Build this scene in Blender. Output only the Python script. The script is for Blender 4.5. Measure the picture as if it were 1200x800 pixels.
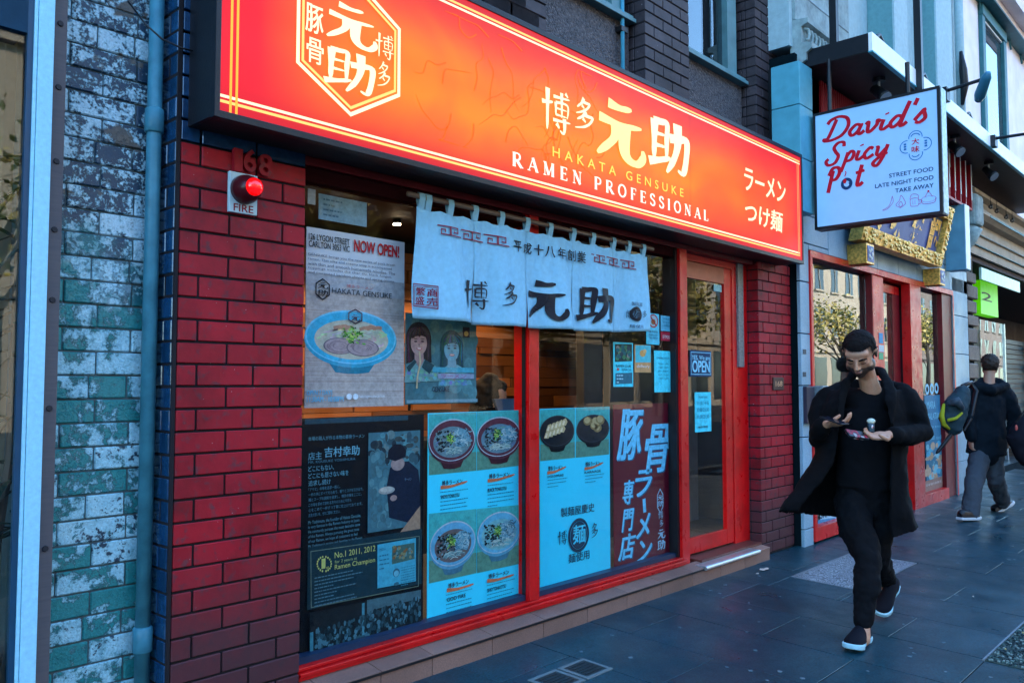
import bpy, bmesh, math, random
from mathutils import Vector, Matrix, Euler, noise
random.seed(7)
R = math.radians
S = bpy.context.scene
COL = S.collection
for o in list(bpy.data.objects): bpy.data.objects.remove(o)

# ------------------------------------------------------------------ camera, world, sun, exposure
FOC, PITCH, AZ, CAMH, CAMD = 965.0, math.atan(50/965.), math.atan(900/math.hypot(965, 50)), 1.45, 3.02
cam_d = bpy.data.cameras.new('camera'); cam = bpy.data.objects.new('camera', cam_d); COL.objects.link(cam)
cam_d.sensor_width = 36.0; cam_d.lens = 36.0*FOC/1200.0; cam_d.clip_start = .05; cam_d.clip_end = 600
cam.location = (0, -CAMD, CAMH)
fwd = Vector((math.cos(AZ)*math.cos(PITCH), math.sin(AZ)*math.cos(PITCH), math.sin(PITCH)))
cam.rotation_euler = fwd.to_track_quat('-Z', 'Y').to_euler()
S.camera = cam
SUN_EL, SUN_ROT = R(36), R(18)
W = bpy.data.worlds.new('World'); S.world = W; W.use_nodes = True
wn = W.node_tree; bg = wn.nodes['Background']
sky = wn.nodes.new('ShaderNodeTexSky'); sky.sky_type = 'NISHITA'; sky.sun_disc = False
sky.sun_elevation = SUN_EL; sky.sun_rotation = SUN_ROT; sky.ozone_density = .5; sky.air_density = 1.0; sky.dust_density = .4
tint = wn.nodes.new('ShaderNodeMix'); tint.data_type = 'RGBA'; tint.blend_type = 'MULTIPLY'; tint.inputs[0].default_value = 1; tint.inputs[7].default_value = (.72, .98, 1.12, 1)   # the photograph's cool white balance
wn.links.new(sky.outputs[0], tint.inputs[6]); wn.links.new(tint.outputs[2], bg.inputs[0]); bg.inputs[1].default_value = .15
sun_d = bpy.data.lights.new('sun', 'SUN'); sun_d.energy = 2.4; sun_d.angle = R(.5); sun_d.color = (1, .9, .76)
sun = bpy.data.objects.new('sun', sun_d); COL.objects.link(sun)
sdir = Vector((math.sin(SUN_ROT)*math.cos(SUN_EL), math.cos(SUN_ROT)*math.cos(SUN_EL), math.sin(SUN_EL)))
sun.rotation_euler = (-sdir).to_track_quat('-Z', 'Y').to_euler(); sun.location = (0, 0, 30)
S.view_settings.view_transform = 'Standard'; S.view_settings.look = 'None'
S.view_settings.exposure = 3.05; S.view_settings.gamma = 1.0
cy = S.cycles
cy.use_denoising = True; cy.max_bounces = 8; cy.diffuse_bounces = 3; cy.glossy_bounces = 4
cy.transparent_max_bounces = 12; cy.transmission_bounces = 4; cy.sample_clamp_indirect = 6
cy.caustics_reflective = False; cy.caustics_refractive = False

# ------------------------------------------------------------------ measuring helpers (photo pixel -> point on a known plane of the place)
UX, UY, RX_, RY_ = math.cos(AZ), math.sin(AZ), math.sin(AZ), -math.cos(AZ)
def ray(px, py):
    x = (px-600)/FOC; y = (400-py)/FOC
    fw = math.cos(PITCH)-y*math.sin(PITCH); up = math.sin(PITCH)+y*math.cos(PITCH)
    return (UX*fw+RX_*x, UY*fw+RY_*x, up)
def F(px, py, Y=0):
    d = ray(px, py); t = (Y+CAMD)/d[1]; return (d[0]*t, CAMH+d[2]*t)
def FX(px, Y=0, py=450): return F(px, py, Y)[0]
def FZ(px, py, Y=0): return F(px, py, Y)[1]
def XP(px, py, X):
    d = ray(px, py); t = X/d[0]; return (-CAMD+d[1]*t, CAMH+d[2]*t)
def AT(px, py, dep):
    d = ray(px, py); k = dep/(d[0]*UX+d[1]*UY); return Vector((d[0]*k, -CAMD+d[1]*k, CAMH+d[2]*k))
def GZ(Y): return .1+.035*Y

# ------------------------------------------------------------------ materials
def nt(name):
    m = bpy.data.materials.new(name); m.use_nodes = True
    t = m.node_tree; p = t.nodes['Principled BSDF']; return m, t, p
def N(t, ty, **kw):
    n = t.nodes.new(ty)
    for k, v in kw.items():
        if k.startswith('i_'): n.inputs[k[2:].replace('_', ' ')].default_value = v
        else: setattr(n, k, v)
    return n
def L(t, a, b): t.links.new(a, b)
def ramp(t, stops, src=None):
    r = N(t, 'ShaderNodeValToRGB'); e = r.color_ramp.elements
    while len(e) < len(stops): e.new(.5)
    for q, (p, c) in zip(e, stops):
        q.position = p; q.color = (c, c, c, 1) if isinstance(c, (int, float)) else (*c, 1)
    if src is not None: L(t, src, r.inputs[0])
    return r
def mixc(t, a, b, f, mode='MIX'):
    m = N(t, 'ShaderNodeMix', data_type='RGBA', blend_type=mode)
    for s, v in ((m.inputs[0], f), (m.inputs[6], a), (m.inputs[7], b)):
        if hasattr(v, 'links'): L(t, v, s)
        elif isinstance(v, (int, float)): s.default_value = v
        else: s.default_value = (*v, 1)
    return m.outputs[2]
def nz(t, scale, detail=4, vec=None, rough=.55, dist=0):
    n = N(t, 'ShaderNodeTexNoise'); n.inputs['Scale'].default_value = scale; n.inputs['Detail'].default_value = detail
    n.inputs['Roughness'].default_value = rough; n.inputs['Distortion'].default_value = dist
    if vec is not None: L(t, vec, n.inputs['Vector'])
    return n.outputs[0]
def pos(t): return N(t, 'ShaderNodeNewGeometry').outputs['Position']
def setb(t, p, h, strength=.3, dist=.01):
    b = N(t, 'ShaderNodeBump'); b.inputs['Strength'].default_value = strength; b.inputs['Distance'].default_value = dist
    L(t, h, b.inputs['Height']); L(t, b.outputs[0], p.inputs['Normal'])
MC = {}
def M(name, col, rough=.6, metal=0, var=.15, scale=9, bump=.15, bs=90, rnd=0, emit=None, es=1, spec=.28, coat=0):
    if name in MC: return MC[name]
    m, t, p = nt(name); P_ = pos(t)
    n = nz(t, scale, 6, P_)
    r = ramp(t, [(.25, 1-var), (.75, 1+var)], n)
    c = mixc(t, col, r.outputs[0], 1.0, 'MULTIPLY')
    if rnd:
        oi = N(t, 'ShaderNodeObjectInfo'); rr = ramp(t, [(0, 1-rnd), (1, 1+rnd)], oi.outputs['Random'])
        c = mixc(t, c, rr.outputs[0], 1.0, 'MULTIPLY')
    L(t, c, p.inputs['Base Color'])
    p.inputs['Roughness'].default_value = rough; p.inputs['Metallic'].default_value = metal
    p.inputs['Specular IOR Level'].default_value = spec; p.inputs['Coat Weight'].default_value = coat
    if bump: setb(t, p, nz(t, bs, 4, P_), bump, .004)
    if emit: p.inputs['Emission Color'].default_value = (*emit, 1); p.inputs['Emission Strength'].default_value = es
    MC[name] = m; return m
def ink(col, es=0, rough=.45):
    k = 'ink_%.3f_%.3f_%.3f_%.2f_%.2f' % (*col, es, rough)
    if k in MC: return MC[k]
    m, t, p = nt(k); p.inputs['Base Color'].default_value = (*col, 1); p.inputs['Roughness'].default_value = rough
    p.inputs['Specular IOR Level'].default_value = .08
    if not es: L(t, mixc(t, col, ramp(t, [(.3, .72), (.7, 1.25)], nz(t, 38, 6, pos(t), .75)).outputs[0], 1.0, 'MULTIPLY'), p.inputs['Base Color'])
    if es: p.inputs['Base Color'].default_value = (*[c*.3 for c in col], 1); p.inputs['Emission Color'].default_value = (*col, 1); p.inputs['Emission Strength'].default_value = es
    MC[k] = m; return m
def brick_mat(name, top, low, grime, zt=.85, rough=.62, rnd=.14):
    m, t, p = nt(name); P_ = pos(t)
    n1 = nz(t, 5, 6, P_); n2 = nz(t, 26, 6, P_); oi = N(t, 'ShaderNodeObjectInfo')
    c = mixc(t, top, low, ramp(t, [(.35, 0), (.8, 1)], n1).outputs[0])
    c = mixc(t, c, ramp(t, [(0, 1-rnd), (1, 1+rnd)], oi.outputs['Random']).outputs[0], 1.0, 'MULTIPLY')
    c = mixc(t, c, grime, ramp(t, [(.54, 0), (.68, .75)], n2).outputs[0]); n6 = nz(t, 70, 2, P_); c = mixc(t, c, (.35, .3, .32), ramp(t, [(.735, 0), (.75, .7)], n6).outputs[0]); n7 = nz(t, 2.2, 7, P_, .7); c = mixc(t, c, ramp(t, [(.32, .5), (.55, 1.12)], n7).outputs[0], 1.0, 'MULTIPLY')
    sx = N(t, 'ShaderNodeSeparateXYZ'); L(t, P_, sx.inputs[0])
    a = N(t, 'ShaderNodeMath', operation='MULTIPLY_ADD'); L(t, n1, a.inputs[0]); a.inputs[1].default_value = .5; L(t, sx.outputs[2], a.inputs[2])
    g = ramp(t, [(.0, .92), (.5, .88), (.78, 0), (1, 0)]);
    dv = N(t, 'ShaderNodeMath', operation='DIVIDE'); L(t, a.outputs[0], dv.inputs[0]); dv.inputs[1].default_value = zt*1.6; L(t, dv.outputs[0], g.inputs[0])
    c = mixc(t, c, (.05, .024, .03), g.outputs[0])
    L(t, c, p.inputs['Base Color']); p.inputs['Roughness'].default_value = rough
    p.inputs['Specular IOR Level'].default_value = .3; setb(t, p, n2, .35, .004); return m
def old_paint_mat():
    m, t, p = nt('peeling_painted_brick'); P_ = pos(t)
    sx = N(t, 'ShaderNodeSeparateXYZ'); L(t, P_, sx.inputs[0])
    n1 = nz(t, 10, 9, P_, .72, .1); n2 = nz(t, 15, 9, P_, .72, .1); n3 = nz(t, 5, 5, P_, .6, .2); n4 = nz(t, 120, 4, P_)
    oi = N(t, 'ShaderNodeObjectInfo')
    def sh(src, k):
        a_ = N(t, 'ShaderNodeMath', operation='MULTIPLY_ADD'); L(t, oi.outputs['Random'], a_.inputs[0]); a_.inputs[1].default_value = k; L(t, src, a_.inputs[2]); b_ = N(t, 'ShaderNodeMath', operation='SUBTRACT'); L(t, a_.outputs[0], b_.inputs[0]); b_.inputs[1].default_value = k/2; return b_.outputs[0]
    n5 = nz(t, 60, 6, P_, .75); ad5 = N(t, 'ShaderNodeMath', operation='MULTIPLY_ADD'); L(t, n5, ad5.inputs[0]); ad5.inputs[1].default_value = .55; L(t, n2, ad5.inputs[2]); mu5 = N(t, 'ShaderNodeMath', operation='MULTIPLY'); L(t, ad5.outputs[0], mu5.inputs[0]); mu5.inputs[1].default_value = 1/1.5; n2 = sh(mu5.outputs[0], .16); n1 = sh(n1, .2)
    up = ramp(t, [(0, (.006, .03, .075)), (.455, (.008, .05, .1)), (.475, (.012, .02, .03)), (.495, (.12, .24, .3)), (.53, (.34, .6, .7)), (.62, (.5, .74, .83)), (.7, (.2, .36, .42))], n2).outputs[0]
    up = mixc(t, up, (.1, .1, .09), ramp(t, [(.6, 0), (.63, 1)], n3).outputs[0])
    lo = ramp(t, [(0, (.01, .16, .17)), (.44, (.015, .25, .26)), (.475, (.02, .09, .1)), (.49, (.12, .34, .4)), (.53, (.3, .62, .72)), (.66, (.42, .74, .83)), (.7, (.03, .2, .24))], n1).outputs[0]
    lo = mixc(t, lo, (.01, .04, .07), ramp(t, [(.63, 0), (.66, 1)], n2).outputs[0])
    a = N(t, 'ShaderNodeMath', operation='MULTIPLY_ADD'); L(t, n3, a.inputs[0]); a.inputs[1].default_value = .9; L(t, sx.outputs[2], a.inputs[2])
    g = ramp(t, [(0, 0), (.67, 0), (.76, 1), (1, 1)]); dv = N(t, 'ShaderNodeMath', operation='DIVIDE'); L(t, a.outputs[0], dv.inputs[0]); dv.inputs[1].default_value = 3.2; L(t, dv.outputs[0], g.inputs[0])
    c = mixc(t, lo, up, g.outputs[0])
    c = mixc(t, c, ramp(t, [(.3, .75), (.7, 1.15)], n4).outputs[0], 1.0, 'MULTIPLY')
    L(t, c, p.inputs['Base Color']); p.inputs['Roughness'].default_value = .45
    ad = N(t, 'ShaderNodeMath', operation='ADD'); L(t, ramp(t, [(.49, 0), (.52, 1)], n2).outputs[0], ad.inputs[0]); L(t, n4, ad.inputs[1])
    setb(t, p, ad.outputs[0], .5, .004); return m
def glass_mat(name, tint=(.93, .97, 1), ior=1.5, extra=0.0):
    m = bpy.data.materials.new(name); m.use_nodes = True; t = m.node_tree; t.nodes.clear()
    o = N(t, 'ShaderNodeOutputMaterial'); mx = N(t, 'ShaderNodeMixShader'); tr = N(t, 'ShaderNodeBsdfTransparent'); gl = N(t, 'ShaderNodeBsdfGlossy')
    tr.inputs[0].default_value = (*tint, 1); gl.inputs['Roughness'].default_value = 0.0
    fr = N(t, 'ShaderNodeLayerWeight'); fr.inputs[0].default_value = .5
    pw_ = N(t, 'ShaderNodeMath', operation='POWER'); L(t, fr.outputs['Facing'], pw_.inputs[0]); pw_.inputs[1].default_value = 4.5
    a = N(t, 'ShaderNodeMath', operation='MULTIPLY_ADD', use_clamp=True); L(t, pw_.outputs[0], a.inputs[0]); a.inputs[1].default_value = .8; a.inputs[2].default_value = .005+extra
    bp = N(t, 'ShaderNodeBump'); bp.inputs['Strength'].default_value = .02; bp.inputs['Distance'].default_value = .02
    L(t, nz(t, 2.5, 1, pos(t)), bp.inputs['Height']); L(t, bp.outputs[0], gl.inputs['Normal'])
    L(t, a.outputs[0], mx.inputs[0]); L(t, tr.outputs[0], mx.inputs[1]); L(t, gl.outputs[0], mx.inputs[2]); L(t, mx.outputs[0], o.inputs[0])
    return m
def sign_face_mat(x0, x1, z0, z1):
    m, t, p = nt('backlit_orange_vinyl'); P_ = pos(t)
    sx = N(t, 'ShaderNodeSeparateXYZ'); L(t, P_, sx.inputs[0])
    def mr(s, a, b):
        q = N(t, 'ShaderNodeMapRange'); L(t, s, q.inputs[0]); q.inputs[1].default_value = a; q.inputs[2].default_value = b; return q.outputs[0]
    u = mr(sx.outputs[0], x0, x1); v = mr(sx.outputs[2], z0, z1)
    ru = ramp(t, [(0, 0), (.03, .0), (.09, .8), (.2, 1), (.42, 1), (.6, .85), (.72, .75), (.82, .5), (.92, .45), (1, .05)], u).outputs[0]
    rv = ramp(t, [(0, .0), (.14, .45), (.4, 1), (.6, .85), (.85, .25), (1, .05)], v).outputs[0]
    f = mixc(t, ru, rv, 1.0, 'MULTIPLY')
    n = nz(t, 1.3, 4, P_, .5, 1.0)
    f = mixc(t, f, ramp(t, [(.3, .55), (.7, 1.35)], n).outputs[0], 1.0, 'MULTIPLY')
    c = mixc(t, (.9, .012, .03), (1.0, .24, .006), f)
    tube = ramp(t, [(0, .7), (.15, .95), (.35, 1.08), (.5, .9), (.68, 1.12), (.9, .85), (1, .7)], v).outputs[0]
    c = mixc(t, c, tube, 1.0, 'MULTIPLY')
    seam = ramp(t, [(0, 1), (.328, 1), (.3285, .75), (.330, .75), (.3305, 1), (.655, 1), (.6555, .8), (.657, .8), (.6575, 1)], u).outputs[0]
    c = mixc(t, c, seam, 1.0, 'MULTIPLY')
    L(t, c, p.inputs['Emission Color']); p.inputs['Emission Strength'].default_value = SIGN_E
    p.inputs['Base Color'].default_value = (.06, .006, .004, 1); p.inputs['Roughness'].default_value = .5; p.inputs['Specular IOR Level'].default_value = .15
    return m
SIGN_E = .14
def pebble_mat():
    m, t, p = nt('pebble_dash'); P_ = pos(t)
    v = N(t, 'ShaderNodeTexVoronoi'); v.inputs['Scale'].default_value = 70; L(t, P_, v.inputs['Vector'])
    c = mixc(t, (.02, .02, .025), (.12, .105, .11), v.outputs['Color'])
    L(t, c, p.inputs['Base Color']); p.inputs['Roughness'].default_value = .7; setb(t, p, v.outputs['Distance'], .8, -.01); return m
def stone_mat(name, a, b, sc=140, rough=.5, rnd=.1):
    m, t, p = nt(name); P_ = pos(t)
    n = nz(t, sc, 5, P_, .7); n2 = nz(t, 2.2, 5, P_); oi = N(t, 'ShaderNodeObjectInfo')
    c = mixc(t, a, b, ramp(t, [(.38, 0), (.62, 1)], n).outputs[0])
    c = mixc(t, c, ramp(t, [(.3, .8), (.7, 1.15)], n2).outputs[0], 1.0, 'MULTIPLY')
    c = mixc(t, c, ramp(t, [(0, 1-rnd), (1, 1+rnd)], oi.outputs['Random']).outputs[0], 1.0, 'MULTIPLY')
    L(t, c, p.inputs['Base Color']); p.inputs['Roughness'].default_value = rough; p.inputs['Specular IOR Level'].default_value = .3
    L(t, ramp(t, [(.3, max(.05, rough-.14)), (.7, rough+.16)], nz(t, 3.1, 6, P_, .6)).outputs[0], p.inputs['Roughness'])
    setb(t, p, n, .25, .003); return m
def worm_mat():
    m, t, p = nt('worn_tactile_cover'); P_ = pos(t)
    w = N(t, 'ShaderNodeTexNoise'); w.inputs['Scale'].default_value = 13; w.inputs['Detail'].default_value = 1; w.inputs['Distortion'].default_value = .6; L(t, P_, w.inputs['Vector'])
    s = N(t, 'ShaderNodeMath', operation='SINE'); mu = N(t, 'ShaderNodeMath', operation='MULTIPLY'); L(t, w.outputs[0], mu.inputs[0]); mu.inputs[1].default_value = 75; L(t, mu.outputs[0], s.inputs[0])
    r = ramp(t, [(.0, 0), (.25, 1)], s.outputs[0])
    c = mixc(t, (.03, .05, .07), (.3, .36, .4), r.outputs[0]); L(t, c, p.inputs['Base Color']); p.inputs['Roughness'].default_value = .4
    setb(t, p, r.outputs[0], .6, .004); return m
def wood_mat(name, a, b, rnd=.35, rough=.5):
    m, t, p = nt(name); P_ = pos(t); mp = N(t, 'ShaderNodeMapping'); mp.inputs['Scale'].default_value = (3, 3, 45); L(t, P_, mp.inputs[0])
    n = nz(t, 2, 6, mp.outputs[0], .6, .5); oi = N(t, 'ShaderNodeObjectInfo')
    c = mixc(t, a, b, n); c = mixc(t, c, ramp(t, [(0, 1-rnd), (1, 1+rnd)], oi.outputs['Random']).outputs[0], 1.0, 'MULTIPLY')
    L(t, c, p.inputs['Base Color']); p.inputs['Roughness'].default_value = rough; setb(t, p, n, .2, .003); return m

m_red = brick_mat('red_painted_brick', (.33, .004, .014), (.22, .002, .012), (.09, .03, .04))
m_dark = brick_mat('brown_black_brick', (.055, .042, .048), (.04, .03, .036), (.03, .025, .03), zt=.01)
m_blue = M('glossy_dark_blue_paint', (.008, .045, .11), .18, var=.4, scale=25, bump=.5, bs=30, rnd=.25, coat=.5)
m_mort = M('dark_mortar', (.012, .01, .013), .9)
m_mortg = M('grey_mortar', (.08, .12, .13), .9)
m_old = old_paint_mat()
m_pipe = M('pale_blue_painted_pipe', (.05, .22, .3), .4, var=.35, scale=12, bump=.2)
m_frame_blue = M('pale_blue_steel', (.32, .68, .86), .4, var=.12, scale=60, bump=.15, bs=200)
m_frame_navy = M('navy_steel', (.01, .06, .12), .35)
m_timber = wood_mat('weathered_timber', (.05, .05, .06), (.11, .095, .1), .1, .7)
m_redp, _t, _p = nt('worn_red_gloss_paint'); _P = pos(_t)
_c = mixc(_t, (.62, .003, .005), ramp(_t, [(.3, .62), (.6, 1.08)], nz(_t, 3.2, 8, _P, .7)).outputs[0], 1.0, 'MULTIPLY')
_c = mixc(_t, _c, (.12, .03, .03), ramp(_t, [(.68, 0), (.76, .7)], nz(_t, 22, 8, _P, .75)).outputs[0]); _c = mixc(_t, _c, (.6, .3, .28), ramp(_t, [(.745, 0), (.78, .5)], nz(_t, 48, 4, _P, .6)).outputs[0])
L(_t, _c, _p.inputs['Base Color']); L(_t, ramp(_t, [(.3, .22), (.7, .5)], nz(_t, 9, 6, _P)).outputs[0], _p.inputs['Roughness']); _p.inputs['Specular IOR Level'].default_value = .4; setb(_t, _p, nz(_t, 60, 5, _P), .12, .004)
m_redd = M('dark_red_paint', (.16, .004, .01), .4, var=.2)
m_black = M('black_metal', (.008, .01, .014), .4, var=.3)
m_bk2 = M('black_plastic', (.012, .013, .016), .3)
m_tile = stone_mat('brown_step_tile', (.3, .165, .125), (.18, .105, .085), 190, .5)
m_blst = stone_mat('bluestone_paver', (.008, .062, .088), (.002, .012, .018), 95, .38, .14)
m_joint = M('paver_joint', (.003, .009, .012), .9, spec=.05)
m_gran = stone_mat('grey_granite_cladding', (.3, .46, .56), (.17, .29, .38), 230, .45, .08)
m_alu = M('aluminium', (.55, .6, .65), .3, .8, var=.1)
m_galv = M('galvanised_steel', (.2, .24, .27), .45, .5, var=.4, scale=60)
m_glass = glass_mat('window_glass', (.98, .99, 1), 1.5, .0)
m_glassd = glass_mat('reflective_glass', (.6, .66, .68), 1.9, .12)
m_glassn = glass_mat('neighbour_glass', (.9, .95, .95), 1.5, .03); m_peb = pebble_mat(); m_worm = worm_mat()
m_wood = wood_mat('interior_timber', (.42, .15, .04), (.2, .07, .02), .6)
m_teal = M('teal_render', (.13, .3, .32), .7, var=.12, scale=30, bump=.4, bs=80)
m_teal2 = M('pale_teal_render', (.36, .5, .53), .7, var=.12, scale=20, bump=.4, bs=80)
m_pink = M('pale_pink_render', (.9, .78, .78), .8, var=.12, scale=3, bump=.3, bs=60)
m_cream = M('cream_stone', (.42, .34, .25), .7, var=.15, scale=6, bump=.3)
m_brown = stone_mat('brown_sandstone', (.2, .15, .12), (.1, .08, .07), 60, .7, .2)
m_white = M('white_fascia', (.92, .94, .95), .4, var=.05)
m_cloth = M('noren_cotton', (.27, .57, .75), .95, var=.1, scale=40, bump=.5, bs=500)
m_char = M('charcoal_interior', (.03, .032, .036), .7)
m_grey = M('grey_interior', (.14, .15, .15), .8)

# ------------------------------------------------------------------ mesh building
class MB:
    def __init__(s): s.v = []; s.f = []; s.mi = []; s.mats = []
    def mat(s, m):
        if m not in s.mats: s.mats.append(m)
        return s.mats.index(m)
    def add(s, vs, fs, m):
        k = s.mat(m); b = len(s.v); s.v += [tuple(q) for q in vs]; s.f += [tuple(b+i for i in f) for f in fs]; s.mi += [k]*len(fs)
    def box(s, x0, x1, y0, y1, z0, z1, m):
        s.add([(x0,y0,z0),(x1,y0,z0),(x1,y1,z0),(x0,y1,z0),(x0,y0,z1),(x1,y0,z1),(x1,y1,z1),(x0,y1,z1)],
              [(3,2,1,0),(4,5,6,7),(0,1,5,4),(1,2,6,5),(2,3,7,6),(3,0,4,7)], m)
    def prism(s, pts, a, b, m, axis='x'):      # pts 2D (y,z) for axis x, (x,z) for axis y, (x,y) for z
        n = len(pts)
        mk = {'x': lambda q, c: (c, q[0], q[1]), 'y': lambda q, c: (q[0], c, q[1]), 'z': lambda q, c: (q[0], q[1], c)}[axis]
        s.add([mk(q, a) for q in pts]+[mk(q, b) for q in pts], [tuple(range(n)), tuple(range(2*n-1, n-1, -1))]+[(i, i+n, (i+1) % n+n, (i+1) % n) for i in range(n)], m)
    def tube(s, pts, rad, m, n=10, cap=True, up0=None):
        pts = [Vector(p) for p in pts]; rad = rad if isinstance(rad, (list, tuple)) else [rad]*len(pts)
        rings = []; up = None
        for i, p in enumerate(pts):
            d = (pts[min(i+1, len(pts)-1)]-pts[max(i-1, 0)]).normalized()
            if up is None: up = up0.copy() if up0 is not None and abs(d.dot(up0)) < .93 else Vector((0, 0, 1)) if abs(d.z) < .9 else Vector((1, 0, 0))
            a = d.cross(up).normalized(); up = a.cross(d).normalized()
            r = rad[i]; r1, r2 = r if isinstance(r, (tuple, list)) else (r, r)
            rings.append([p+a*math.cos(2*math.pi*k/n)*r1+up*math.sin(2*math.pi*k/n)*r2 for k in range(n)])
        vs = [q for rg in rings for q in rg]; fs = []
        for i in range(len(rings)-1):
            for k in range(n): fs.append((i*n+k, i*n+(k+1) % n, (i+1)*n+(k+1) % n, (i+1)*n+k))
        if cap: fs.append(tuple(range(n-1, -1, -1))); fs.append(tuple((len(rings)-1)*n+k for k in range(n)))
        s.add(vs, fs, m)
    def ball(s, c, r, m, M3=None, nu=16, nv=10):
        r = r if isinstance(r, (tuple, list)) else (r, r, r); c = Vector(c); M3 = M3 or Matrix.Identity(3); vs = []; fs = []
        vs.append(c+M3@Vector((0, 0, r[2])))
        for j in range(1, nv):
            th = math.pi*j/nv
            for i in range(nu):
                ph = 2*math.pi*i/nu; vs.append(c+M3@Vector((r[0]*math.sin(th)*math.cos(ph), r[1]*math.sin(th)*math.sin(ph), r[2]*math.cos(th))))
        vs.append(c+M3@Vector((0, 0, -r[2])))
        for i in range(nu): fs.append((0, 1+i, 1+(i+1) % nu))
        for j in range(nv-2):
            for i in range(nu): fs.append((1+j*nu+i, 1+(j+1)*nu+i, 1+(j+1)*nu+(i+1) % nu, 1+j*nu+(i+1) % nu))
        e = len(vs)-1; b = 1+(nv-2)*nu
        for i in range(nu): fs.append((e, b+(i+1) % nu, b+i))
        s.add(vs, fs, m)
    def cone(s, c, n, r0, r1, h, m, k=20):
        c = Vector(c); n = Vector(n).normalized(); s.tube([c, c+n*h], [r0, r1], m, k)
    def mesh(s, name, off=(0, 0, 0)):
        me = bpy.data.meshes.new(name); me.from_pydata([(a-off[0], b-off[1], c-off[2]) for a, b, c in s.v], [], s.f)
        for m in s.mats: me.materials.append(m)
        me.polygons.foreach_set('material_index', s.mi); me.update(); return me
    def build(s, name, parent=None, label=None, cat=None, group=None, kind=None, smooth=False, bevel=0, loc=None):
        off = root_loc(parent) if parent is not None else (Vector(loc) if loc is not None else Vector((0, 0, 0)))
        if parent is None and loc is None and s.v:
            off = Vector(((min(v[0] for v in s.v)+max(v[0] for v in s.v))/2, (min(v[1] for v in s.v)+max(v[1] for v in s.v))/2, min(v[2] for v in s.v)))
        o = bpy.data.objects.new(name, s.mesh(name, off)); COL.objects.link(o)
        if parent is not None: o.parent = parent
        else: o.location = off
        if smooth:
            for p in o.data.polygons: p.use_smooth = True
        if bevel:
            b = o.modifiers.new('bevel', 'BEVEL'); b.width = bevel; b.segments = 2; b.limit_method = 'ANGLE'
        tag(o, label, cat, group, kind); return o
def root_loc(o):
    while o.parent: o = o.parent
    return o.location
def tag(o, label=None, cat=None, group=None, kind=None):
    for k, v in (('label', label), ('category', cat), ('group', group), ('kind', kind)):
        if v: o[k] = v
    return o
def thing(name, label, cat, loc=(0, 0, 0), group=None, kind=None):
    o = bpy.data.objects.new(name, None); COL.objects.link(o); o.location = loc; o.empty_display_size = .1
    return tag(o, label, cat, group, kind)
def B(name, parent, m, *boxes, bevel=0, **kw):
    q = MB()
    for b in boxes: q.box(*b, m)
    return q.build(name, parent, bevel=bevel, **kw)
BRK = {}
def brick_mesh(w, d, h, m, ch=.003):
    k = (round(w, 3), round(d, 3), round(h, 3), m.name, ch)
    if k in BRK: return BRK[k]
    bm = bmesh.new(); bmesh.ops.create_cube(bm, size=1)
    for v in bm.verts: v.co = Vector((v.co.x*w, v.co.y*d, v.co.z*h))
    bmesh.ops.bevel(bm, geom=bm.edges[:], offset=ch, segments=1, affect='EDGES')
    me = bpy.data.meshes.new('brick'); bm.to_mesh(me); bm.free(); me.materials.append(m); BRK[k] = me; return me
def place(me, name, parent, c, rot=(0, 0, 0), world=True):
    o = bpy.data.objects.new(name, me); COL.objects.link(o); o.parent = parent
    o.location = Vector(c)-root_loc(parent); o.rotation_euler = rot; return o
def bricks(parent, x0, x1, z0, nrow, y, m, joints, course=.0848, depth=.09, gap=.009, side=False, flip=0, jit=.0015, name='brick'):
    """rows of bricks; joints = two lists of joint positions (alternate rows); side=True lays them along Y at plane x=y"""
    for r in range(nrow):
        js = [x0]+[j for j in joints[(r+flip) % 2] if x0 < j < x1]+[x1]
        for a, b in zip(js, js[1:]):
            w = b-a-gap
            if w < .01: continue
            me = brick_mesh(w, depth, course-gap, m); zc = z0+course*(r+.5); jy = random.uniform(-jit, jit)
            if side: place(me, name, parent, (y+depth/2+jy, (a+b)/2, zc), (0, 0, R(90)))
            else: place(me, name, parent, ((a+b)/2, y+depth/2+jy, zc), (random.uniform(-.01, .01), random.uniform(-.003, .003), random.uniform(-.006, .006)))

# ------------------------------------------------------------------ writing and flat print
TXT = {}
def text_geo(s, bold=0.0, shear=0.0, sp=1.0):
    k = (s, bold, shear, sp)
    if k in TXT: return TXT[k]
    cu = bpy.data.curves.new('t', 'FONT'); cu.body = s; cu.size = 1; cu.offset = bold; cu.shear = shear; cu.resolution_u = 3; cu.fill_mode = 'FRONT'; cu.space_character = sp
    ob = bpy.data.objects.new('t', cu); me = bpy.data.meshes.new_from_object(ob)
    vs = [(v.co.x, v.co.y) for v in me.vertices]; fs = [tuple(p.vertices) for p in me.polygons]
    bpy.data.objects.remove(ob); bpy.data.curves.remove(cu); bpy.data.meshes.remove(me)
    TXT[k] = (vs, fs); return TXT[k]
def crom(P, n=7):
    if len(P) < 3: return [(P[0][0]+(P[1][0]-P[0][0])*i/4, P[0][1]+(P[1][1]-P[0][1])*i/4) for i in range(5)]
    Q = [P[0]]+list(P)+[P[-1]]; out = []
    for i in range(1, len(Q)-2):
        for j in range(n):
            t = j/n; out.append(tuple(.5*((2*Q[i][c])+(-Q[i-1][c]+Q[i+1][c])*t+(2*Q[i-1][c]-5*Q[i][c]+4*Q[i+1][c]-Q[i+2][c])*t*t+(-Q[i-1][c]+3*Q[i][c]-3*Q[i+1][c]+Q[i+2][c])*t**3) for c in (0, 1)))
    out.append(tuple(P[-1])); return out
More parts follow.
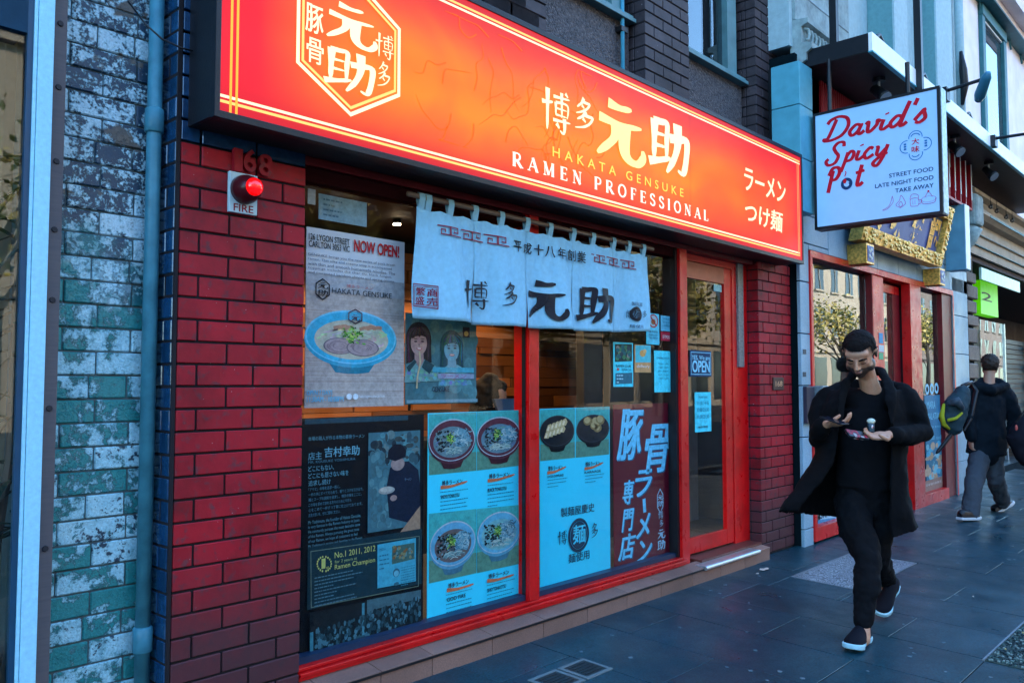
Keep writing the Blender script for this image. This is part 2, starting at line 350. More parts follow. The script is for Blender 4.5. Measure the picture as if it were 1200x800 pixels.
def stroke_geo(path, w, style='brush'):
    P = crom(path); n = len(P); vs = []; fs = []
    for i, p in enumerate(P):
        a = P[max(0, i-1)]; b = P[min(n-1, i+1)]; dx, dy = b[0]-a[0], b[1]-a[1]; l = math.hypot(dx, dy) or 1
        t = i/(n-1)
        k = {'brush': (1.0+.25*math.cos(t*5)) * (1 if t < .75 else 1-.75*(t-.75)/.25), 'even': 1.0, 'pen': .75+.35*abs(dy)/l}[style]
        if style == 'brush': k *= (.8+.35*abs(dy)/l)
        vs += [(p[0]-dy/l*w*k/2, p[1]+dx/l*w*k/2), (p[0]+dy/l*w*k/2, p[1]-dx/l*w*k/2)]
    for i in range(n-1): fs.append((2*i, 2*i+1, 2*i+3, 2*i+2))
    return vs, fs
G_GEN = [([(.26,.88),(.5,.86),(.74,.9)],.13),([(.08,.62),(.5,.6),(.95,.66)],.12),([(.42,.6),(.36,.35),(.04,.06)],.14),([(.6,.62),(.58,.25),(.68,.1),(.86,.08),(.98,.2),(.97,.32)],.15)]
G_SUKE = [([(.14,.9),(.13,.55),(.12,.2)],.11),([(.12,.88),(.3,.9),(.44,.9),(.43,.6),(.42,.22)],.11),([(.14,.66),(.4,.68)],.07),([(.14,.45),(.4,.47)],.07),([(.0,.13),(.25,.2),(.52,.3)],.12),
          ([(.5,.66),(.72,.7),(.93,.72),(.92,.4),(.84,.1),(.7,.12)],.13),([(.7,.97),(.7,.6),(.6,.3),(.42,.02)],.13)]
G_HAKU = [([(.0,.62),(.2,.64),(.38,.68)],.09),([(.2,.96),(.19,.5),(.18,.02)],.1),([(.4,.82),(.7,.84),(.98,.86)],.07),([(.48,.7),(.48,.4)],.06),([(.48,.7),(.9,.71),(.89,.4)],.06),([(.5,.57),(.88,.58)],.045),
          ([(.48,.42),(.88,.43)],.05),([(.69,.96),(.69,.38)],.07),([(.82,.98),(.92,.9)],.06),([(.38,.28),(.7,.3),(1.0,.32)],.07),([(.78,.38),(.79,.15),(.74,.03),(.62,.08)],.08),([(.5,.22),(.6,.12)],.08)]
G_TA = [([(.52,1.0),(.4,.82),(.2,.66)],.09),([(.46,.88),(.64,.87),(.78,.86),(.66,.7),(.42,.56),(.15,.46)],.09),([(.42,.76),(.54,.68)],.08),([(.62,.6),(.45,.42),(.2,.28)],.1),
        ([(.54,.48),(.74,.47),(.92,.46),(.78,.26),(.5,.1),(.1,.0)],.1),([(.46,.36),(.6,.26)],.09)]
SERIF = {}
def _sf():
    T, t, s = .15, .05, .05
    V = lambda x, y0=0, y1=1, w=T: (x, y0, x, y1, w)
    H = lambda x0, x1, y, w=t: (x0, y, x1, y, w)
    sr = lambda *q: [(x-.13, y, x+.13, y, s) for x, y in q]
    arc = lambda cx, cy, rx, ry, a0, a1, n=9: [(cx+rx*math.cos(R(a0+(a1-a0)*i/n)), cy+ry*math.sin(R(a0+(a1-a0)*i/n))) for i in range(n+1)]
    D = SERIF
    D['A'] = (.85, [(.08,0,.42,1,t),(.4,1,.76,0,T),H(.2,.62,.33)]+sr((.08,.02),(.76,.02)), [])
    D['E'] = (.72, [V(.17),H(.1,.62,.98),H(.17,.52,.52),H(.1,.64,.02),(.61,.98,.61,.8,t),(.63,.02,.63,.22,t),(.51,.6,.51,.43,t)]+sr((.17,.98),(.17,.02)), [])
    D['F'] = (.68, [V(.17),H(.1,.62,.98),H(.17,.5,.52),(.61,.98,.61,.78,t),(.49,.6,.49,.43,t)]+sr((.17,.98),(.17,.02)), [])
    D['G'] = (.85, [V(.72,.05,.42)]+sr((.72,.42)), [(arc(.44,.5,.36,.5,45,320),.1)])
    D['H'] = (.92, [V(.17),V(.72),H(.17,.72,.52)]+sr((.17,.98),(.17,.02),(.72,.98),(.72,.02)), [])
    D['I'] = (.38, [V(.17)]+sr((.17,.98),(.17,.02)), [])
    D['K'] = (.88, [V(.17),(.2,.42,.68,1,t),(.36,.58,.78,0,T)]+sr((.17,.98),(.17,.02),(.68,.98),(.76,.02)), [])
    D['L'] = (.7, [V(.17),H(.1,.62,.02),(.62,.02,.62,.25,t)]+sr((.17,.98),(.17,.02)), [])
    D['M'] = (1.1, [(.17,0,.17,1,t),(.17,1,.5,.05,T*.9),(.5,.05,.84,1,t),V(.86)]+sr((.17,.98),(.17,.02),(.86,.98),(.86,.02)), [])
    D['N'] = (.95, [(.17,0,.17,1,t),(.17,1,.74,.02,T),(.74,0,.74,1,t)]+sr((.17,.98),(.17,.02),(.74,.98)), [])
    D['O'] = (.95, [], [(arc(.46,.5,.37,.49,0,360,16),.11)])
    D['P'] = (.75, [V(.17)]+sr((.17,.98),(.17,.02)), [([(.17,.98),(.45,.98),(.62,.88),(.64,.72),(.6,.56),(.42,.48),(.2,.48)],.09)])
    D['R'] = (.88, [V(.17),(.38,.48,.76,0,T)]+sr((.17,.98),(.17,.02),(.78,.02)), [([(.17,.98),(.45,.98),(.6,.9),(.63,.74),(.58,.58),(.42,.5),(.2,.5)],.09)])
    D['S'] = (.66, [(.55,.95,.55,.75,t),(.08,.05,.08,.27,t)], [([(.54,.82),(.42,.97),(.24,.97),(.12,.84),(.14,.66),(.32,.54),(.5,.42),(.56,.22),(.46,.05),(.26,.02),(.1,.16)],.11)])
    D['T'] = (.78, [V(.38),H(.06,.7,.97),(.07,.97,.07,.77,t),(.69,.97,.69,.77,t)]+sr((.38,.02)), [])
    D['U'] = (.92, [V(.17,.3,1),(.72,.3,.72,1,t)]+sr((.17,.98),(.72,.98)), [([(.17,.35),(.2,.1),(.42,.01),(.65,.1),(.72,.35)],.09)])
_sf()
CURS = {'D': (1.0, [[(.35,.9),(.25,.45),(.15,.1),(.0,.08),(.08,.0),(.4,.0),(.75,.15),(.92,.5),(.8,.85),(.45,1.0),(.12,.92),(.0,.75)]]),
 'a': (.66, [[(.46,.4),(.25,.47),(.05,.22),(.18,.02),(.38,.15),(.48,.45),(.42,.12),(.52,.02),(.66,.14)]]),
 'v': (.6, [[(.0,.38),(.1,.46),(.14,.08),(.26,.04),(.46,.28),(.46,.47),(.6,.4)]]),
 'i': (.36, [[(.1,.45),(.06,.1),(.18,.02),(.36,.14)], [(.17,.7),(.2,.64)]]),
 'd': (.72, [[(.46,.4),(.25,.47),(.05,.22),(.18,.02),(.4,.18),(.5,.5),(.62,1.0),(.46,.12),(.56,.02),(.7,.14)]]),
 "'": (.25, [[(.18,1.05),(.12,.78)]]), 's': (.46, [[(.0,.12),(.28,.5),(.3,.42),(.4,.15),(.22,.0),(.05,.06)]]),
 'S': (.85, [[(.72,.78),(.66,.98),(.4,1.0),(.25,.8),(.38,.58),(.55,.36),(.45,.06),(.15,.0),(.0,.18),(.1,.3)]]),
 'p': (.56, [[(.14,.46),(.08,.0),(.0,-.42)], [(.1,.25),(.28,.48),(.44,.36),(.38,.1),(.16,.04)]]),
 'c': (.5, [[(.4,.4),(.24,.48),(.04,.22),(.18,.0),(.48,.14)]]),
 'y': (.6, [[(.02,.42),(.12,.42),(.12,.12),(.26,.06),(.48,.3)], [(.54,.48),(.44,-.05),(.24,-.42),(.04,-.3),(.2,-.1),(.6,.12)]]),
 'P': (.7, [[(.22,.9),(.14,.4),(.08,-.05)], [(.0,.7),(.18,1.0),(.5,1.0),(.62,.78),(.46,.52),(.18,.48)]]),
 't': (.5, [[(.28,.9),(.16,.15),(.26,.02),(.46,.14)], [(.0,.58),(.46,.64)]]), ' ': (.35, [])}
class Pr:
    """flat print on a plane: (u,v) -> world; layers step 0.5 mm toward the viewer"""
    def __init__(s, Y=None, X=None, off=0.0, es=0, y0=0.0, warp=None, step=.00016):
        s.Y, s.X, s.off, s.es, s.warp, s.step = Y, X, off, es, warp, step; s.mb = MB(); s.lay = 0
    def uv(s, px, py):
        if s.X is not None:
            a = XP(px, py, s.X); return (-a[0], a[1])
        return F(px, py, s.Y)
    def w(s, u, v):
        d = s.off+s.lay*s.step
        if s.X is not None: return (s.X-d, -u, v)
        return (u, (s.warp(u, v) if s.warp else s.Y)-d, v)
    def geo(s, vs, fs, col, rampd=0):
        s.lay += 1; m = col if not isinstance(col, tuple) else ink(col, s.es); out = []; l0 = s.lay
        for i, q in enumerate(vs): s.lay = l0+i*rampd; out.append(s.w(*q))
        s.lay = l0; s.mb.add(out, fs, m)
    def poly(s, pts, col): s.geo(pts, [tuple(range(len(pts)))], col)
    def ppoly(s, pts, col): s.poly([s.uv(*p) for p in pts], col)
    def rect(s, u0, u1, v0, v1, col): s.poly([(u0, v0), (u1, v0), (u1, v1), (u0, v1)], col)
    def prect(s, x0, x1, yt, yb, col):
        u0 = s.uv(x0, yt)[0]; u1 = s.uv(x1, yt)[0]; s.rect(min(u0, u1), max(u0, u1), s.uv(x0, yb)[1], s.uv(x0, yt)[1], col)
    def ell(s, cu, cv, ru, rv, col, n=28, a0=0, a1=360, ri=0.0):
        if ri:
            vs = []; fs = []
            for i in range(n+1):
                a = R(a0+(a1-a0)*i/n)
                for k in (1, ri): vs.append((cu+ru*k*math.cos(a), cv+rv*k*math.sin(a)))
            for i in range(n): fs.append((2*i, 2*i+2, 2*i+3, 2*i+1))
            s.geo(vs, fs, col)
        else: s.poly([(cu+ru*math.cos(R(a0+(a1-a0)*i/n)), cv+rv*math.sin(R(a0+(a1-a0)*i/n))) for i in range(n)], col)
    def pell(s, cx, cy, rx, ry, col, **k):
        c = s.uv(cx, cy); s.ell(c[0], c[1], abs(s.uv(cx+rx, cy)[0]-s.uv(cx-rx, cy)[0])/2, abs(s.uv(cx, cy-ry)[1]-s.uv(cx, cy+ry)[1])/2, col, **k)
    def fit(s, vs, fs, u0, u1, v0, v1, col, keep=False):
        if not vs: return
        a, b = min(p[0] for p in vs), max(p[0] for p in vs); c, d = min(p[1] for p in vs), max(p[1] for p in vs)
        s.geo([(u0+(p[0]-a)/(b-a or 1)*(u1-u0), v0+(p[1]-c)/(d-c or 1)*(v1-v0)) for p in vs], fs, col)
    def text(s, tx, u0, u1, v0, v1, col, bold=0.0, shear=0.0, sp=1.0):
        g = text_geo(tx, 0, shear, sp); n = max(len(tx), 1); b = bold*.55*(v1-v0)
        if bold <= .012: s.fit(*g, u0, u1, v0, v1, col); return
        for dx, dz in ((-b, -b*.6), (b, -b*.6), (-b, b*.6), (b, b*.6)):
            s.fit(*g, u0+b+dx, u1-b+dx, v0+b+dz, v1-b+dz, col); s.lay -= .55
        s.lay += .55
    def tb(s, tx, x0, x1, yt, yb, col, bold=0.0, shear=0.0):     # box given where the photo shows it: left, right, top and bottom at the left end
        u0 = s.uv(x0, yt)[0]; u1 = s.uv(x1, yt)[0]; s.text(tx, u0, u1, s.uv(x0, yb)[1], s.uv(x0, yt)[1], col, bold, shear)
    def glyph(s, G, u0, u1, v0, v1, col, k=1.0, style='brush'):
        for path, w in G:
            vs, fs = stroke_geo(path, w*k, style); s.geo([(u0+x*(u1-u0), v0+y*(v1-v0)) for x, y in vs], fs, col, .01)
    def pglyph(s, G, x0, x1, yt, yb, col, k=1.0, style='brush'):
        u0 = s.uv(x0, yt)[0]; u1 = s.uv(x1, yt)[0]; s.glyph(G, u0, u1, s.uv(x0, yb)[1], s.uv(x0, yt)[1], col, k, style)
    def stroke(s, pts, w, col, style='even'):
        vs, fs = stroke_geo(pts, w, style); s.geo(vs, fs, col, .02 if s.X is not None else 0)
    def pline(s, pts, w, col):
        q = [s.uv(*p) for p in pts]
        for a, b in zip(q, q[1:]):
            dx, dy = b[0]-a[0], b[1]-a[1]; l = math.hypot(dx, dy) or 1; a2 = (a[0]-dx/l*w/2, a[1]-dy/l*w/2); b2 = (b[0]+dx/l*w/2, b[1]+dy/l*w/2)
            s.poly([(a2[0]-dy/l*w/2, a2[1]+dx/l*w/2), (a2[0]+dy/l*w/2, a2[1]-dx/l*w/2), (b2[0]+dy/l*w/2, b2[1]-dx/l*w/2), (b2[0]-dy/l*w/2, b2[1]+dx/l*w/2)], col); s.lay -= .7
        s.lay += .7
    def serif(s, tx, u0, u1, v0, v1, col, track=.35, k=1.0):
        x = 0; V = []; Fc = []
        for ch in tx:
            if ch == ' ': x += .75; continue
            adv, segs, arcs = SERIF[ch]
            for a, b, c, d, w in segs:
                dx, dy = c-a, d-b; l = math.hypot(dx, dy) or 1; w *= k; n = len(V)
                V += [(x+a-dy/l*w/2, b+dx/l*w/2), (x+a+dy/l*w/2, b-dx/l*w/2), (x+c+dy/l*w/2, d-dx/l*w/2), (x+c-dy/l*w/2, d+dx/l*w/2)]; Fc.append((n, n+1, n+2, n+3))
            for path, w in arcs:
                vs, fs = stroke_geo([(x+p[0], p[1]) for p in path], w*k, 'pen'); n = len(V); V += vs; Fc += [tuple(n+i for i in f) for f in fs]
            x += adv+track
        s.fit(V, Fc, u0, u1, v0, v1, col)
    def cursive(s, tx, u, v, h, col, w=.13, slant=.22, sx=.8):
        x = 0
        for ch in tx:
            adv, st = CURS[ch]
            for path in st: s.stroke([(u+(x+p[0]+slant*p[1])*h*sx, v+p[1]*h) for p in path], w*h, col, 'pen')
            x += adv
        s.lay += 1; return u+x*h*sx
    def lines(s, u0, u1, v1, n, dv, th, col, rag=.12):
        """paragraph of small type: rows of word-length marks"""
        vs = []; fs = []
        for i in range(n):
            x = u0; end = u1-random.random()*rag*(u1-u0) if i < n-1 else u0+(u1-u0)*random.uniform(.3, .8)
            while x < end:
                w = random.uniform(.5, 1.8)*th*2.2; b = len(vs); x2 = min(x+w, end); z = v1-i*dv
                vs += [(x, z-th), (x2, z-th), (x2, z), (x, z)]; fs.append((b, b+1, b+2, b+3)); x = x2+th*.6
        s.geo(vs, fs, col)
    def build(s, name, parent, **k): return s.mb.build(name, parent, **k)

# ================================================================== the street
SL = math.atan(.035)
def slab(name, x0, x1, y0, y1, m, th=.2, dz=0, **k):
    q = MB(); z = lambda y: GZ(y)+dz
    q.add([(x0,y0,z(y0)-th),(x1,y0,z(y0)-th),(x1,y1,z(y1)-th),(x0,y1,z(y1)-th),(x0,y0,z(y0)),(x1,y0,z(y0)),(x1,y1,z(y1)),(x0,y1,z(y1))],
          [(3,2,1,0),(4,5,6,7),(0,1,5,4),(1,2,6,5),(2,3,7,6),(3,0,4,7)], m); return q.build(name, **k)
pave = slab('pavement', -14, 70, -4.3, .35, m_joint, dz=-.0035, kind='structure')
COV = (5.69, 6.86, -.915, -.425)
pv_cols = [round(2.77-.515*k, 3) for k in range(6, 0, -1)]+[2.77+.515*k for k in range(0, 24)]
stag = {0: (-.36, -1.38, -2.4, -3.4), 1: (-.88, -1.86, -2.9, -3.9)}
def paver(x0, x1, y0, y1):
    w, d = x1-x0-.005, y1-y0-.005
    if w < .03 or d < .03: return
    me = brick_mesh(w, d, .05, m_blst, .0015); yc = (y0+y1)/2
    place(me, 'paver', pave, ((x0+x1)/2, yc, GZ(yc)-.025+random.uniform(-.0012, .0012)), (SL, 0, 0))
def paver_clip(x0, x1, y0, y1):
    a, b, c, d = COV
    if x1 <= a or x0 >= b or y1 <= c or y0 >= d: paver(x0, x1, y0, y1); return
    if y0 < c: paver(x0, x1, y0, c)
    if y1 > d: paver(x0, x1, d, y1)
    yy0, yy1 = max(y0, c), min(y1, d)
    if x0 < a: paver(x0, a, yy0, yy1)
    if x1 > b: paver(b, x1, yy0, yy1)
for i, x in enumerate(pv_cols):
    k = (round((x-3.8)/.515)) % 2
    ys = [.12 if x > 6.8 else -.0]+list(stag[k])
    for a, b in zip(ys, ys[1:]): paver_clip(x, x+.515, b, a)
q = MB(); z0 = GZ(-.67)+.001
cvr = thing('pit_cover', 'large pale steel cover with worm-like tread pattern set in the pavement', 'pit cover', ((COV[0]+COV[1])/2, -.67, GZ(-.67)))
def sl_box(q, x0, x1, y0, y1, za, zb, m):
    q.add([(x, y, GZ(y)+z) for z in (za, zb) for x, y in ((x0, y0), (x1, y0), (x1, y1), (x0, y1))], [(3,2,1,0),(4,5,6,7),(0,1,5,4),(1,2,6,5),(2,3,7,6),(3,0,4,7)], m)
q = MB(); sl_box(q, COV[0]+.02, COV[1]-.02, COV[2]+.02, COV[3]-.02, -.02, .001, m_worm); q.build('plate', cvr)
q = MB(); a, b, c, d = COV
for bx in ((a, b, c, c+.018), (a, b, d-.018, d), (a, a+.018, c+.018, d-.018), (b-.018, b, c+.018, d-.018)): sl_box(q, *bx, -.02, .003, m_galv)
q.build('frame', cvr)
for (x0, x1, lab) in ((3.1, 3.3, 'small square pit cover with pale rim, the one nearer the doorway'), (2.885, 3.085, 'small square pit cover with pale rim, the one cut by the bottom of the photo')):
    t = thing('small_pit_cover', lab, 'pit cover', ((x0+x1)/2, -.52, GZ(-.52)), 'small pit covers')
    q = MB(); y0, y1 = -.615, -.43; rim = M('pale_concrete_rim', (.12, .16, .17), .8)
    for bx in ((x0, x1, y0, y0+.02), (x0, x1, y1-.02, y1), (x0, x0+.02, y0+.02, y1-.02), (x1-.02, x1, y0+.02, y1-.02)): sl_box(q, *bx, -.01, .004, rim)
    q.build('rim', t); q = MB(); sl_box(q, x0+.02, x1-.02, y0+.02, y1-.02, -.01, .0025, M('iron_lid', (.02, .03, .035), .5, .3)); q.build('lid', t)
    q = MB()
    for k in range(5): sl_box(q, x0+.04, x1-.04, y0+.04+k*.025, y0+.048+k*.025, .002, .006, M('iron_lid', (.02, .03, .035), .5))
    q.build('tread', t)
# planting pit with gravel, lower right
pit = slab('gravel_pit', 4.8, 6.1, -2.9, -1.86, M('gravel_base', (.03, .05, .045), .9), th=.05, dz=.004, kind='structure')
q = MB(); gm = [M('gravel_%s' % n, c, .7, bump=0) for n, c in (('dark', (.012, .03, .035)), ('green', (.05, .1, .09)), ('pale', (.16, .22, .2)), ('ochre', (.35, .28, .1)))]
for k in range(2600):
    x, y = random.uniform(4.81, 6.0), random.uniform(-2.5, -1.87); r = random.uniform(.006, .013)
    q.ball((x, y, GZ(y)+.005+r*.3), (r, r*random.uniform(.6, 1), r*.6), random.choices(gm, (5, 4, 2, .25))[0], nu=5, nv=3)
q.build('gravel', pit, kind='stuff')
q = MB(); sl_box(q, 4.795, 6.1, -1.862, -1.852, -.02, .008, m_galv); q.build('edging', pit)
# litter
for (px, py, s, lab) in ((896, 669, .055, 'crumpled pale leaf lying on the pavement in front of the right brick pillar'), (887, 674, .02, 'tiny paper scrap beside the pale leaf'), (792, 693, .022, 'small pale scrap lying near the shop step'), (1140, 693, .01, 'white speck on the pavement right of the walking man')):
    d = ray(px, py); t_ = (GZ(-.4)-CAMH)/d[2]; x, y = d[0]*t_, -CAMD+d[1]*t_; q = MB()
    pts = [(x+s*math.cos(a)*random.uniform(.6, 1.3), y+.5*s*math.sin(a)*random.uniform(.6, 1.3)) for a in [i*math.pi/5 for i in range(10)]]
    q.add([(px_, py_, GZ(py_)+.004+random.uniform(0, .008)) for px_, py_ in pts]+[(x, y, GZ(y)+.014)], [(i, (i+1) % 10, 10) for i in range(10)], M('dry_leaf', (.5, .42, .36), .8))
    q.build('litter', label=lab, cat='litter', smooth=True)
# chewing-gum spots are part of the ground
q = MB()
for k in range(130):
    x, y = random.uniform(2.4, 9), random.uniform(-2.2, -.15); r = random.uniform(.005, .014)
    q.prism([(x+r*math.cos(a)*random.uniform(.7, 1.2), y+r*math.sin(a)*random.uniform(.7, 1.2)) for a in [i*math.pi/4 for i in range(8)]], GZ(y)-.001, GZ(y)+.0022, M('gum', (.09, .14, .17), .8), 'z')
q.build('gum_spots', pave, kind='stuff')
m_road = stone_mat('asphalt', (.05, .05, .052), (.035, .035, .04), 120, .8)
road = MB(); road.box(-60, 160, -22, -4.45, -.35, -.17, m_road); road.build('road', kind='structure')
kb = MB(); kb.box(-14, 70, -4.45, -4.3, -.2, GZ(-4.3)-.002, m_blst); kb.build('kerb', kind='structure')
g = MB(); g.box(-200, 300, -200, 200, -.8, -.36, M('far_ground', (.06, .06, .06), .9)); g.build('ground', kind='structure')
q = MB(); q.box(-60, 160, -26, -22, -.3, -.03, stone_mat('far_paving', (.07, .07, .075), (.05, .05, .055), 30, .8)); q.build('far_pavement', kind='structure')

# opposite side of the street: what the windows mirror
m_win = M('far_window_glass', (.03, .04, .05), .1, bump=0)
def opp(x0, x1, h, m, nx, nz_, lab, y=-26, ww=.5):
    t = thing('street_building', lab, 'building', ((x0+x1)/2, y-5, -.03), 'buildings across the street')
    q = MB(); q.box(x0, x1, y-10, y, -.03, h, m); q.box(x0-.2, x1+.2, y, y+.35, h-.8, h-.2, m); q.box(x0-.1, x1+.1, y, y+.2, 4.2, 4.6, m); q.build('wall', t)
    bw = (x1-x0)/nx; bh = (h-5.2)/nz_; wn_ = MB(); sl = MB()
    for i in range(nx):
        for j in range(nz_):
            a = x0+bw*(i+.5-ww/2); z = 5.0+bh*j+bh*.18
            wn_.box(a, a+bw*ww, y-.1, y+.02, z, z+bh*.62, m_win); sl.box(a-.1, a+bw*ww+.1, y, y+.16, z-.15, z, m)
            sl.box(a+bw*ww/2-.04, a+bw*ww/2+.04, y+.01, y+.07, z, z+bh*.62, m)
        wn_.box(x0+bw*(i+.12), x0+bw*(i+.88), y-.1, y+.03, .4, 3.8, m_win)
    wn_.build('window', t); sl.build('sill', t)
opp(-46, -22, 15, m_cream, 7, 3, 'cream office block across the street, far left in the mirror image')
opp(-22, 2, 17, m_brown, 7, 3, 'brown stone block across the street, second from the left in the mirror image')
opp(2, 24, 13, m_cream, 7, 3, 'low cream block across the street opposite the ramen shop')
opp(24, 52, 19, M('ochre_render', (.52, .4, .26), .8), 9, 4, 'ochre rendered block across the street')
opp(52, 92, 17, m_cream, 12, 3, 'long cream block across the street mirrored in the red-framed window')
opp(92, 150, 22, m_brown, 14, 5, 'tall brown block at the far end across the street')
leafm = [M('leaf_%s' % n, c, .6, bump=0) for n, c in (('dark', (.05, .07, .015)), ('green', (.12, .13, .03)), ('yellow', (.6, .45, .1)), ('gold', (.8, .62, .22)))]
m_bark = M('bark', (.12, .1, .08), .9)
def tree(x, y, h, n, lab, sp=2.6):
    t = thing('plane_tree', lab, 'tree', (x, y, -.17), 'street trees across the road'); rd = random.Random(int(x*10))
    q = MB(); q.tube([(x, y, -.17), (x+.1, y, h*.25), (x, y+.1, h*.45), (x+.1, y, h*.7)], [.24, .19, .14, .05], m_bark, 8); q.build('trunk', t)
    q = MB(); tips = []
    for k in range(12):
        a = rd.uniform(0, 6.28); z = h*rd.uniform(.3, .55); e = (x+math.cos(a)*sp*rd.uniform(.4, .95), y+math.sin(a)*sp*rd.uniform(.4, .95), z+h*rd.uniform(.15, .42)); tips.append(e)
        q.tube([(x, y, z), ((x+e[0])/2, (y+e[1])/2, z+(e[2]-z)*.6), e], [.07, .045, .012], m_bark, 5)
        for j in range(3): q.tube([e, (e[0]+rd.uniform(-.9, .9), e[1]+rd.uniform(-.9, .9), e[2]+rd.uniform(.1, .9))], [.012, .004], m_bark, 4)
    q.build('limb', t); q = MB()
    for k in range(n):
        e = rd.choice(tips); c = Vector((e[0]+rd.gauss(0, .6), e[1]+rd.gauss(0, .6), e[2]+rd.gauss(0, .5))); s = rd.uniform(.09, .19)
        a = Vector((rd.uniform(-1, 1), rd.uniform(-1, 1), rd.uniform(-1, 1))).normalized(); b = a.orthogonal().normalized()
        q.add([c-a*s, c-b*s*.6, c+a*s, c+b*s*.6], [(0, 1, 2, 3)], rd.choices(leafm, (2, 3, 4, 3))[0])
    q.build('crown', t, kind='stuff')
for i, (x, n) in enumerate(((-16, 500), (-6, 700), (6, 500), (16, 3500), (26, 6500), (36, 6500), (47, 1800), (60, 1200), (80, 1400))):
    tree(x, -20.2, 8.5, n, 'yellowing plane tree across the road, number %s along the kerb' % ['one', 'two', 'three', 'four', 'five', 'six', 'seven', 'eight', 'nine'][i])

# ================================================================== far left: neighbour's shopfront
nb = thing('neighbour_shopfront', 'pale blue steel shop window frame cut by the left edge of the photo', 'shop window', (.6, .1, GZ(.1)))
xa, xb = FX(37, .03, 60), FX(45, .0, 60); xc = FX(63.5, 0, 60)
q = MB(); q.box(xb, xc, .0, .12, .09, 4.2, m_frame_blue); q.build('post', nb, bevel=.002)
q = MB(); q.box(xb-.03, xb-.001, .012, .03, .09, 4.2, m_frame_navy); q.box(xb-.012, xb-.002, .004, .0115, .09, 4.2, m_frame_blue); q.build('side_channel', nb)
ztr = FZ(20, 47, .1)
q = MB(); q.box(-3, xb-.03, .012, .16, ztr, 4.2, M('navy_awning_cloth', (.006, .04, .08), .8, var=.4, scale=4)); q.build('fascia', nb)
q = MB(); q.box(-3, xb-.03, .03, .036, .45, ztr-.001, m_glassn); q.build('pane', nb)
q = MB(); q.box(-3, xb-.03, .02, .16, .09, .449, m_frame_navy); q.build('stall_riser', nb)
q = MB(); q.box(-3, -2.9, .0, .17, .09, 4.2, m_frame_blue); q.build('post', nb)
rm = MB(); cr = M('beige_curtain', (.32, .3, .22), .9, var=.35, scale=3)
pts = [(-3+i*.04, .75+.03*math.sin(i*1.3)) for i in range(112)]
rm.add([(x, y, .1) for x, y in pts]+[(x, y, 4.2) for x, y in pts], [(i, i+1, i+1+len(pts), i+len(pts)) for i in range(len(pts)-1)], cr)
rm.build('window_curtain', label='pleated beige curtain behind the left neighbour glass', cat='curtain')
q = MB(); q.box(-3, 1.03, .16, .8, .0, .1, m_grey); q.box(1.3, 1.34, .51, .8, .1, 4.2, m_grey); q.build('reveal', nb)
# palm-like plant behind the glass
pl = thing('potted_plant', 'green spear-leaved plant behind the glass at the left edge', 'plant', (.93, .3, .1))
m_leaf = M('plant_leaf', (.006, .045, .03), .35, var=.4)
q = MB(); q.cone((.8, .33, .1), (0, 0, 1), .1, .14, .4, m_bk2); q.build('pot', pl)
q = MB(); q.tube([(.86, .33, .4), (.94, .3, 1.2), (.95, .3, 2.6)], [.02, .015, .008], m_bark, 6); q.build('stem', pl)
rd = random.Random(5)
leaf_me = None
for k in range(70):
    z = rd.uniform(.9, 2.3); a = rd.uniform(-.6, .6)+(3.14 if rd.random() < .5 else 0); ln = rd.uniform(.16, .3)
    if leaf_me is None or k % 6 == 0:
        vs = []; fs = []
        for i in range(8):
            t_ = i/7; w = .028*math.sin(math.pi*min(1, t_*1.05+.03)); vs += [(t_, -w*2.2, -.35*t_*t_), (t_, 0, -.35*t_*t_-.03), (t_, w*2.2, -.35*t_*t_)]
        for i in range(7): fs += [(3*i, 3*i+1, 3*i+4, 3*i+3), (3*i+1, 3*i+2, 3*i+5, 3*i+4)]
        leaf_me = bpy.data.meshes.new('leaf'); leaf_me.from_pydata(vs, [], fs); leaf_me.materials.append(m_leaf)
    o = place(leaf_me, 'leaf', pl, (.95+.02*math.sin(z*3), .3+rd.uniform(-.03, .03), z), (rd.uniform(-.5, .5), rd.uniform(-.5, .9), a)); o.scale = (ln, ln, ln)
# timber post
tp = thing('timber_post', 'weathered grey timber post between the blue steel frame and the painted bricks', 'post', (1.02, .1, .09))
q = MB(); xd = FX(78.5, .02, 60); q.box(xc+.002, xd, .02, .16, .09, 4.2, m_timber); q.build('post', tp, bevel=.003)
for py in (28, 103, 190, 270, 352, 478, 640):
    q = MB(); q.cone(((xc+xd)/2, .019, FZ(71, py, .02)), (0, -1, 0), .011, .009, .004, M('bolt_rust', (.02, .02, .025), .6), 8); q.build('bolt', tp)
# painted brick wall
pw = thing('painted_brick_wall', 'old brick wall strip with peeling pale blue and teal paint beside the drainpipe', 'wall', (1.2, .25, .1))
YW = .15; q = MB(); q.box(xd-.02, 1.397, YW+.008, .5, .05, 4.3, m_mortg); q.build('mortar', pw)
zr = FZ(73, 382.6, YW); cs = .0865
j1, j2 = FX(113, YW, 420), FX(153, YW, 420); jl = FX(98, YW, 420)
for r in range(-19, 22):
    z = zr+cs*(r); jj = [[j1, j1+.24], [j2, j2-.24]][r % 2]
    if r % 5 == 2: jj = [jl+.02, j2-.01]
    js = [xd-.01]+sorted(j for j in jj if xd+.02 < j < 1.38)+[1.395]
    for a, b in zip(js, js[1:]):
        w = b-a-.005; me = brick_mesh(w, .09, cs-.006, m_old, .004)
        place(me, 'brick', pw, ((a+b)/2, YW+.045+random.uniform(-.004, .003), z+cs/2), (random.uniform(-.012, .012), random.uniform(-.006, .006), random.uniform(-.008, .008)))
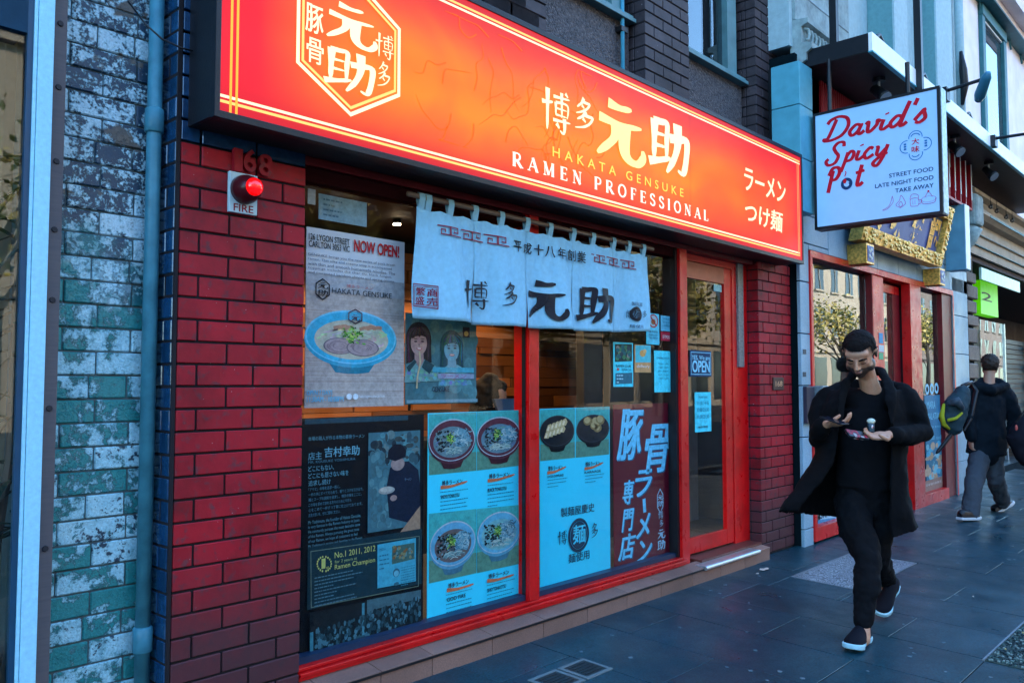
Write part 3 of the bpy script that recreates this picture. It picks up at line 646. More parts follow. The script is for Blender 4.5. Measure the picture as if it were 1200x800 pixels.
# drainpipe
dp = thing('drainpipe', 'pale blue painted drainpipe running down the painted brick wall', 'drainpipe', (1.33, .09, .1))
q = MB(); yp = .1; x1_, x2_ = FX(173.5, yp, 100), FX(190, yp, 100); xm = (x1_+x2_)/2; rp = (x2_-x1_)/2
q.tube([(xm, yp, .15), (xm, yp, 4.3)], rp, m_pipe, 20); q.build('pipe', dp, smooth=True)
for py in (143, 746):
    zc = FZ(182, py, yp); q = MB(); q.tube([(xm, yp, zc-.045), (xm, yp, zc-.04), (xm, yp, zc+.045), (xm, yp, zc+.05)], [rp+.004, rp+.008, rp+.008, rp+.003], m_pipe, 20); q.build('collar', dp, smooth=True)
q = MB(); q.tube([(xm, yp, .17), (xm, yp-.02, .13), (xm, yp-.08, .1)], [rp, rp, rp], m_pipe, 16); q.build('shoe', dp, smooth=True)
q = MB(); cp = [Vector((FX(158, .04, 0), .1, FZ(158, -4, .04))), Vector((FX(172, .02, 40), .03, FZ(172, 28, .02))), Vector((FX(190, .0, 40), -.0, FZ(190, 46, 0))), Vector((FX(212, -.02, 40), -.025, FZ(212, 57, -.02))), Vector((FX(236, -.02, 40), -.025, FZ(236, 63, -.02)))]
q.tube(cp, .004, m_bk2, 6); q.build('black_cable', label='thin black cable sagging from the painted wall to the signboard', cat='cable', smooth=True)

# ================================================================== ramen shop
ZL = 1.441; CS = .0848
lp = thing('brick_pillar', 'wide red painted brick pillar carrying the fire alarm at the left of the shop', 'brick pillar', (1.67, .06, .05))
q = MB(); q.box(1.404, 1.944, .008, .3, .0, ZL+CS*22, m_mort); q.build('mortar', lp)
nlow = 16
bricks(lp, 1.397, 1.951, ZL-CS*nlow, nlow+11, 0, m_red, [[1.602, 1.839], [1.48, 1.717]], CS, flip=1 if (nlow % 2 == 0) else 0)
ub = thing('brick_pillar', 'glossy dark blue painted bricks between the drainpipe and the signboard', 'brick pillar', (1.45, .06, 2.37))
q = MB(); q.box(1.405, 1.95, .008, .3, ZL+CS*11+.001, 4.3, m_mort); q.build('mortar', ub)
bricks(ub, 1.397, 1.951, ZL+CS*11, 22, 0, m_blue, [[1.48, 1.717], [1.602, 1.839]], CS)
sr = thing('brick_return', 'narrow glossy navy painted brick edge beside the drainpipe', 'wall', (1.39, .08, .1))
bricks(sr, .004, .145, ZL-CS*nlow, nlow+33, 1.381, m_blue, [[.075], []], CS, depth=.016, gap=.008, side=True, jit=.003)
q = MB(); q.box(1.384, 1.398, .0, .15, .05, 4.3, m_mort); q.build('mortar', sr)
rpz = 1.447; CR = .0835
rp_ = thing('brick_pillar', 'red painted brick pillar right of the ramen shop door with brown worn foot', 'brick pillar', (6.42, .06, .05))
q = MB(); q.box(6.128, 6.7, .008, .34, .0, 2.46, m_mort); q.build('mortar', rp_)
XR0, XR1 = 6.12, 6.715
JA = [6.2, 6.43, 6.67]; JB = [6.31, 6.55]
bricks(rp_, XR0, XR1, rpz-CR*16, 28, 0, m_red, [JB, JA], CR)
for r in range(28):
    z = rpz-CR*16+CR*(r+.5); y1 = .11 if r % 2 else .098
    place(brick_mesh(.13, .02, CR-.009, m_red), 'brick', rp_, (XR0+.0102, .095+.065, z), (0, 0, R(90)))
# small brown number plate on the pillar
t = thing('number_plate', 'small brown number plate on the front of the right brick pillar', 'number plate', (FX(911, 0), -.01, FZ(911, 449, 0)))
xx0, xx1, zz0, zz1 = FX(905, 0), FX(917, 0), FZ(905, 457, 0), FZ(905, 442, 0)
B('plate', t, M('brown_plate', (.05, .02, .02), .4), (xx0, xx1, -.012, .002, zz0, zz1), bevel=.003)
p = Pr(Y=-.0125); p.text('168', xx0+.035, xx1-.03, zz0+.03, zz1-.03, (.6, .35, .2), .03); p.build('lettering', t)

# upper storey
m_upb = M('upper_wall_render', (.03, .025, .028), .9)
up = thing('upper_wall', 'dark brown brick piers and pebble-dashed panels above the orange signboard', 'wall', (4.2, .4, 2.47))
q = MB(); q.box(1.43, 6.735, .36, .6, 2.47, 9, m_upb); q.build('wall', up)
P0, P1a, P1b, P2a, P2b = 3.738, FX(755.6, .17, 50), FX(807.8, .17, 50), FX(885, .17, 50), FX(923.5, .17, 50)
zup = FZ(755.6, 11.5, .17)
def pier(x0, x1, r0, r1, JJ, lab=None, sides=True):
    q = MB(); q.box(x0+.007, x1-.004, .178, .36, zup-CS*14, 9, m_mort); q.build('pier_core', up)
    for r in range(r0, r1):
        js = [x0]+[j for j in JJ[r % 2] if x0+.02 < j < x1-.02]+[x1]
        for a, b in zip(js, js[1:]):
            place(brick_mesh(b-a-.009, .09, CS-.011, m_dark), 'brick', up, ((a+b)/2, .17+.045, zup+CS*(r+.5)), (0, 0, 0))
        if sides:
            for (a, b) in (((.262, .36),) if r % 2 else ((.262, .30), (.30, .36))): place(brick_mesh(b-a-.008, .02, CS-.011, m_dark), 'brick', up, (x0+.0102, (a+b)/2, zup+CS*(r+.5)), (0, 0, R(90)))
JJ0 = [[P0-.08-.237*k for k in range(10)], [P0-.2-.237*k for k in range(10)]]
pier(2.3, P0, -8, 1, JJ0, sides=False)
s1 = .237
pier(P1a, P1b, -9, 4, [[P1a+.122, P1a+.122+s1, P1a+.122+2*s1], [P1a+.24, P1a+.24+s1]])
zup2 = FZ(885, 3, .17); k2 = round((zup2-zup)/CS)
pier(P2a, P2b, -10, 10, [[P2a+.12, P2a+.12+s1, P2a+.12+2*s1], [P2a+.24, P2a+.24+s1]])
B('brick_pier', up, m_dark, (1.43, 2.3, .17, .36, 2.47, 9))
YR = .30
for (a, b, pyx, pyy, lab) in ((P0, P1a-.01, 727, 26, ''), (P1b, P2a-.01, 862, 98.5, '')):
    zs = FZ(pyx, pyy, YR)
    B('pebble_panel', up, m_peb, (a+.001, b, YR, .37, 2.47, zs))
    w = thing('upstairs_window', 'teal-framed upstairs window %s' % ('between the left and middle brick piers, cut by the top of the photo' if a == P0 else 'mirroring branches and blue sky right of the middle brick pier'), 'window', ((a+b)/2, YR, zs))
    fb = FX(717 if a == P0 else 852, YR-.03, 10); fe = FX(727 if a == P0 else 863, YR-.03, 60)
    B('sill', w, M('teal_window_frame', (.1, .22, .24), .4, var=.2), (a+.002, b-.002, YR-.07, YR+.05, zs, zs+.03), (a+.002, b-.002, YR-.045, YR+.05, zs+.032, zs+.06), bevel=.003)
    B('frame', w, M('teal_window_frame', (.1, .22, .24), .4), (fb, fe, YR-.03, YR+.06, zs+.06, 7), (a+.01, a+.06, YR-.03, YR+.06, zs+.06, 7))
    B('pane', w, m_glassd, (a+.06, fb-.001, YR+.02, YR+.028, zs+.06, 7))
    B('dark_backing', w, M('black_backing', (.006, .008, .01), .9), (a+.01, b-.01, YR+.055, YR+.059, zs+.05, 7))  # plain black sheet closing the opening behind the pane
t = thing('conduit', 'thin bright blue conduit pipe beside the middle brick pier', 'conduit', (P1a-.1, .28, 3.0))
xq = FX(729.5, .26, 40); q = MB(); q.tube([(xq, .26, 2.8), (xq, .26, 7)], .014, M('sky_blue_pipe', (.08, .42, .62), .35), 12); q.build('pipe', t, smooth=True)
q = MB(); zc = FZ(729, 34, .26); q.box(xq-.03, xq+.05, .245, .3, zc-.02, zc+.015, m_bk2); q.build('clip', t)

# shell of the building behind (keeps daylight out of the room)
sh = thing('shop_building', 'two-storey brown building that houses the ramen shop', 'building', (4, 6, 0))
B('shell', sh, m_upb, (1.43, 6.73, .6, 12, 3.1, 9), (1.4, 6.74, 9, 12, 0, 3.1), (1.4, 1.43, .31, 9, 0, 3.1), (6.735, 6.76, .34, 9, 0, 3.1), (1.43, 6.735, .3, .6, 2.62, 3.1))
B('floor', sh, stone_mat('terrazzo', (.12, .13, .13), (.05, .05, .05), 90, .5), (1.43, 6.73, .14, 9, .0, .24))
B('ceiling', sh, m_char, (1.43, 6.73, .36, 9, 2.56, 2.61))

# step
XS0, XS1 = 1.955, 6.08
st = thing('shop_step', 'brown tiled step running under the shop window to the doorway', 'step', (4, 0, .09))
B('core', st, m_joint, (XS0, XS1, -.07, .14, .03, .183))
tj = [FX(p_, -.06, 700) for p_ in (503, 573, 633, 684.5, 731, 771, 808, 841, 870)]
tj = [tj[0]-.3*k for k in (3, 2, 1)]+tj; tj = [XS0]+[x for x in tj if x > XS0+.05]+[XS1]
for a, b in zip(tj, tj[1:]):
    place(brick_mesh(b-a-.004, .012, .11, m_tile, .0015), 'riser_tile', st, ((a+b)/2, -.079, .131), (0, 0, 0))
    place(brick_mesh(b-a-.004, .118, .012, m_tile, .0015), 'tread_tile', st, ((a+b)/2, -.03, .196), (R(9), 0, 0))
B('nosing', st, m_bk2, (XS0, FX(822, -.06, 660), -.0915, -.086, .178, .189))
q = MB(); a, b = FX(822, -.07, 655), FX(884, -.07, 645)+.02
q.box(a, b, -.095, -.02, .192, .206, m_alu); q.tube([(a, -.1, .192), (b, -.1, .192)], .014, m_alu, 12); q.build('aluminium_nosing', st, smooth=False)
B('threshold', st, wood_mat('threshold_timber', (.12, .03, .02), (.08, .02, .015), .1), (FX(805, .1, 650), XS1, -.019, .2, .2, .222))

# red joinery
YF = .03
wf = thing('shop_window', 'red-framed ramen shop window with sill, posts and dark red header', 'shop window', (3.5, .08, .2))
XD0 = FX(798, YF, 500); zsT = .262
B('sill', wf, m_redp, (1.955, XD0+.04, .0, .15, .2295, .2455), (1.955, XD0+.01, .022, .15, .247, zsT), bevel=.003)
B('sill_lower_rail', wf, m_redp, (1.955, XD0+.01, .012, .15, .2125, .228))
mx0, mx1 = FX(621, YF, 600), FX(632, YF, 600)
ZT = FZ(862, 306, YF)
B('post', wf, m_redp, (mx0, mx1, YF, .15, zsT+.001, ZT), bevel=.003)
B('dark_strip', wf, m_bk2, (mx0-.006, mx0-.001, .06, .085, zsT+.001, ZT))
xd1 = FX(806, YF, 500)
B('post', wf, m_redp, (XD0-.003, xd1, YF-.008, .15, .2, ZT), bevel=.003)
B('dark_strip', wf, m_bk2, (XD0-.03, XD0-.004, YF+.015, .15, zsT+.001, ZT))
B('header', wf, m_redd, (1.955, 6.1, YF, .16, ZT+.001, ZT+.14), (1.955, 6.1, YF-.02, .3, ZT+.142, 2.6))
B('header_rail', wf, M('dull_red_rail', (.03, .004, .006), .9, spec=.1), (1.955, mx0-.002, YF+.03, .15, ZT-.06, ZT-.001), (mx1+.002, XD0-.005, YF+.03, .15, ZT-.06, ZT-.001))  # header rail in a very dark matt red
B('bottom_gasket', wf, M('navy_gasket', (.01, .03, .07), .4), (1.955, mx0-.002, .06, .13, zsT+.001, zsT+.03), (mx1+.001, XD0-.03, .06, .13, zsT+.001, zsT+.03))
YG = .095
B('pane', wf, m_glass, (1.957, mx0-.001, YG, YG+.006, zsT+.03, ZT-.06))
B('pane', wf, m_glass, (mx1+.001, XD0-.005, YG, YG+.006, zsT+.03, ZT-.06))
# door
dr = thing('shop_door', 'red-framed glass door of the ramen shop with an OPEN sign', 'door', (5.6, .08, .23))
YDR = .1; xe0, xe1 = FX(851.5, YDR, 450), FX(859.7, YDR, 450)
B('jamb', dr, m_redp, (xe1, XR0+.002, YDR, .2, .2, ZT), bevel=.003)
B('lintel', dr, m_redp, (xd1+.001, xe1-.001, YDR, .2, ZT-.05, ZT))
zg0, zg1 = FZ(806, 632, YDR+.01), FZ(806, 325, YDR+.01)
B('stile', dr, m_redp, (xe0, xe1-.003, YDR+.01, .145, .235, ZT-.052), bevel=.002)
B('top_rail', dr, M('brown_red_rail', (.45, .12, .08), .35), (xd1+.002, xe0-.001, YDR+.012, .143, zg1, ZT-.053))  # top rail in a plain brownish red
B('bottom_rail', dr, m_redp, (xd1+.002, xe0-.001, YDR+.012, .143, .235, zg0), bevel=.002)
B('pane', dr, m_glass, (xd1+.003, xe0-.0, .125, .131, zg0+.001, zg1-.001))
B('stile', dr, m_redp, (xd1+.001, xd1+.02, YDR+.01, .145, zg0+.001, zg1-.002))
B('metal_channel', dr, m_galv, (FX(866, YDR-.02, 400), FX(872, YDR-.02, 400), YDR-.02, YDR-.001, FZ(869, 430, YDR), FZ(869, 305, YDR)))
# inside behind the door: pale column, mat
sdw = thing('interior_partition', 'dim grey partition with a pale edge seen through the glass door', 'partition', (6, 1.2, .24))
B('panel', sdw, M('dim_olive_wall', (.05, .055, .05), .9, var=.3, scale=2), (5.35, 6.6, .9, .96, .24, 2.55))
B('pale_edge', sdw, M('pale_grey_post', (.3, .32, .31), .8), (6.15, 6.6, .84, .898, .24, 2.55))
B('door_mat', None, M('speckled_mat', (.12, .13, .11), .95, var=.9, scale=60), (5.3, 6.05, .2, .75, .24, .252), label='speckled grey mat inside the glass door', cat='mat')
# interior
ww = thing('timber_feature_wall', 'stacked orange-brown timber board wall inside the shop behind the window', 'wall', (4, 1.9, .24))
B('backing', ww, m_char, (1.5, 6.7, 1.95, 2.0, .24, 2.55))
rd = random.Random(3); z = .8; boards = 0
while z < 2.4:
    h = rd.choice((.055, .08, .1)); x = 1.9+rd.random()*.3
    while x < 6.6:
        w = rd.uniform(.35, .95); w = min(w, 6.7-x)
        if w > .1: place(brick_mesh(round(w, 1), .03, h-.004, m_wood, .002), 'board', ww, (x+w/2, 1.93-rd.choice((0, .012, .025)), z+h/2))
        x += w+.004
    z += h
B('cabinet', None, M('grey_cabinet', (.045, .045, .045), .6), (5.1, 5.345, .96, 1.04, .24, 2.4), label='grey tall cabinet with small bright handles inside the shop', cat='cabinet', bevel=.005)
cnt = thing('counter', 'dark serving counter inside the shop behind the window posters', 'counter', (3.3, 1.0, .24)); B('top', cnt, m_char, (2.2, 4.5, 1.45, 1.8, 1.0, 1.05)); B('front', cnt, m_char, (2.2, 4.5, 1.5, 1.75, .24, .999))
mb_ = thing('menu_stand', 'dark blue slanted menu stand standing just inside the window right of the post', 'menu stand', (3.75, .5, 1.2))
q = MB(); q.prism([(.35, 1.05), (.37, 1.05), (.52, 1.36), (.5, 1.36)], 3.62, 3.86, M('navy_board', (.01, .03, .07), .3), 'x'); q.build('board', mb_)
q = MB(); q.tube([(3.84, .36, 1.05), (3.93, .5, 1.38)], .004, m_alu, 6); q.tube([(3.93, .5, 1.38), (4.0, .42, 1.05)], .004, m_alu, 6); q.build('leg', mb_)
for i, (x, y) in enumerate(((2.62, 1.2), (3.5, 1.3), (4.4, 1.2), (2.1, .8))):
    t = thing('downlight', 'small warm downlight in the shop ceiling, %s' % ('the bright one showing beside the noren', 'the one over the timber wall', 'the one over the cabinet', 'the one at the back left')[i], 'lamp', (x, y, 2.5), 'ceiling downlights')
    q = MB(); q.cone((x, y, 2.53), (0, 0, 1), .03, .03, .03, m_bk2); q.build('housing', t)
    q = MB(); q.cone((x, y, 2.522), (0, 0, 1), .025, .025, .006, M('lamp_glow', (1, .8, .5), emit=(1, .75, .45), es=8)); q.build('bulb', t)
    ld = bpy.data.lights.new('downlight_light', 'SPOT'); ld.energy = 5; ld.spot_size = R(130); ld.color = (1, .62, .3); ld.shadow_soft_size = .05
    lo = bpy.data.objects.new('downlight_light', ld); COL.objects.link(lo); lo.parent = t; lo.location = (0, 0, -.03)

# signboard
YS = -.21; sx0, sx1, sz0, sz1 = 1.443, 6.483, 2.452, 3.30
sg = thing('signboard', 'long backlit orange and red ramen shop lightbox sign with gold lettering', 'sign', (4, -.1, 2.45))
fr = .022
B('case', sg, m_black, (sx0, sx1, YS+.012, .13, sz0+.001, sz1), (sx0-.004, sx1+.004, YS-.006, YS+.03, sz0-.028, sz0), (sx0-.004, sx1+.004, YS-.006, YS+.03, sz1, sz1+.03), (sx0-fr, sx0, YS-.006, YS+.03, sz0-.0275, sz1+.0295), (sx1, sx1+fr, YS-.006, YS+.03, sz0-.0275, sz1+.0295), bevel=.002)
B('side_panel', sg, m_black, (sx0-.018, sx0-.001, YS+.031, .0, sz0-.02, sz1+.02))
B('soffit', sg, M('soffit_dark', (.015, .012, .014), .5), (sx0, sx1, YS+.031, .012, sz0-.02, sz0))
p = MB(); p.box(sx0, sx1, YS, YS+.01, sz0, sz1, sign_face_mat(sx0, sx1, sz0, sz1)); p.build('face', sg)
K = SIGN_E*1.08
GO, YW_, WH = (.9, .42, .05), (1.0, .6, .16), (1, .88, .52)
def ent(px, py): return F(px, py, YS)
p = Pr(Y=YS-.0005, es=K)
for dz in (.037, .057):
    for za, zb in ((sz0+dz-.0055, sz0+dz+.0055), (sz1-dz-.0055, sz1-dz+.0055)): p.rect(sx0, sx1-.05 if za < 2.9 else sx1-.02, za, zb, YW_ if dz < .04 else WH)
for px in (271, 278): u = FX(px, YS, 60); p.rect(u-.005, u+.005, sz0, sz1, GO)
for dz in (.045, .07): p.rect(sx1-dz-.006, sx1-dz+.004, sz0+.03, sz1-.03, (.9, .35, .12))
p.build('gold_border', sg)
# hexagonal crest
p = Pr(Y=YS-.004, es=K)
def hexa(cu, cv, ru, rv, w, col):
    A = [R(a) for a in (90, 30, -30, -90, -150, 150)]; o = [(cu+ru*math.cos(a)/math.cos(R(30)), cv+rv*math.sin(a)) for a in A]; i_ = [(cu+(ru-w)*math.cos(a)/math.cos(R(30)), cv+(rv-w*1.15)*math.sin(a)) for a in A]
    p.geo(o+i_, [(k, (k+1) % 6, (k+1) % 6+6, k+6) for k in range(6)], col)
hx0, hx1 = FX(346.5, YS, 60), FX(468.5, YS, 80); hb = FZ(410, 137, YS); hz = FZ(346.5, 74, YS)
cu = (hx0+hx1)/2; rv = (hz-hb)*2; cv = hb+rv; ru = (hx1-hx0)/2
hexa(cu, cv, ru, rv, .016, WH); hexa(cu, cv, ru-.024, rv-.03, .012, YW_)
p.pglyph(G_GEN, 381, 441, -8, 44, WH); p.pglyph(G_SUKE, 380, 440, 48, 100, WH)
p.tb('豚', 358, 379, 2, 36, WH, .02); p.tb('骨', 359, 379, 42, 72, WH, .02)
p.pglyph(G_HAKU, 440, 461, 36, 66, WH, .8); p.pglyph(G_TA, 440, 457, 70, 100, WH, .8)
p.build('crest', sg)
p = Pr(Y=YS-.004, es=K)
for g_, bx_, c_, k_ in ((G_HAKU, (635, 668, 98, 150), WH, 1.1), (G_TA, (671, 696, 110, 148), WH, 1.1), (G_GEN, (697, 754, 104, 182), (1, .78, .3), 1.15), (G_SUKE, (760, 807, 130, 196), WH, 1.2)):
    p.pglyph(g_, *bx_, c_, k_); p.build('brush_character', sg); p = Pr(Y=YS-.004, es=K)
p = Pr(Y=YS-.004, es=K); u0, u1 = FX(647, YS, 200), FX(800, YS, 200); v = FZ(647, 183, YS), FZ(647, 168, YS)
p.text('HAKATA GENSUKE', u0, u1, 2.667, 2.722, (1, .62, .1), .02, 0, 1.7); p.build('lettering', sg)
p = Pr(Y=YS-.004, es=K); u0, u1 = FX(600, YS, 200), FX(829, YS, 230); v = 2.55, 2.63
p.serif('RAMEN PROFESSIONAL', u0, u1, v[0], v[1], (1, .86, .72), .42, 1.5); p.build('lettering', sg)
p = Pr(Y=YS-.004, es=K); p.tb('ラーメン', 872, 920, 195, 222, WH, .035, .1); p.tb('つけ麺', 873, 917, 234, 260, WH, .035, .1); p.build('lettering', sg)
p = Pr(Y=YS-.0015, es=SIGN_E*.95)      # faint flame-like linework printed on the vinyl
rd = random.Random(11)
for k in range(34):
    u = rd.uniform(FX(515, YS, 100), FX(700, YS, 100)); v = rd.uniform(2.62, 3.18); n = rd.randint(4, 6); a = rd.uniform(0, 6.28); pts = [(u, v)]
    for i in range(n): a += rd.uniform(-1.1, 1.1); pts.append((pts[-1][0]+.06*math.cos(a), min(3.2, max(2.58, pts[-1][1]+.07*math.sin(a)))))
    p.stroke(pts, .006, (.85, .12, .012), 'brush'); p.lay = 1
p.build('faint_linework', sg)

# fire alarm
fa = thing('fire_alarm', 'white fire alarm plate with red dome lamp marked FIRE on the left red pillar', 'fire alarm', (1.67, -.02, 2.2))
a, b, c, d = FX(268, -.01, 225), FX(301, -.01, 225), FZ(268, 248, -.01), FZ(268, 200, -.01)
B('plate', fa, M('enamel_plate', (.42, .6, .66), .3), (a, b, -.016, .002, c, d), bevel=.003)
cx, cz = (a+b)/2, FZ(284, 223, -.01)
q = MB(); q.tube([(cx, -.014, cz), (cx, -.04, cz), (cx, -.06, cz), (cx, -.085, cz-.002), (cx, -.1, cz-.003)], [.058, .058, .052, .044, .03], M('dark_red_bezel', (.06, .006, .01), .3), 24); q.build('bezel', fa, smooth=True)
q = MB(); q.ball((cx+.0, -.098, cz-.0), (.036, .03, .036), M('red_lens', (.5, .01, .01), .08, bump=0, coat=1, emit=(.6, .0, .0), es=.25)); q.build('lens', fa, smooth=True)
p = Pr(Y=-.017); p.text('FIRE', a+.018, b-.018, c+.006, c+.036, (.22, .02, .03), .03); p.text('FIRE ALARM', a+.05, b-.05, d-.026, d-.014, (.3, .02, .03), .02); p.build('lettering', fa)
t = thing('house_number', 'red painted raised numerals 168 above the fire alarm', 'house number', (1.7, -.01, 2.3))
for ch, x0_, x1_ in (('1', 272, 282), ('6', 283, 298), ('8', 301, 317)):
    vs, fs = text_geo(ch, .02); ax, bx = min(v[0] for v in vs), max(v[0] for v in vs); ay, by = min(v[1] for v in vs), max(v[1] for v in vs)
    X0, X1 = FX(x0_, 0, 190), FX(x1_, 0, 190); Z0, Z1 = FZ(x0_, 201 if ch != '8' else 206, 0), FZ(x0_, 174 if ch != '8' else 180, 0); q = MB()
    P = [(X0+(v[0]-ax)/(bx-ax)*(X1-X0), Z0+(v[1]-ay)/(by-ay)*(Z1-Z0)) for v in vs]
    n = len(P); q.add([(x, -.018, z) for x, z in P], fs, m_red)
    ec = {}
    for f in fs:
        for i in range(len(f)): e = tuple(sorted((f[i], f[(i+1) % len(f)]))); ec[e] = ec.get(e, 0)+1
    q.add([(x, -.018, z) for x, z in P]+[(x, .004, z) for x, z in P], [(e[0], e[1], e[1]+n, e[0]+n) for e, k in ec.items() if k == 1], m_red)
    q.build('numeral', t)

# noren
def wv(u, v):
    k = max(0, min(1, (2.36-v)/.5)); return -.034-.024*math.sin(u*15+1+v*1.6)*k-.010*math.sin(u*37+v*9)*k-.004*math.sin(u*90)*(1-k)
YN = -.03
no = thing('noren_curtain', 'pale blue cotton noren curtain with black brush characters hanging over the shop window', 'curtain', (3.4, -.03, 2.35))
RL, RR = F(487, 229, YN), F(761, 291, YN)
q = MB(); q.tube([(RL[0]-.05, YN-.0, RL[1]), (RR[0]+.04, YN-.0, RR[1])], .013, wood_mat('bamboo_rod', (.2, .13, .09), (.12, .08, .06), .1), 10); q.build('rod', no, smooth=True)
zrod = lambda x: RL[1]+(RR[1]-RL[1])*(x-RL[0])/(RR[0]-RL[0])
XN0, XN1 = FX(487, YN, 300), FX(757, YN, 320)
tabs = [FX(p_, YN, 250) for p_ in (493, 501, 527, 556, 587, 617, 644, 671, 694, 718, 736, 753)]
for x in tabs:
    q = MB(); zz = zrod(x); w = .019
    ring = [(YN-.003, zz-.062), (YN-.016, zz-.01), (YN-.012, zz+.014), (YN, zz+.019), (YN+.014, zz+.01), (YN+.012, zz-.02), (YN+.002, zz-.062)]
    q.add([(x-w, y, z) for y, z in ring]+[(x+w, y, z) for y, z in ring], [(i, i+1, i+8, i+7) for i in range(6)], m_cloth); q.build('tab', no, smooth=True)
sl = [XN0]+[FX(p_, YN, 350) for p_ in (555.8, 617, 671, 718)]+[XN1]
bot = [(372, 378), (380, 383), (384, 386), (387, 389), (389, 388)]; botx = [(482.5, 554), (558, 616), (618, 669.5), (672, 716.5), (721, 757)]
for i in range(5):
    q = MB(); nx, nz_ = 24, 26; vs = []
    zb = [FZ(botx[i][0], bot[i][0], YN), FZ(botx[i][1], bot[i][1], YN)]; gl = .010 if i else -.008; gr = .010 if i < 4 else .0
    for r in range(nz_+1):
        for c in range(nx+1):
            s = c/nx; t_ = r/nz_; x = sl[i]+(sl[i+1]-sl[i])*s
            zt = zrod(x)-.052-.012*abs(math.sin((x-XN0)*math.pi/.155)); z = zt+(zb[0]+(zb[1]-zb[0])*s-zt)*t_
            k = max(0, t_-.3)/.7; x += (gl*(1-s)-gr*s)*k
            vs.append((x, wv(x, z)+(.012*(1-s)*k if i in (1, 4) else 0), z))
    q.add(vs, [(r*(nx+1)+c, r*(nx+1)+c+1, (r+1)*(nx+1)+c+1, (r+1)*(nx+1)+c) for r in range(nz_) for c in range(nx)], m_cloth)
    o = q.build('cloth_panel', no, smooth=True); sd = o.modifiers.new('thick', 'SOLIDIFY'); sd.thickness = .0025; sd.offset = -1
CK, DR = (.02, .022, .03), (.25, .02, .04)
p = Pr(Y=YN, warp=wv, off=.008, step=.0006)
for g_, bx_, k_ in ((G_HAKU, (542, 573, 326, 361), 1.0), (G_TA, (583, 603, 330, 358), 1.0), (G_GEN, (617, 659, 324, 374), 1.15), (G_SUKE, (677, 716, 333, 378), 1.2)):
    p.pglyph(g_, *bx_, CK, k_); p.build('brush_character', no); p = Pr(Y=YN, warp=wv, off=.008, step=.0006)
for i, ch in enumerate('平成十八年創業'): p.tb(ch, 599+i*12.55, 609.5+i*12.55, 281.5+i*2.1, 294.5+i*2.1, CK, .025)
p.build('small_characters', no)
p = Pr(Y=YN, warp=wv, off=.008, step=.0006)
def key(x0, y0, w, h, n, lw):
    for k in range(n):
        f = (lambda a, b: F(x0+(k+a)*w, y0+(k+a)*w*(.19)+b*h, YN)); P = [f(.04, .0), f(.96, .0), f(.96, 1), f(.3, 1), f(.3, .4), f(.62, .4), f(.62, .66)] if k % 2 == 0 else [f(.96, 1), f(.04, 1), f(.04, 0), f(.7, 0), f(.7, .6), f(.38, .6), f(.38, .34)]
        for a, b in zip(P, P[1:]):
            dx, dz = b[0]-a[0], b[1]-a[1]; l = math.hypot(dx, dz); nx_, nz2 = -dz/l*lw/2, dx/l*lw/2; ex, ez = dx/l*lw/2, dz/l*lw/2
            p.lay = 1 if abs(dx) > abs(dz) else 3; p.geo([(a[0]-ex+nx_, a[1]-ez+nz2), (a[0]-ex-nx_, a[1]-ez-nz2), (b[0]+ex-nx_, b[1]+ez-nz2), (b[0]+ex+nx_, b[1]+ez+nz2)], [(0, 1, 2, 3)], DR)
key(510, 264, 14, 9.5, 6, .006); key(691, 298, 8.7, 8, 6, .006)
p.lay = 1
p.pline([(487, 332), (510.5, 336), (510, 362), (486, 358), (487, 332)], .005, DR); p.pline([(488.5, 334.5), (509, 338), (508.5, 359.5), (487.5, 356), (488.5, 334.5)], .0025, DR)
for ch, x0_, y0_ in (('商', 500, 338), ('売', 500, 348.5), ('繁', 489.5, 336), ('盛', 489, 346.5)): p.tb(ch, x0_, x0_+9, y0_, y0_+9.5, DR, .03)
p.build('red_pattern', no)
p = Pr(Y=YN, warp=wv, off=.008, step=.0006); p.pell(743, 368, 5.5, 8.5, CK, ri=.6); p.tb('麺', 739.5, 746.5, 363, 373, CK, .02); p.tb('博', 735, 739, 363, 372, CK); p.tb('多', 749.5, 753, 364, 372, CK)
p.tb('製麺屋', 738, 749, 353.5, 358, CK); p.tb('麺使用', 738, 749, 380, 384, CK); p.build('small_crest', no)

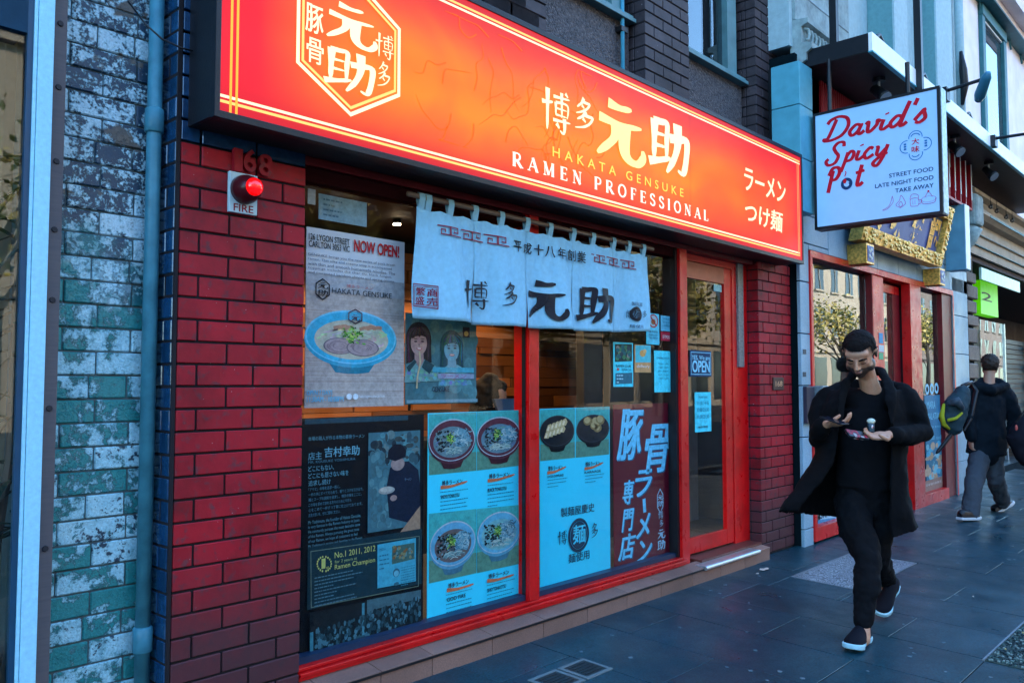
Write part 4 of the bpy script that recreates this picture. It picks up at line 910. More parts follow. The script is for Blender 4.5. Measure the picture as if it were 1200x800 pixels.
# ================================================================== posters and stickers on the ramen shop glass
YP = YG+.02
CY, CYD, BK = (.07, .66, .82), (.05, .45, .5), (.012, .014, .02)
m_cy = M('cyan_white_paper', (.03, .66, .86), .4, var=.03, scale=30, bump=0)
def board(name, parent, x0, x1, yt, yb, col, yy=YP, th=.004):
    a, b, c, d = FX(x0, yy, 450), FX(x1, yy, 450), FZ(x0, yb, yy), FZ(x0, yt, yy)
    q = MB(); q.box(a, b, yy, yy+th, c, d, col if not isinstance(col, tuple) else ink(col)); q.build(name, parent); return a, b, c, d
def bowl(p, cx, cy, rx, ry, rim, broth, style, lip=(.35, .45, .5)):
    c = p.uv(cx, cy); U = abs(p.uv(cx+rx, cy)[0]-p.uv(cx-rx, cy)[0])/2; V = abs(p.uv(cx, cy-ry)[1]-p.uv(cx, cy+ry)[1])/2; rd = random.Random(int(cx*7+cy)); u, v = c
    p.poly([(u-U*.62, v-V*.6), (u-U*.36, v-V*1.22), (u-U*.1, v-V*1.27), (u+U*.1, v-V*1.27), (u+U*.36, v-V*1.22), (u+U*.62, v-V*.6)], tuple(k*.45 for k in rim))
    p.ell(u, v-V*.05, U, V, tuple(k*.8 for k in rim), 40); p.ell(u, v+V*.03, U*.985, V*.95, lip, 40); p.ell(u, v+V*.02, U*.95, V*.9, rim, 40)
    p.ell(u, v-V*.06, U*.8, V*.7, broth, 36)
    for k in range(60):
        a = rd.uniform(0, 6.28); r = rd.uniform(.25, .74); x, y = u+U*r*math.cos(a), v-V*.06+V*.88*r*math.sin(a)*.8
        p.stroke([(x, y), (x+U*.12, y+V*.05), (x+U*.24*math.cos(a+1.5), y+V*.14*math.sin(a+1.5))], U*.025, tuple(min(1, k*rd.uniform(.75, 1.5)) for k in broth)); p.lay -= .9
    p.lay += 1
    if style == 'tonkotsu':
        for dx, dy, s in ((-.28, -.3, .34), (.22, -.34, .36)):
            p.ell(u+U*dx, v+V*dy, U*s, V*s*.85, (.16, .13, .16), 26); p.ell(u+U*dx, v+V*dy, U*s*.92, V*s*.77, (.36, .28, .29), 26)
            for k in range(5): a0 = rd.uniform(0, 360); p.ell(u+U*dx, v+V*dy, U*s*(.3+.12*k), V*s*(.25+.1*k), (.24, .18, .2), 14, a0, a0+150, .88); p.lay -= .8
        for k in range(9): x = u+U*rd.uniform(-.45, .45); y = v+V*rd.uniform(.3, .5); p.stroke([(x, y), (x+U*.12, y+V*.06), (x+U*.2, y+V*.03)], U*.06, (.4, .22, .15)); p.lay -= .8
        gx, gy, gs = u+U*.0, v+V*.12, .22
    elif style == 'black':
        for k in range(110): x = u+U*rd.uniform(-.68, .1); y = v+V*rd.uniform(-.5, .45); p.poly([(x+U*.06*rd.uniform(.3, 1.3)*math.cos(a_*1.26+k), y+V*.06*rd.uniform(.3, 1.3)*math.sin(a_*1.26+k)) for a_ in range(5)], rd.choice(((.006, .01, .013), (.01, .015, .02), (.04, .09, .11), (.01, .02, .02), (.15, .3, .33)))); p.lay -= .96
        p.ell(u+U*.38, v+V*.1, U*.34, V*.42, (.12, .3, .36), 20)
        for k in range(80): x = u+U*rd.uniform(.08, .7); y = v+V*rd.uniform(-.3, .45); a0 = rd.uniform(0, 6); p.stroke([(x, y), (x+U*.1*math.cos(a0), y+V*.08*math.sin(a0)), (x+U*.16*math.cos(a0+.7), y+V*.14*math.sin(a0+.7))], U*.03, rd.choice(((.06, .2, .28), (.2, .36, .4), (.12, .3, .36), (.03, .1, .13), (.35, .5, .5)))); p.lay -= .96
        for k in range(30): x = u+U*rd.uniform(-.5, .2); y = v-V*rd.uniform(.35, .62); p.stroke([(x, y), (x+U*.15, y+V*.07), (x+U*.32, y+V*.02)], U*.022, rd.choice(((.25, .4, .38), (.12, .25, .26), (.4, .52, .45)))); p.lay -= .96
        gx, gy, gs = u-U*.1, v+V*.12, .17
    elif style == 'gyoza':
        for r_ in range(2):
            for k in range(5):
                x = u-U*.5+U*.22*k-U*.12*r_; y = v+V*.15*k/2-V*.1-V*.42*r_+V*.3
                p.poly([(x-U*.16, y-V*.16), (x-U*.05, y+V*.2), (x+U*.1, y+V*.28), (x+U*.2, y+V*.05), (x+U*.1, y-V*.18)], (.5, .4, .2)); p.poly([(x-U*.12, y-V*.12), (x-U*.02, y+V*.16), (x+U*.05, y+V*.1), (x, y-V*.14)], (.72, .62, .4)); p.lay -= 1.6
        gx = None
    else:
        for k in range(7): x = u+U*rd.uniform(-.4, .45); y = v+V*rd.uniform(-.3, .7); p.ell(x, y, U*.26, V*.3, (.2, .15, .06), 12); p.ell(x-U*.03, y+V*.05, U*.19, V*.21, (.4, .32, .15), 10); p.lay -= 1.5
        gx = None
    if gx is not None:
        for k in range(60):
            x = gx+rd.gauss(0, U*gs*.5); y = gy+rd.gauss(0, V*gs*.65); p.stroke([(x, y), (x+U*rd.uniform(-.09, .09), y+V*rd.uniform(-.07, .09))], U*.03, rd.choice(((.05, .2, .03), (.1, .35, .05), (.22, .5, .1), (.4, .55, .12), (.02, .09, .02)))); p.lay -= .97
        p.lay += 2
# -- big NOW OPEN poster
po = thing('poster', 'tall pale ramen poster with NOW OPEN! and a blue bowl of noodles', 'poster', (2.3, YP, 1.4))
a, b, c, d = board('sheet', po, 357, 473, 265, 478, M('grey_poster_paper', (.58, .65, .7), .45, var=.06, scale=4, bump=0))
p = Pr(Y=YP, off=.001)
p.rect(a, b, c, c+.55, (.42, .38, .35))
for k in range(40):
    v = c+random.uniform(0, .5); p.rect(a, b, v, v+.003, random.choice(((.36, .31, .28), (.47, .43, .4)))); p.lay -= .95
p.lay = 4
p.rect(a, b, c+.52, c+.6, (.38, .4, .42))
bowl(p, 413, 396, 54, 33, (.04, .42, .62), (.45, .46, .36), 'tonkotsu', (.15, .55, .75))
p.tb('126 LYGON STREET', 361, 409, 273, 280.5, BK, .03); p.tb('CARLTON 3053 VIC', 361, 409, 281.5, 289, BK, .03)
p.tb('NOW OPEN!', 414, 467, 280.5, 295, (.5, .02, .03), .045)
for i, tx in enumerate(('GENSUKE brings you the new series of pork broth', 'ramen. This silky and creamy soup is accompanied', 'with thin and smooth homemade noodles. The', 'toppings includes the char siu, black fungus,', 'and marinated bamboo shoots and spring onions.')):
    p.tb(tx, 360, 462-(i % 2)*4, 296+i*5.2, 299.8+i*5.2, (.06, .06, .08), .0)
p.tb('博多ラーメン', 405, 436, 333, 337, (.5, .1, .1)); p.tb('HAKATA GENSUKE', 388, 458, 337, 343.5, BK, .0)
hu = p.uv(377, 339); hexa(hu[0], hu[1], .038, .05, .006, BK); p.pglyph(G_GEN, 371, 383, 330, 338, BK); p.pglyph(G_SUKE, 371, 383, 339, 347, BK)
hu = p.uv(415, 371); hexa(hu[0], hu[1], .04, .036, .006, (.05, .03, .05)); p.pglyph(G_GEN, 410, 420, 368, 376, (.05, .03, .05))
p.tb('OPEN 7 DAYS', 358, 388, 457, 463, (.1, .45, .65), .03); p.tb('11:30AM - 10:00PM', 358, 401, 464.5, 471, (.1, .45, .65), .03)
p.pell(407.5, 464.5, 3.2, 3.5, (.7, .8, .85)); p.pell(415, 464.5, 3.2, 3.5, (.7, .8, .85)); p.tb('hakatagensukecarlton', 419, 449, 462, 467, (.7, .75, .78))
p.build('print', po)
# -- small notices above it
sn = thing('notice', 'pale blue notice in the top left corner of the shop window above the tall poster', 'notice', (2.3, YP, 2.05))
board('sheet', sn, 371, 428, 226, 256, (.22, .42, .55)); p = Pr(Y=YP, off=.0012); a0, b0 = FX(372, YP, 240), FX(427, YP, 240)
for i in range(4): p.lines(a0+.03, b0-.03, FZ(372, 231+i*6, YP)-.04*0, 1, .02, .008, (.08, .2, .3))
p.build('print', sn)
sn = thing('notice', 'tiny white label beside the brick pillar at the top corner of the shop window', 'notice', (2.05, YP, 2.1)); board('sheet', sn, 358, 367, 220, 238, (.4, .5, .56))
# -- poster with two women
gp = thing('poster', 'teal photo poster of two women eating noodles, below the noren curtain', 'poster', (2.85, YP, 1.5))
a, b, c, d = board('sheet', gp, 475, 558, 366, 474, (.06, .16, .18))
p = Pr(Y=YP, off=.001); SK, HR = (.4, .26, .24), (.025, .018, .02)
for k in range(50): p.pell(random.uniform(478, 555), random.uniform(375, 462), random.uniform(3, 7), random.uniform(3, 9), random.choice(((.05, .16, .19), (.08, .22, .24), (.1, .2, .18)))); p.lay -= .96
p.lay = 4
def portrait(cx, cy, s, sk, hr, top, top2):
    p.pell(cx, cy-2*s, 15*s, 21*s, hr); p.ppoly([(cx-14*s, cy), (cx-15*s, cy+26*s), (cx-8*s, cy+24*s), (cx+9*s, cy+24*s), (cx+15*s, cy+25*s), (cx+14*s, cy)], hr)
    p.ppoly([(cx-17*s, cy+48*s), (cx-15*s, cy+30*s), (cx-5*s, cy+21*s), (cx+7*s, cy+21*s), (cx+20*s, cy+29*s), (cx+26*s, cy+46*s)], top)
    p.ppoly([(cx-5*s, cy+12*s), (cx+5*s, cy+12*s), (cx+6*s, cy+22*s), (cx+1*s, cy+32*s), (cx-5*s, cy+22*s)], tuple(k*.85 for k in sk))
    p.pell(cx, cy+2*s, 9.5*s, 14*s, sk); p.ppoly([(cx-10*s, cy-3*s), (cx-9*s, cy-14*s), (cx, cy-18*s), (cx+9*s, cy-14*s), (cx+10*s, cy-4*s), (cx+3*s, cy-7*s), (cx-4*s, cy-6*s)], hr)
    rp = random.Random(int(cx))
    for k in range(40): a_ = rp.uniform(-2.6, .6 if False else -.5) ; x_ = cx+15*s*math.cos(a_); p.stroke([p.uv(x_*.35+cx*.65, cy-17*s), p.uv(x_, cy+rp.uniform(-12, -4)*s), p.uv(x_+rp.uniform(-1, 1), cy+rp.uniform(8, 26)*s if abs(x_-cx) > 9*s else cy-8*s)], .0035, tuple(min(1, c_*rp.uniform(.6, 3.2)) for c_ in hr)); p.lay -= .96
    for k in range(14): p.pell(cx+rp.uniform(-6, 6)*s, cy+rp.uniform(-3, 12)*s, rp.uniform(1.5, 3)*s, rp.uniform(1.5, 3.5)*s, tuple(c_*rp.uniform(.9, 1.1) for c_ in sk), n=10); p.lay -= .95
    for k in range(40): p.pell(cx+rp.uniform(-14, 22)*s, cy+rp.uniform(33, 46)*s, rp.uniform(1, 3)*s, rp.uniform(1, 3)*s, tuple(c_*rp.uniform(.6, 1.5) for c_ in top), n=7); p.lay -= .97
    p.lay += 2
    for q_ in (-4, 4): p.pell(cx+q_*s, cy, 1.9*s, .9*s, (.03, .02, .03)); p.pell(cx+q_*s, cy-3*s, 2.3*s, .5*s, (.08, .05, .05))
    p.pell(cx, cy+4*s, 1*s, 1.6*s, tuple(k*.7 for k in sk)); p.pell(cx, cy+8.5*s, 3.2*s, 1.5*s, (.45, .1, .1)); p.pell(cx, cy+8.2*s, 2.4*s, .7*s, (.7, .65, .62))
    p.ppoly([(cx-15*s, cy+30*s), (cx-5*s, cy+21*s), (cx-3*s, cy+24*s), (cx-12*s, cy+36*s)], top2); p.ppoly([(cx+7*s, cy+21*s), (cx+18*s, cy+28*s), (cx+12*s, cy+38*s), (cx+3*s, cy+30*s)], top2)
portrait(529, 408, .92, (.14, .34, .42), (.02, .07, .09), (.1, .3, .34), (.14, .36, .4))
portrait(490, 400, 1.0, SK, HR, (.14, .3, .3), (.02, .06, .07))
p.prect(506, 554, 430, 436, (.06, .34, .44)); p.prect(512, 554, 437.5, 443.5, (.22, .3, .42)); p.tb('ラーメン', 515, 545, 438, 443, (.3, .12, .25), .02)
p.prect(541, 549, 383, 395, (.02, .02, .03)); p.pell(545, 391, 2.5, 3, (.3, .22, .05)); p.stroke([p.uv(490, 412), p.uv(491, 425), p.uv(488, 440), p.uv(487, 455)], .01, (.5, .42, .25))
p.tb('GENSUKE', 505, 525, 453, 459, (.02, .03, .05), .03); p.prect(475, 558, 468.5, 472.5, (.16, .3, .34))
p.build('print', gp)
# -- black story board
sb = thing('poster', 'tall black poster with Japanese text and a photo of a cook, lower left window', 'poster', (2.4, YP, .9))
a, b, c, d = board('sheet', sb, 353, 497, 490, 782, (.004, .006, .009))
p = Pr(Y=YP, off=.001); TW = (.1, .3, .38); TW2 = (.06, .2, .27)
p.prect(357, 478, 491, 497, (.02, .06, .08))
p.tb('本場の職人が作る本物の豚骨ラーメン', 361, 427, 511.5, 516.5, TW, .01)
p.tb('店主', 361, 377, 530, 539, TW, .02); p.tb('吉村幸助', 380, 421, 524, 536, (.14, .4, .5), .02); p.tb('MR. KOUSUKE YOSHIMURA', 361, 416, 540, 543, TW2)
for i, (tx, x1) in enumerate((('どこにもない、', 391), ('どこにも居さない味を', 408), ('追求し続け', 387))): p.tb(tx, 361, x1, 546+i*8.5, 552.5+i*8.5, TW, .015)
for i, tx in enumerate(('「アサヒ」の味を追求一筋に。', '一杯の丼にすべてを込めて、香りとコクを引き出す。', '麺とスープの調和を追求し、博多の味をここに。', 'この味を求めて訪れる方々のために今日も', '心をこめて一杯ずつ丁寧に仕上げております。', '店主の想いを、ぜひご賞味ください。')): p.tb(tx, 361, (398, 425, 423, 411, 424, 398)[i], 571.5+i*6, 575.5+i*6, TW2)
for i, tx in enumerate(('Mr Yoshimura, the founder of Hakata Gensuke,', 'is very famous in the Ramen Industry in Japan.', 'He constantly pursues the most desirable taste', 'of the Ramen. Always pursuing the great taste', 'of our Ramen, we hope all customers to feel', 'Mr Yoshimura\'s passion and devotion to the Ramen.')): p.tb(tx, 360.5, (422, 421, 421, 420, 418, 424)[i], 610+i*5.6, 614.5+i*5.6, (.08, .24, .3))
p.prect(431, 491.5, 507, 624, (.05, .15, .18))
for k in range(70): p.pell(random.uniform(434, 488), random.uniform(508, 540), random.uniform(1.5, 5), random.uniform(1.5, 6), random.choice(((.08, .25, .28), (.03, .08, .1), (.12, .2, .2), (.015, .03, .04), (.04, .06, .06)))); p.lay -= .97
p.lay += 2
for k in range(60): p.pell(random.uniform(434, 455), random.uniform(530, 615), 3, 5, random.choice(((.06, .17, .2), (.09, .22, .24), (.05, .13, .15)))); p.lay -= .97
p.lay += 2
p.ppoly([(455, 606), (452, 570), (456, 548), (464, 541), (478, 540), (489, 550), (491, 566), (491, 600), (478, 612)], (.008, .016, .035)); p.ppoly([(468, 623), (491.4, 592), (491.4, 620)], (.3, .2, .13))
p.pell(465, 543, 8, 8, (.3, .22, .2)); p.ppoly([(453, 537), (454, 527), (461, 520), (469, 520), (475, 528), (474, 535), (462, 540)], (.006, .01, .02))
p.pell(452, 574, 9.5, 4.5, (.3, .32, .3)); p.pell(452, 573, 7.5, 3, (.42, .42, .36)); p.pell(460, 583, 4, 3.5, (.28, .2, .18)); p.tb('ラーメン', 473, 481, 560, 563, (.15, .3, .4))
# champion panel
p.prect(359.5, 493, 641, 714, (.006, .03, .042))
for e, w in ((2.5, .004),): p.pline([(363, 645.5), (490, 627.5), (489, 686), (363.5, 711), (363, 645.5)], w, (.1, .16, .12))
GD = (.45, .5, .14)
p.tb('No.1 2011, 2012', 391, 438.5, 646.5, 654.5, GD, .01); p.tb('for 2 years at', 391, 417, 656, 660.5, (.3, .38, .14)); p.tb('Ramen Champion', 391, 438, 661, 668.5, GD, .01)
cx, cy = 378.5, 660; p.tb('1', 375.5, 380, 654, 666, GD, .03); p.tb('st', 381, 384, 663, 666, GD)
for k in range(9):
    for s in (-1, 1):
        aa = R(-75+k*19); x, y = cx+s*8.2*math.cos(aa), cy-9*math.sin(aa)*.95; p.pell(x, y, .9, 1.35, GD, n=6); p.lay -= .9
p.lay += 2
for i in range(9): p.lines(FX(367, YP, 680), FX(437 if i != 8 else 430, YP, 680), FZ(367, 676+i*4.1, YP)-0, 1, .01, .0052, (.06, .16, .2), .06)
x0u, x1u = FX(441, YP, 660), FX(486, YP, 660)
p.ppoly([(440.5, 688.5), (440.5, 637.5), (485.5, 629.5), (485.5, 680)], (.05, .34, .45)); p.ppoly([(457.5, 660.5), (457.5, 639.5), (484, 635), (484, 654)], (.05, .12, .1))
for k in range(36): p.pell(random.uniform(460, 482), random.uniform(639, 653), 1.6, 1.8, random.choice(((.2, .2, .1), (.03, .08, .08), (.2, .1, .04), (.1, .22, .22)))); p.lay -= .96
p.lay += 2; p.pell(462.5, 670, 4, 5, (.03, .12, .16)); p.pell(462.5, 671, 2.8, 3.6, (.12, .4, .48)); p.pell(462.5, 683, 3, 2, (.03, .12, .16))
p.tb('MEDIA', 443, 450, 642, 645, (.02, .12, .2)); p.lines(x0u+.008, FX(455, YP, 660), FZ(443, 650, YP), 4, .02, .006, (.02, .15, .22)); p.lines(FX(468, YP, 660), x1u-.008, FZ(468, 664, YP), 8, .012, .004, (.02, .2, .28))
# crowd photo
p.ppoly([(361, 772), (361, 717), (492, 690), (492, 735)], (.008, .014, .018))
p.ppoly([(428, 722), (428, 702), (491, 690), (491, 700), (440, 712)], (.05, .12, .14)); p.ppoly([(426, 750), (470, 736), (491, 727), (491, 735)], (.06, .25, .3))
p.ppoly([(361, 771), (361, 740), (365, 739), (365, 770)], (.04, .2, .25)); p.ppoly([(422, 752), (422, 706), (425, 705), (425, 751)], (.05, .2, .25))
for k in range(320):
    x = random.uniform(368, 490); y0_ = 762-(x-368)*.31; y = y0_-random.uniform(-2, 24)-(2 if x > 430 else 0); br = random.choice((.015, .03, .1, .05))
    p.pell(x, y, random.uniform(1, 2.2), random.uniform(1.5, 4), (br*.5, br*1.5, br*1.9)); p.lay -= .985
p.build('print', sb)
# -- menu posters
def brush_title(p, x, y, w):
    p.stroke([p.uv(x, y+6), p.uv(x+w*.4, y+4.5), p.uv(x+w*.8, y+1), p.uv(x+w*1.05, y-1.5)], .018, (.55, .16, .07), 'brush'); p.tb('博多ラーメン', x+w*.05, x+w*.85, y-2, y+4, (.03, .02, .03), .03)
def menu(lab, x0, x1, yt, yb, cells, px):
    t = thing('menu_poster', lab, 'poster', (FX((x0+x1)/2, YP), YP, .6)); board('sheet', t, x0, x1, yt, yb, m_cy)
    p = Pr(Y=YP, off=.001)
    for (cx0, cx1, ct0, ct1, cb0, cb1, bc) in cells:
        p.ppoly([(cx0, cb0), (cx0, ct0), (cx1, ct1), (cx1, cb1)], (.05, .38, .36)); p.ppoly([(cx0, cb0), (cx0, cb0-(cb0-ct0)*.32), (cx1, cb1-(cb1-ct1)*.32), (cx1, cb1)], (.09, .24, .17))
    p.build('picture_ground', t)
    for (cx0, cx1, ct0, ct1, cb0, cb1, bc) in cells:
        p = Pr(Y=YP, off=.004); bowl(p, *bc); p.build('bowl_picture', t)
    px(t)
def m1(t):
    p = Pr(Y=YP, off=.002)
    for x, y, n1 in ((516, 565, 'SHOYU TONKOTSU'), (571, 557, 'BLACK TONKOTSU'), (523, 685, 'GOD FIRE'), (570, 674, 'SHIO TONKOTSU')):
        brush_title(p, x, y, 30); p.lines(FX(x, YP), FX(x+33, YP), FZ(x, y+11, YP), 2, .02, .0045, (.03, .3, .4)); p.tb(n1, x, x+22, y+15, y+19.5, BK, .03); p.lines(FX(x, YP), FX(x+33, YP), FZ(x, y+22, YP), 4, .02, .0045, (.02, .25, .34))
    p.build('lettering', t)
RB = (.1, .03, .045)
menu('tall cyan menu poster with four ramen bowls left of the red post', 502, 611, 484, 737,
     [(502.5, 558, 485, 482.6, 556.5, 551, (529.5, 516, 27.5, 26, RB, (.12, .22, .25), 'black')), (558.6, 610.5, 482.5, 480.5, 551, 545, (584.5, 512, 26, 24.5, RB, (.1, .2, .25), 'black')),
      (502.5, 558, 601.5, 596, 683, 671, (530.5, 637, 27, 27.5, (.1, .35, .5), (.12, .1, .1), 'black')), (558.6, 610.5, 596, 591, 671, 659.5, (584.5, 624, 25.5, 25.5, (.1, .38, .52), (.15, .4, .42), 'black'))], m1)
def m2(t):
    p = Pr(Y=YP, off=.002)
    for x, y, n1 in ((641, 548, 'GYOZA DUMPLINGS'), (684.5, 543, 'KARAAGE')):
        brush_title(p, x, y, 21); p.tb(n1, x, x+19, y+9, y+12, BK, .03); p.lines(FX(x, YP), FX(x+23, YP), FZ(x, y+14, YP), 3, .02, .0045, (.02, .25, .34))
    CH = (.01, .05, .09)
    p.tb('製麺屋慶史', 656.5, 696, 595, 606, CH, .02); p.tb('麺使用', 665.5, 690, 649, 660, CH, .02)
    p.pell(677.5, 626.5, 12.3, 20, CH, ri=.82); p.pell(677.5, 626.5, 9.6, 16, CH); p.tb('麺', 670.5, 685.5, 615.5, 638, (.06, .6, .76), .03)
    p.pglyph(G_HAKU, 653, 663.5, 622, 639, CH); p.pglyph(G_TA, 691, 699.5, 613, 630, CH); p.build('lettering', t)
menu('cyan menu poster with dumplings, fried chicken and the round noodle crest', 632.5, 714, 479, 697,
     [(633, 673.5, 480, 478, 540, 536, (652.5, 505, 20.3, 19, (.012, .016, .022), (.01, .015, .02), 'gyoza', (.03, .05, .06))), (674.5, 713.5, 478, 476, 536, 532, (694.5, 502, 19.3, 17, (.012, .016, .022), (.01, .015, .02), 'chicken', (.03, .05, .06)))], m2)
# -- maroon banner
mb2 = thing('banner', 'maroon window banner with big sky blue Japanese characters beside the door', 'banner', (4.85, YP, .8))
board('sheet', mb2, 718.5, 790, 474, 671, M('maroon_vinyl', (.11, .002, .014), .35, var=.1, bump=0))
BL = (.16, .62, .85); SH = (.012, .12, .22)
TB = [('豚', 722, 754, 479, 541, 0), ('骨', 755, 787, 497, 556, 0), ('ラ', 744, 764, 551, 583, 0), ('専', 729, 743, 563, 592, 0), ('門', 728, 743, 597, 624, 0), ('店', 724, 745, 627, 658, 0), ('メ', 745, 762, 603, 632, 0), ('ン', 746, 764, 634, 660, 0)]
for tx, x0, x1, yt, yb, sh in TB:
    p = Pr(Y=YP, off=.001); p.tb(tx, x0+.9, x1+.9, yt+1.2, yb+1.2, SH, .05, .25); p.tb(tx, x0, x1, yt, yb, BL, .045 if tx in '豚骨' else .05, .25); p.build('character', mb2)
p = Pr(Y=YP, off=.001); p.stroke([p.uv(754.5, 584), p.uv(755.5, 600)], .035, BL); p.build('character', mb2)
p = Pr(Y=YP, off=.001); u = p.uv(773.5, 586.5); PB = (.3, .55, .7); hexa(u[0], u[1], .038, .085, .008, PB); p.pglyph(G_GEN, 770, 777, 580, 586, PB, 1.1); p.pglyph(G_SUKE, 770, 777, 587, 594, PB, 1.1)
p.pglyph(G_HAKU, 771, 776.5, 599, 608, PB); p.pglyph(G_TA, 771.5, 776.5, 609, 617, PB); p.pglyph(G_GEN, 769.5, 778.5, 620, 632, PB, 1.1); p.pglyph(G_SUKE, 769.5, 778.5, 633, 645, PB, 1.1); p.build('small_crest', mb2)
# -- stickers
def sticker(lab, x0, x1, yt, yb, col, fn=None, name='sticker', yy=YG-.003, cat='sticker'):
    t = thing(name, lab, cat, (FX((x0+x1)/2, yy), yy, FZ(x0, yb, yy))); board('sheet', t, x0, x1, yt, yb, col, yy, .002)
    if fn: p = Pr(Y=yy, off=.0006); fn(p); p.build('print', t)
LN = (.02, .2, .32)
def s_nophoto(p):
    p.prect(758.6, 772.3, 368, 402, (.1, .55, .72)); p.pell(765.5, 376, 5.6, 8, (.35, .03, .03)); p.pell(765.5, 376, 4.5, 6.5, (.3, .45, .5)); p.pell(765.5, 377, 2.6, 3.2, (.25, .12, .04)); p.pline([(762.2, 371), (768.8, 381.5)], .012, (.35, .03, .03))
    p.tb('NO PHOTO', 760.5, 770.5, 387, 389.5, BK, .03); p.tb('PLEASE DO NOT', 760.5, 770.5, 391, 393.2, LN, .02); p.tb('TAKE PHOTOS', 760.5, 770.5, 394.6, 396.8, LN, .02)
sticker('white no-photography sticker with red ring near the end of the noren', 758, 773, 366.5, 403, CY, s_nophoto)
sticker('small blue and white notice right of the no-photography sticker', 775, 786, 369.5, 387.5, (.1, .42, .6), lambda p: [p.tb(t, 776.5, 784.5, 372+i*4, 374.5+i*4, LN, .02) for i, t in enumerate(('SMILE', 'YOU ARE ON', 'CAMERA'))])
sticker('small red sticker under the blue notice by the red post', 775, 786, 388.5, 399, (.35, .02, .05), lambda p: p.tb('EFTPOS', 776.5, 784.5, 392.5, 396.5, (.5, .5, .55), .02))
def s_a(p):
    p.ppoly([(720.5, 424), (720.5, 403), (740.5, 403), (740.5, 423)], (.02, .05, .05))
    for k in range(26): p.pell(random.uniform(723, 738), random.uniform(406, 420), 2, 2.6, random.choice(((.05, .2, .1), (.2, .2, .18), (.03, .06, .08), (.02, .12, .14)))); p.lay -= .95
    p.lay += 1; p.tb('RAMEN CLUB', 722, 739, 427, 430, BK, .02); p.pell(724, 432.5, 1.6, 1.6, (.4, .1, .1)); p.tb('SEARCH', 728, 739, 431.5, 434.5, LN, .02); p.ppoly([(721, 450), (721, 437), (740.5, 436.5), (740.5, 449)], (.03, .14, .2)); p.lines(FX(722, YG), FX(730, YG), FZ(722, 439, YG), 3, .022, .008, (.3, .6, .7))
sticker('pale blue flyer with a dish photo, leftmost of the three under the noren end', 719, 742, 400.5, 453, CY, s_a, 'flyer', cat='flyer')
def s_b(p):
    p.ppoly([(744.5, 424.5), (744.5, 404.5), (762.5, 404.5), (762.5, 424.5)], (.08, .5, .6)); p.pell(753, 414, 3.5, 4, (.6, .35, .12)); p.pell(755.5, 411.5, 2, 2.5, (.65, .45, .2)); p.tb('delivery', 746, 761, 427, 431.5, (.7, .7, .7), .02)
sticker('small orange and white delivery sticker between two pale flyers', 744, 763, 403.5, 436, (.55, .32, .14), s_b)
def s_c(p):
    p.tb('OPENING HOURS', 769.5, 784.5, 418, 420.5, LN, .02)
    for i, t in enumerate(('MON - FRI', '11:30AM - 2:45PM', '5PM - 9:30PM', 'SAT - SUN', '11:30AM - 9:30PM')): p.tb(t, 771, 783, 425+i*4.3, 427+i*4.3, LN, .0)
sticker('plain pale blue notice sheet nearest the red door post', 767, 787, 410.5, 459.5, CY, s_c, 'notice', cat='notice')
YD = .122
op = thing('open_sign', 'blue YES, We are OPEN sign hanging on the glass door', 'sign', (FX(820, YD), YD, 1.4))
a, b, c, d = FX(807.8, YD, 430), FX(833, YD, 430), FZ(808, 441, YD), FZ(808, 410, YD)
q = MB(); q.box(a, b, YD-.006, YD, c, d, ink((.012, .05, .12))); q.build('plate', op, bevel=.004); p = Pr(Y=YD-.0065)
p.rect(a+.012, b-.012, c+.014, d-.012, (.2, .55, .75)); p.rect(a+.018, b-.018, c+.02, d-.018, (.012, .05, .12)); p.text('YES, We are', a+.025, b-.025, d-.075, d-.035, (.25, .65, .85), .03); p.text('OPEN', a+.028, b-.028, c+.03, c+.12, (.25, .65, .85), .06); p.build('lettering', op)
hs = thing('notice', 'pale blue opening hours sheet on the glass door under the OPEN sign', 'notice', (FX(824, YD), YD, 1.1)); board('sheet', hs, 814, 833, 459.5, 506.5, CY, YD-.004, .002)
p = Pr(Y=YD-.0045); p.tb('OPENING HOURS', 818.5, 829, 464, 466.5, LN, .02)
for i in range(3): p.tb(('11:30 14:45', '17:00 21:30', '11:30 21:30')[i], 817, 830.5, 470+i*8, 474.5+i*8, LN, .02)
p.tb('HAKATA GENSUKE', 818, 829.5, 499, 501.5, BK, .02); p.build('lettering', hs)
t = thing('sticker', 'tiny white sticker in the top right corner of the glass door', 'sticker', (FX(843, YD), YD, 2.1)); board('sheet', t, 838, 847, 333, 341, (.3, .6, .65), YD-.004, .002)

# ================================================================== David's Spicy Pot building
dv = thing('granite_shopfront', 'grey granite clad shopfront right of the ramen shop', 'building', (9.5, 0, .1))
YD2 = -.08; GX0, GX1 = FX(938.5, YD2, 400), FX(1135, YD2, 400)
DX0, DX1 = FX(951, YD2, 480), FX(1119.5, YD2, 480); DZT = FZ(951, 294, YD2)
q = MB(); q.box(GX0+.02, DX0-.003, YD2+.02, .4, .02, DZT, m_joint); q.box(GX0+.02, GX1-.02, YD2+.02, .4, DZT+.004, 4.3, m_joint); q.box(DX1+.003, GX1-.02, YD2+.02, .4, .02, DZT, m_joint); q.build('backing', dv)
zj = [.07]+[FZ(945, y, YD2) for y in (620, 512, 451.6, 391, 330.5, 285)]
def cl(x0, x1, z0, z1, m=None, y=YD2, dep=.03):
    if x1-x0 > .03 and z1-z0 > .03: place(brick_mesh(round(x1-x0-.008, 3), dep, round(z1-z0-.008, 3), m or m_gran, .003), 'panel', dv, ((x0+x1)/2, y+dep/2, (z0+z1)/2))
for a, b in zip(zj, zj[1:]): cl(GX0, DX0-.001, a, min(b, 9))
zk = [FZ(1128, y, YD2) for y in (578, 540, 503, 455, 415, 371, 328)]
for a, b in zip(zk, zk[1:]): cl(DX1+.001, GX1, a, b)
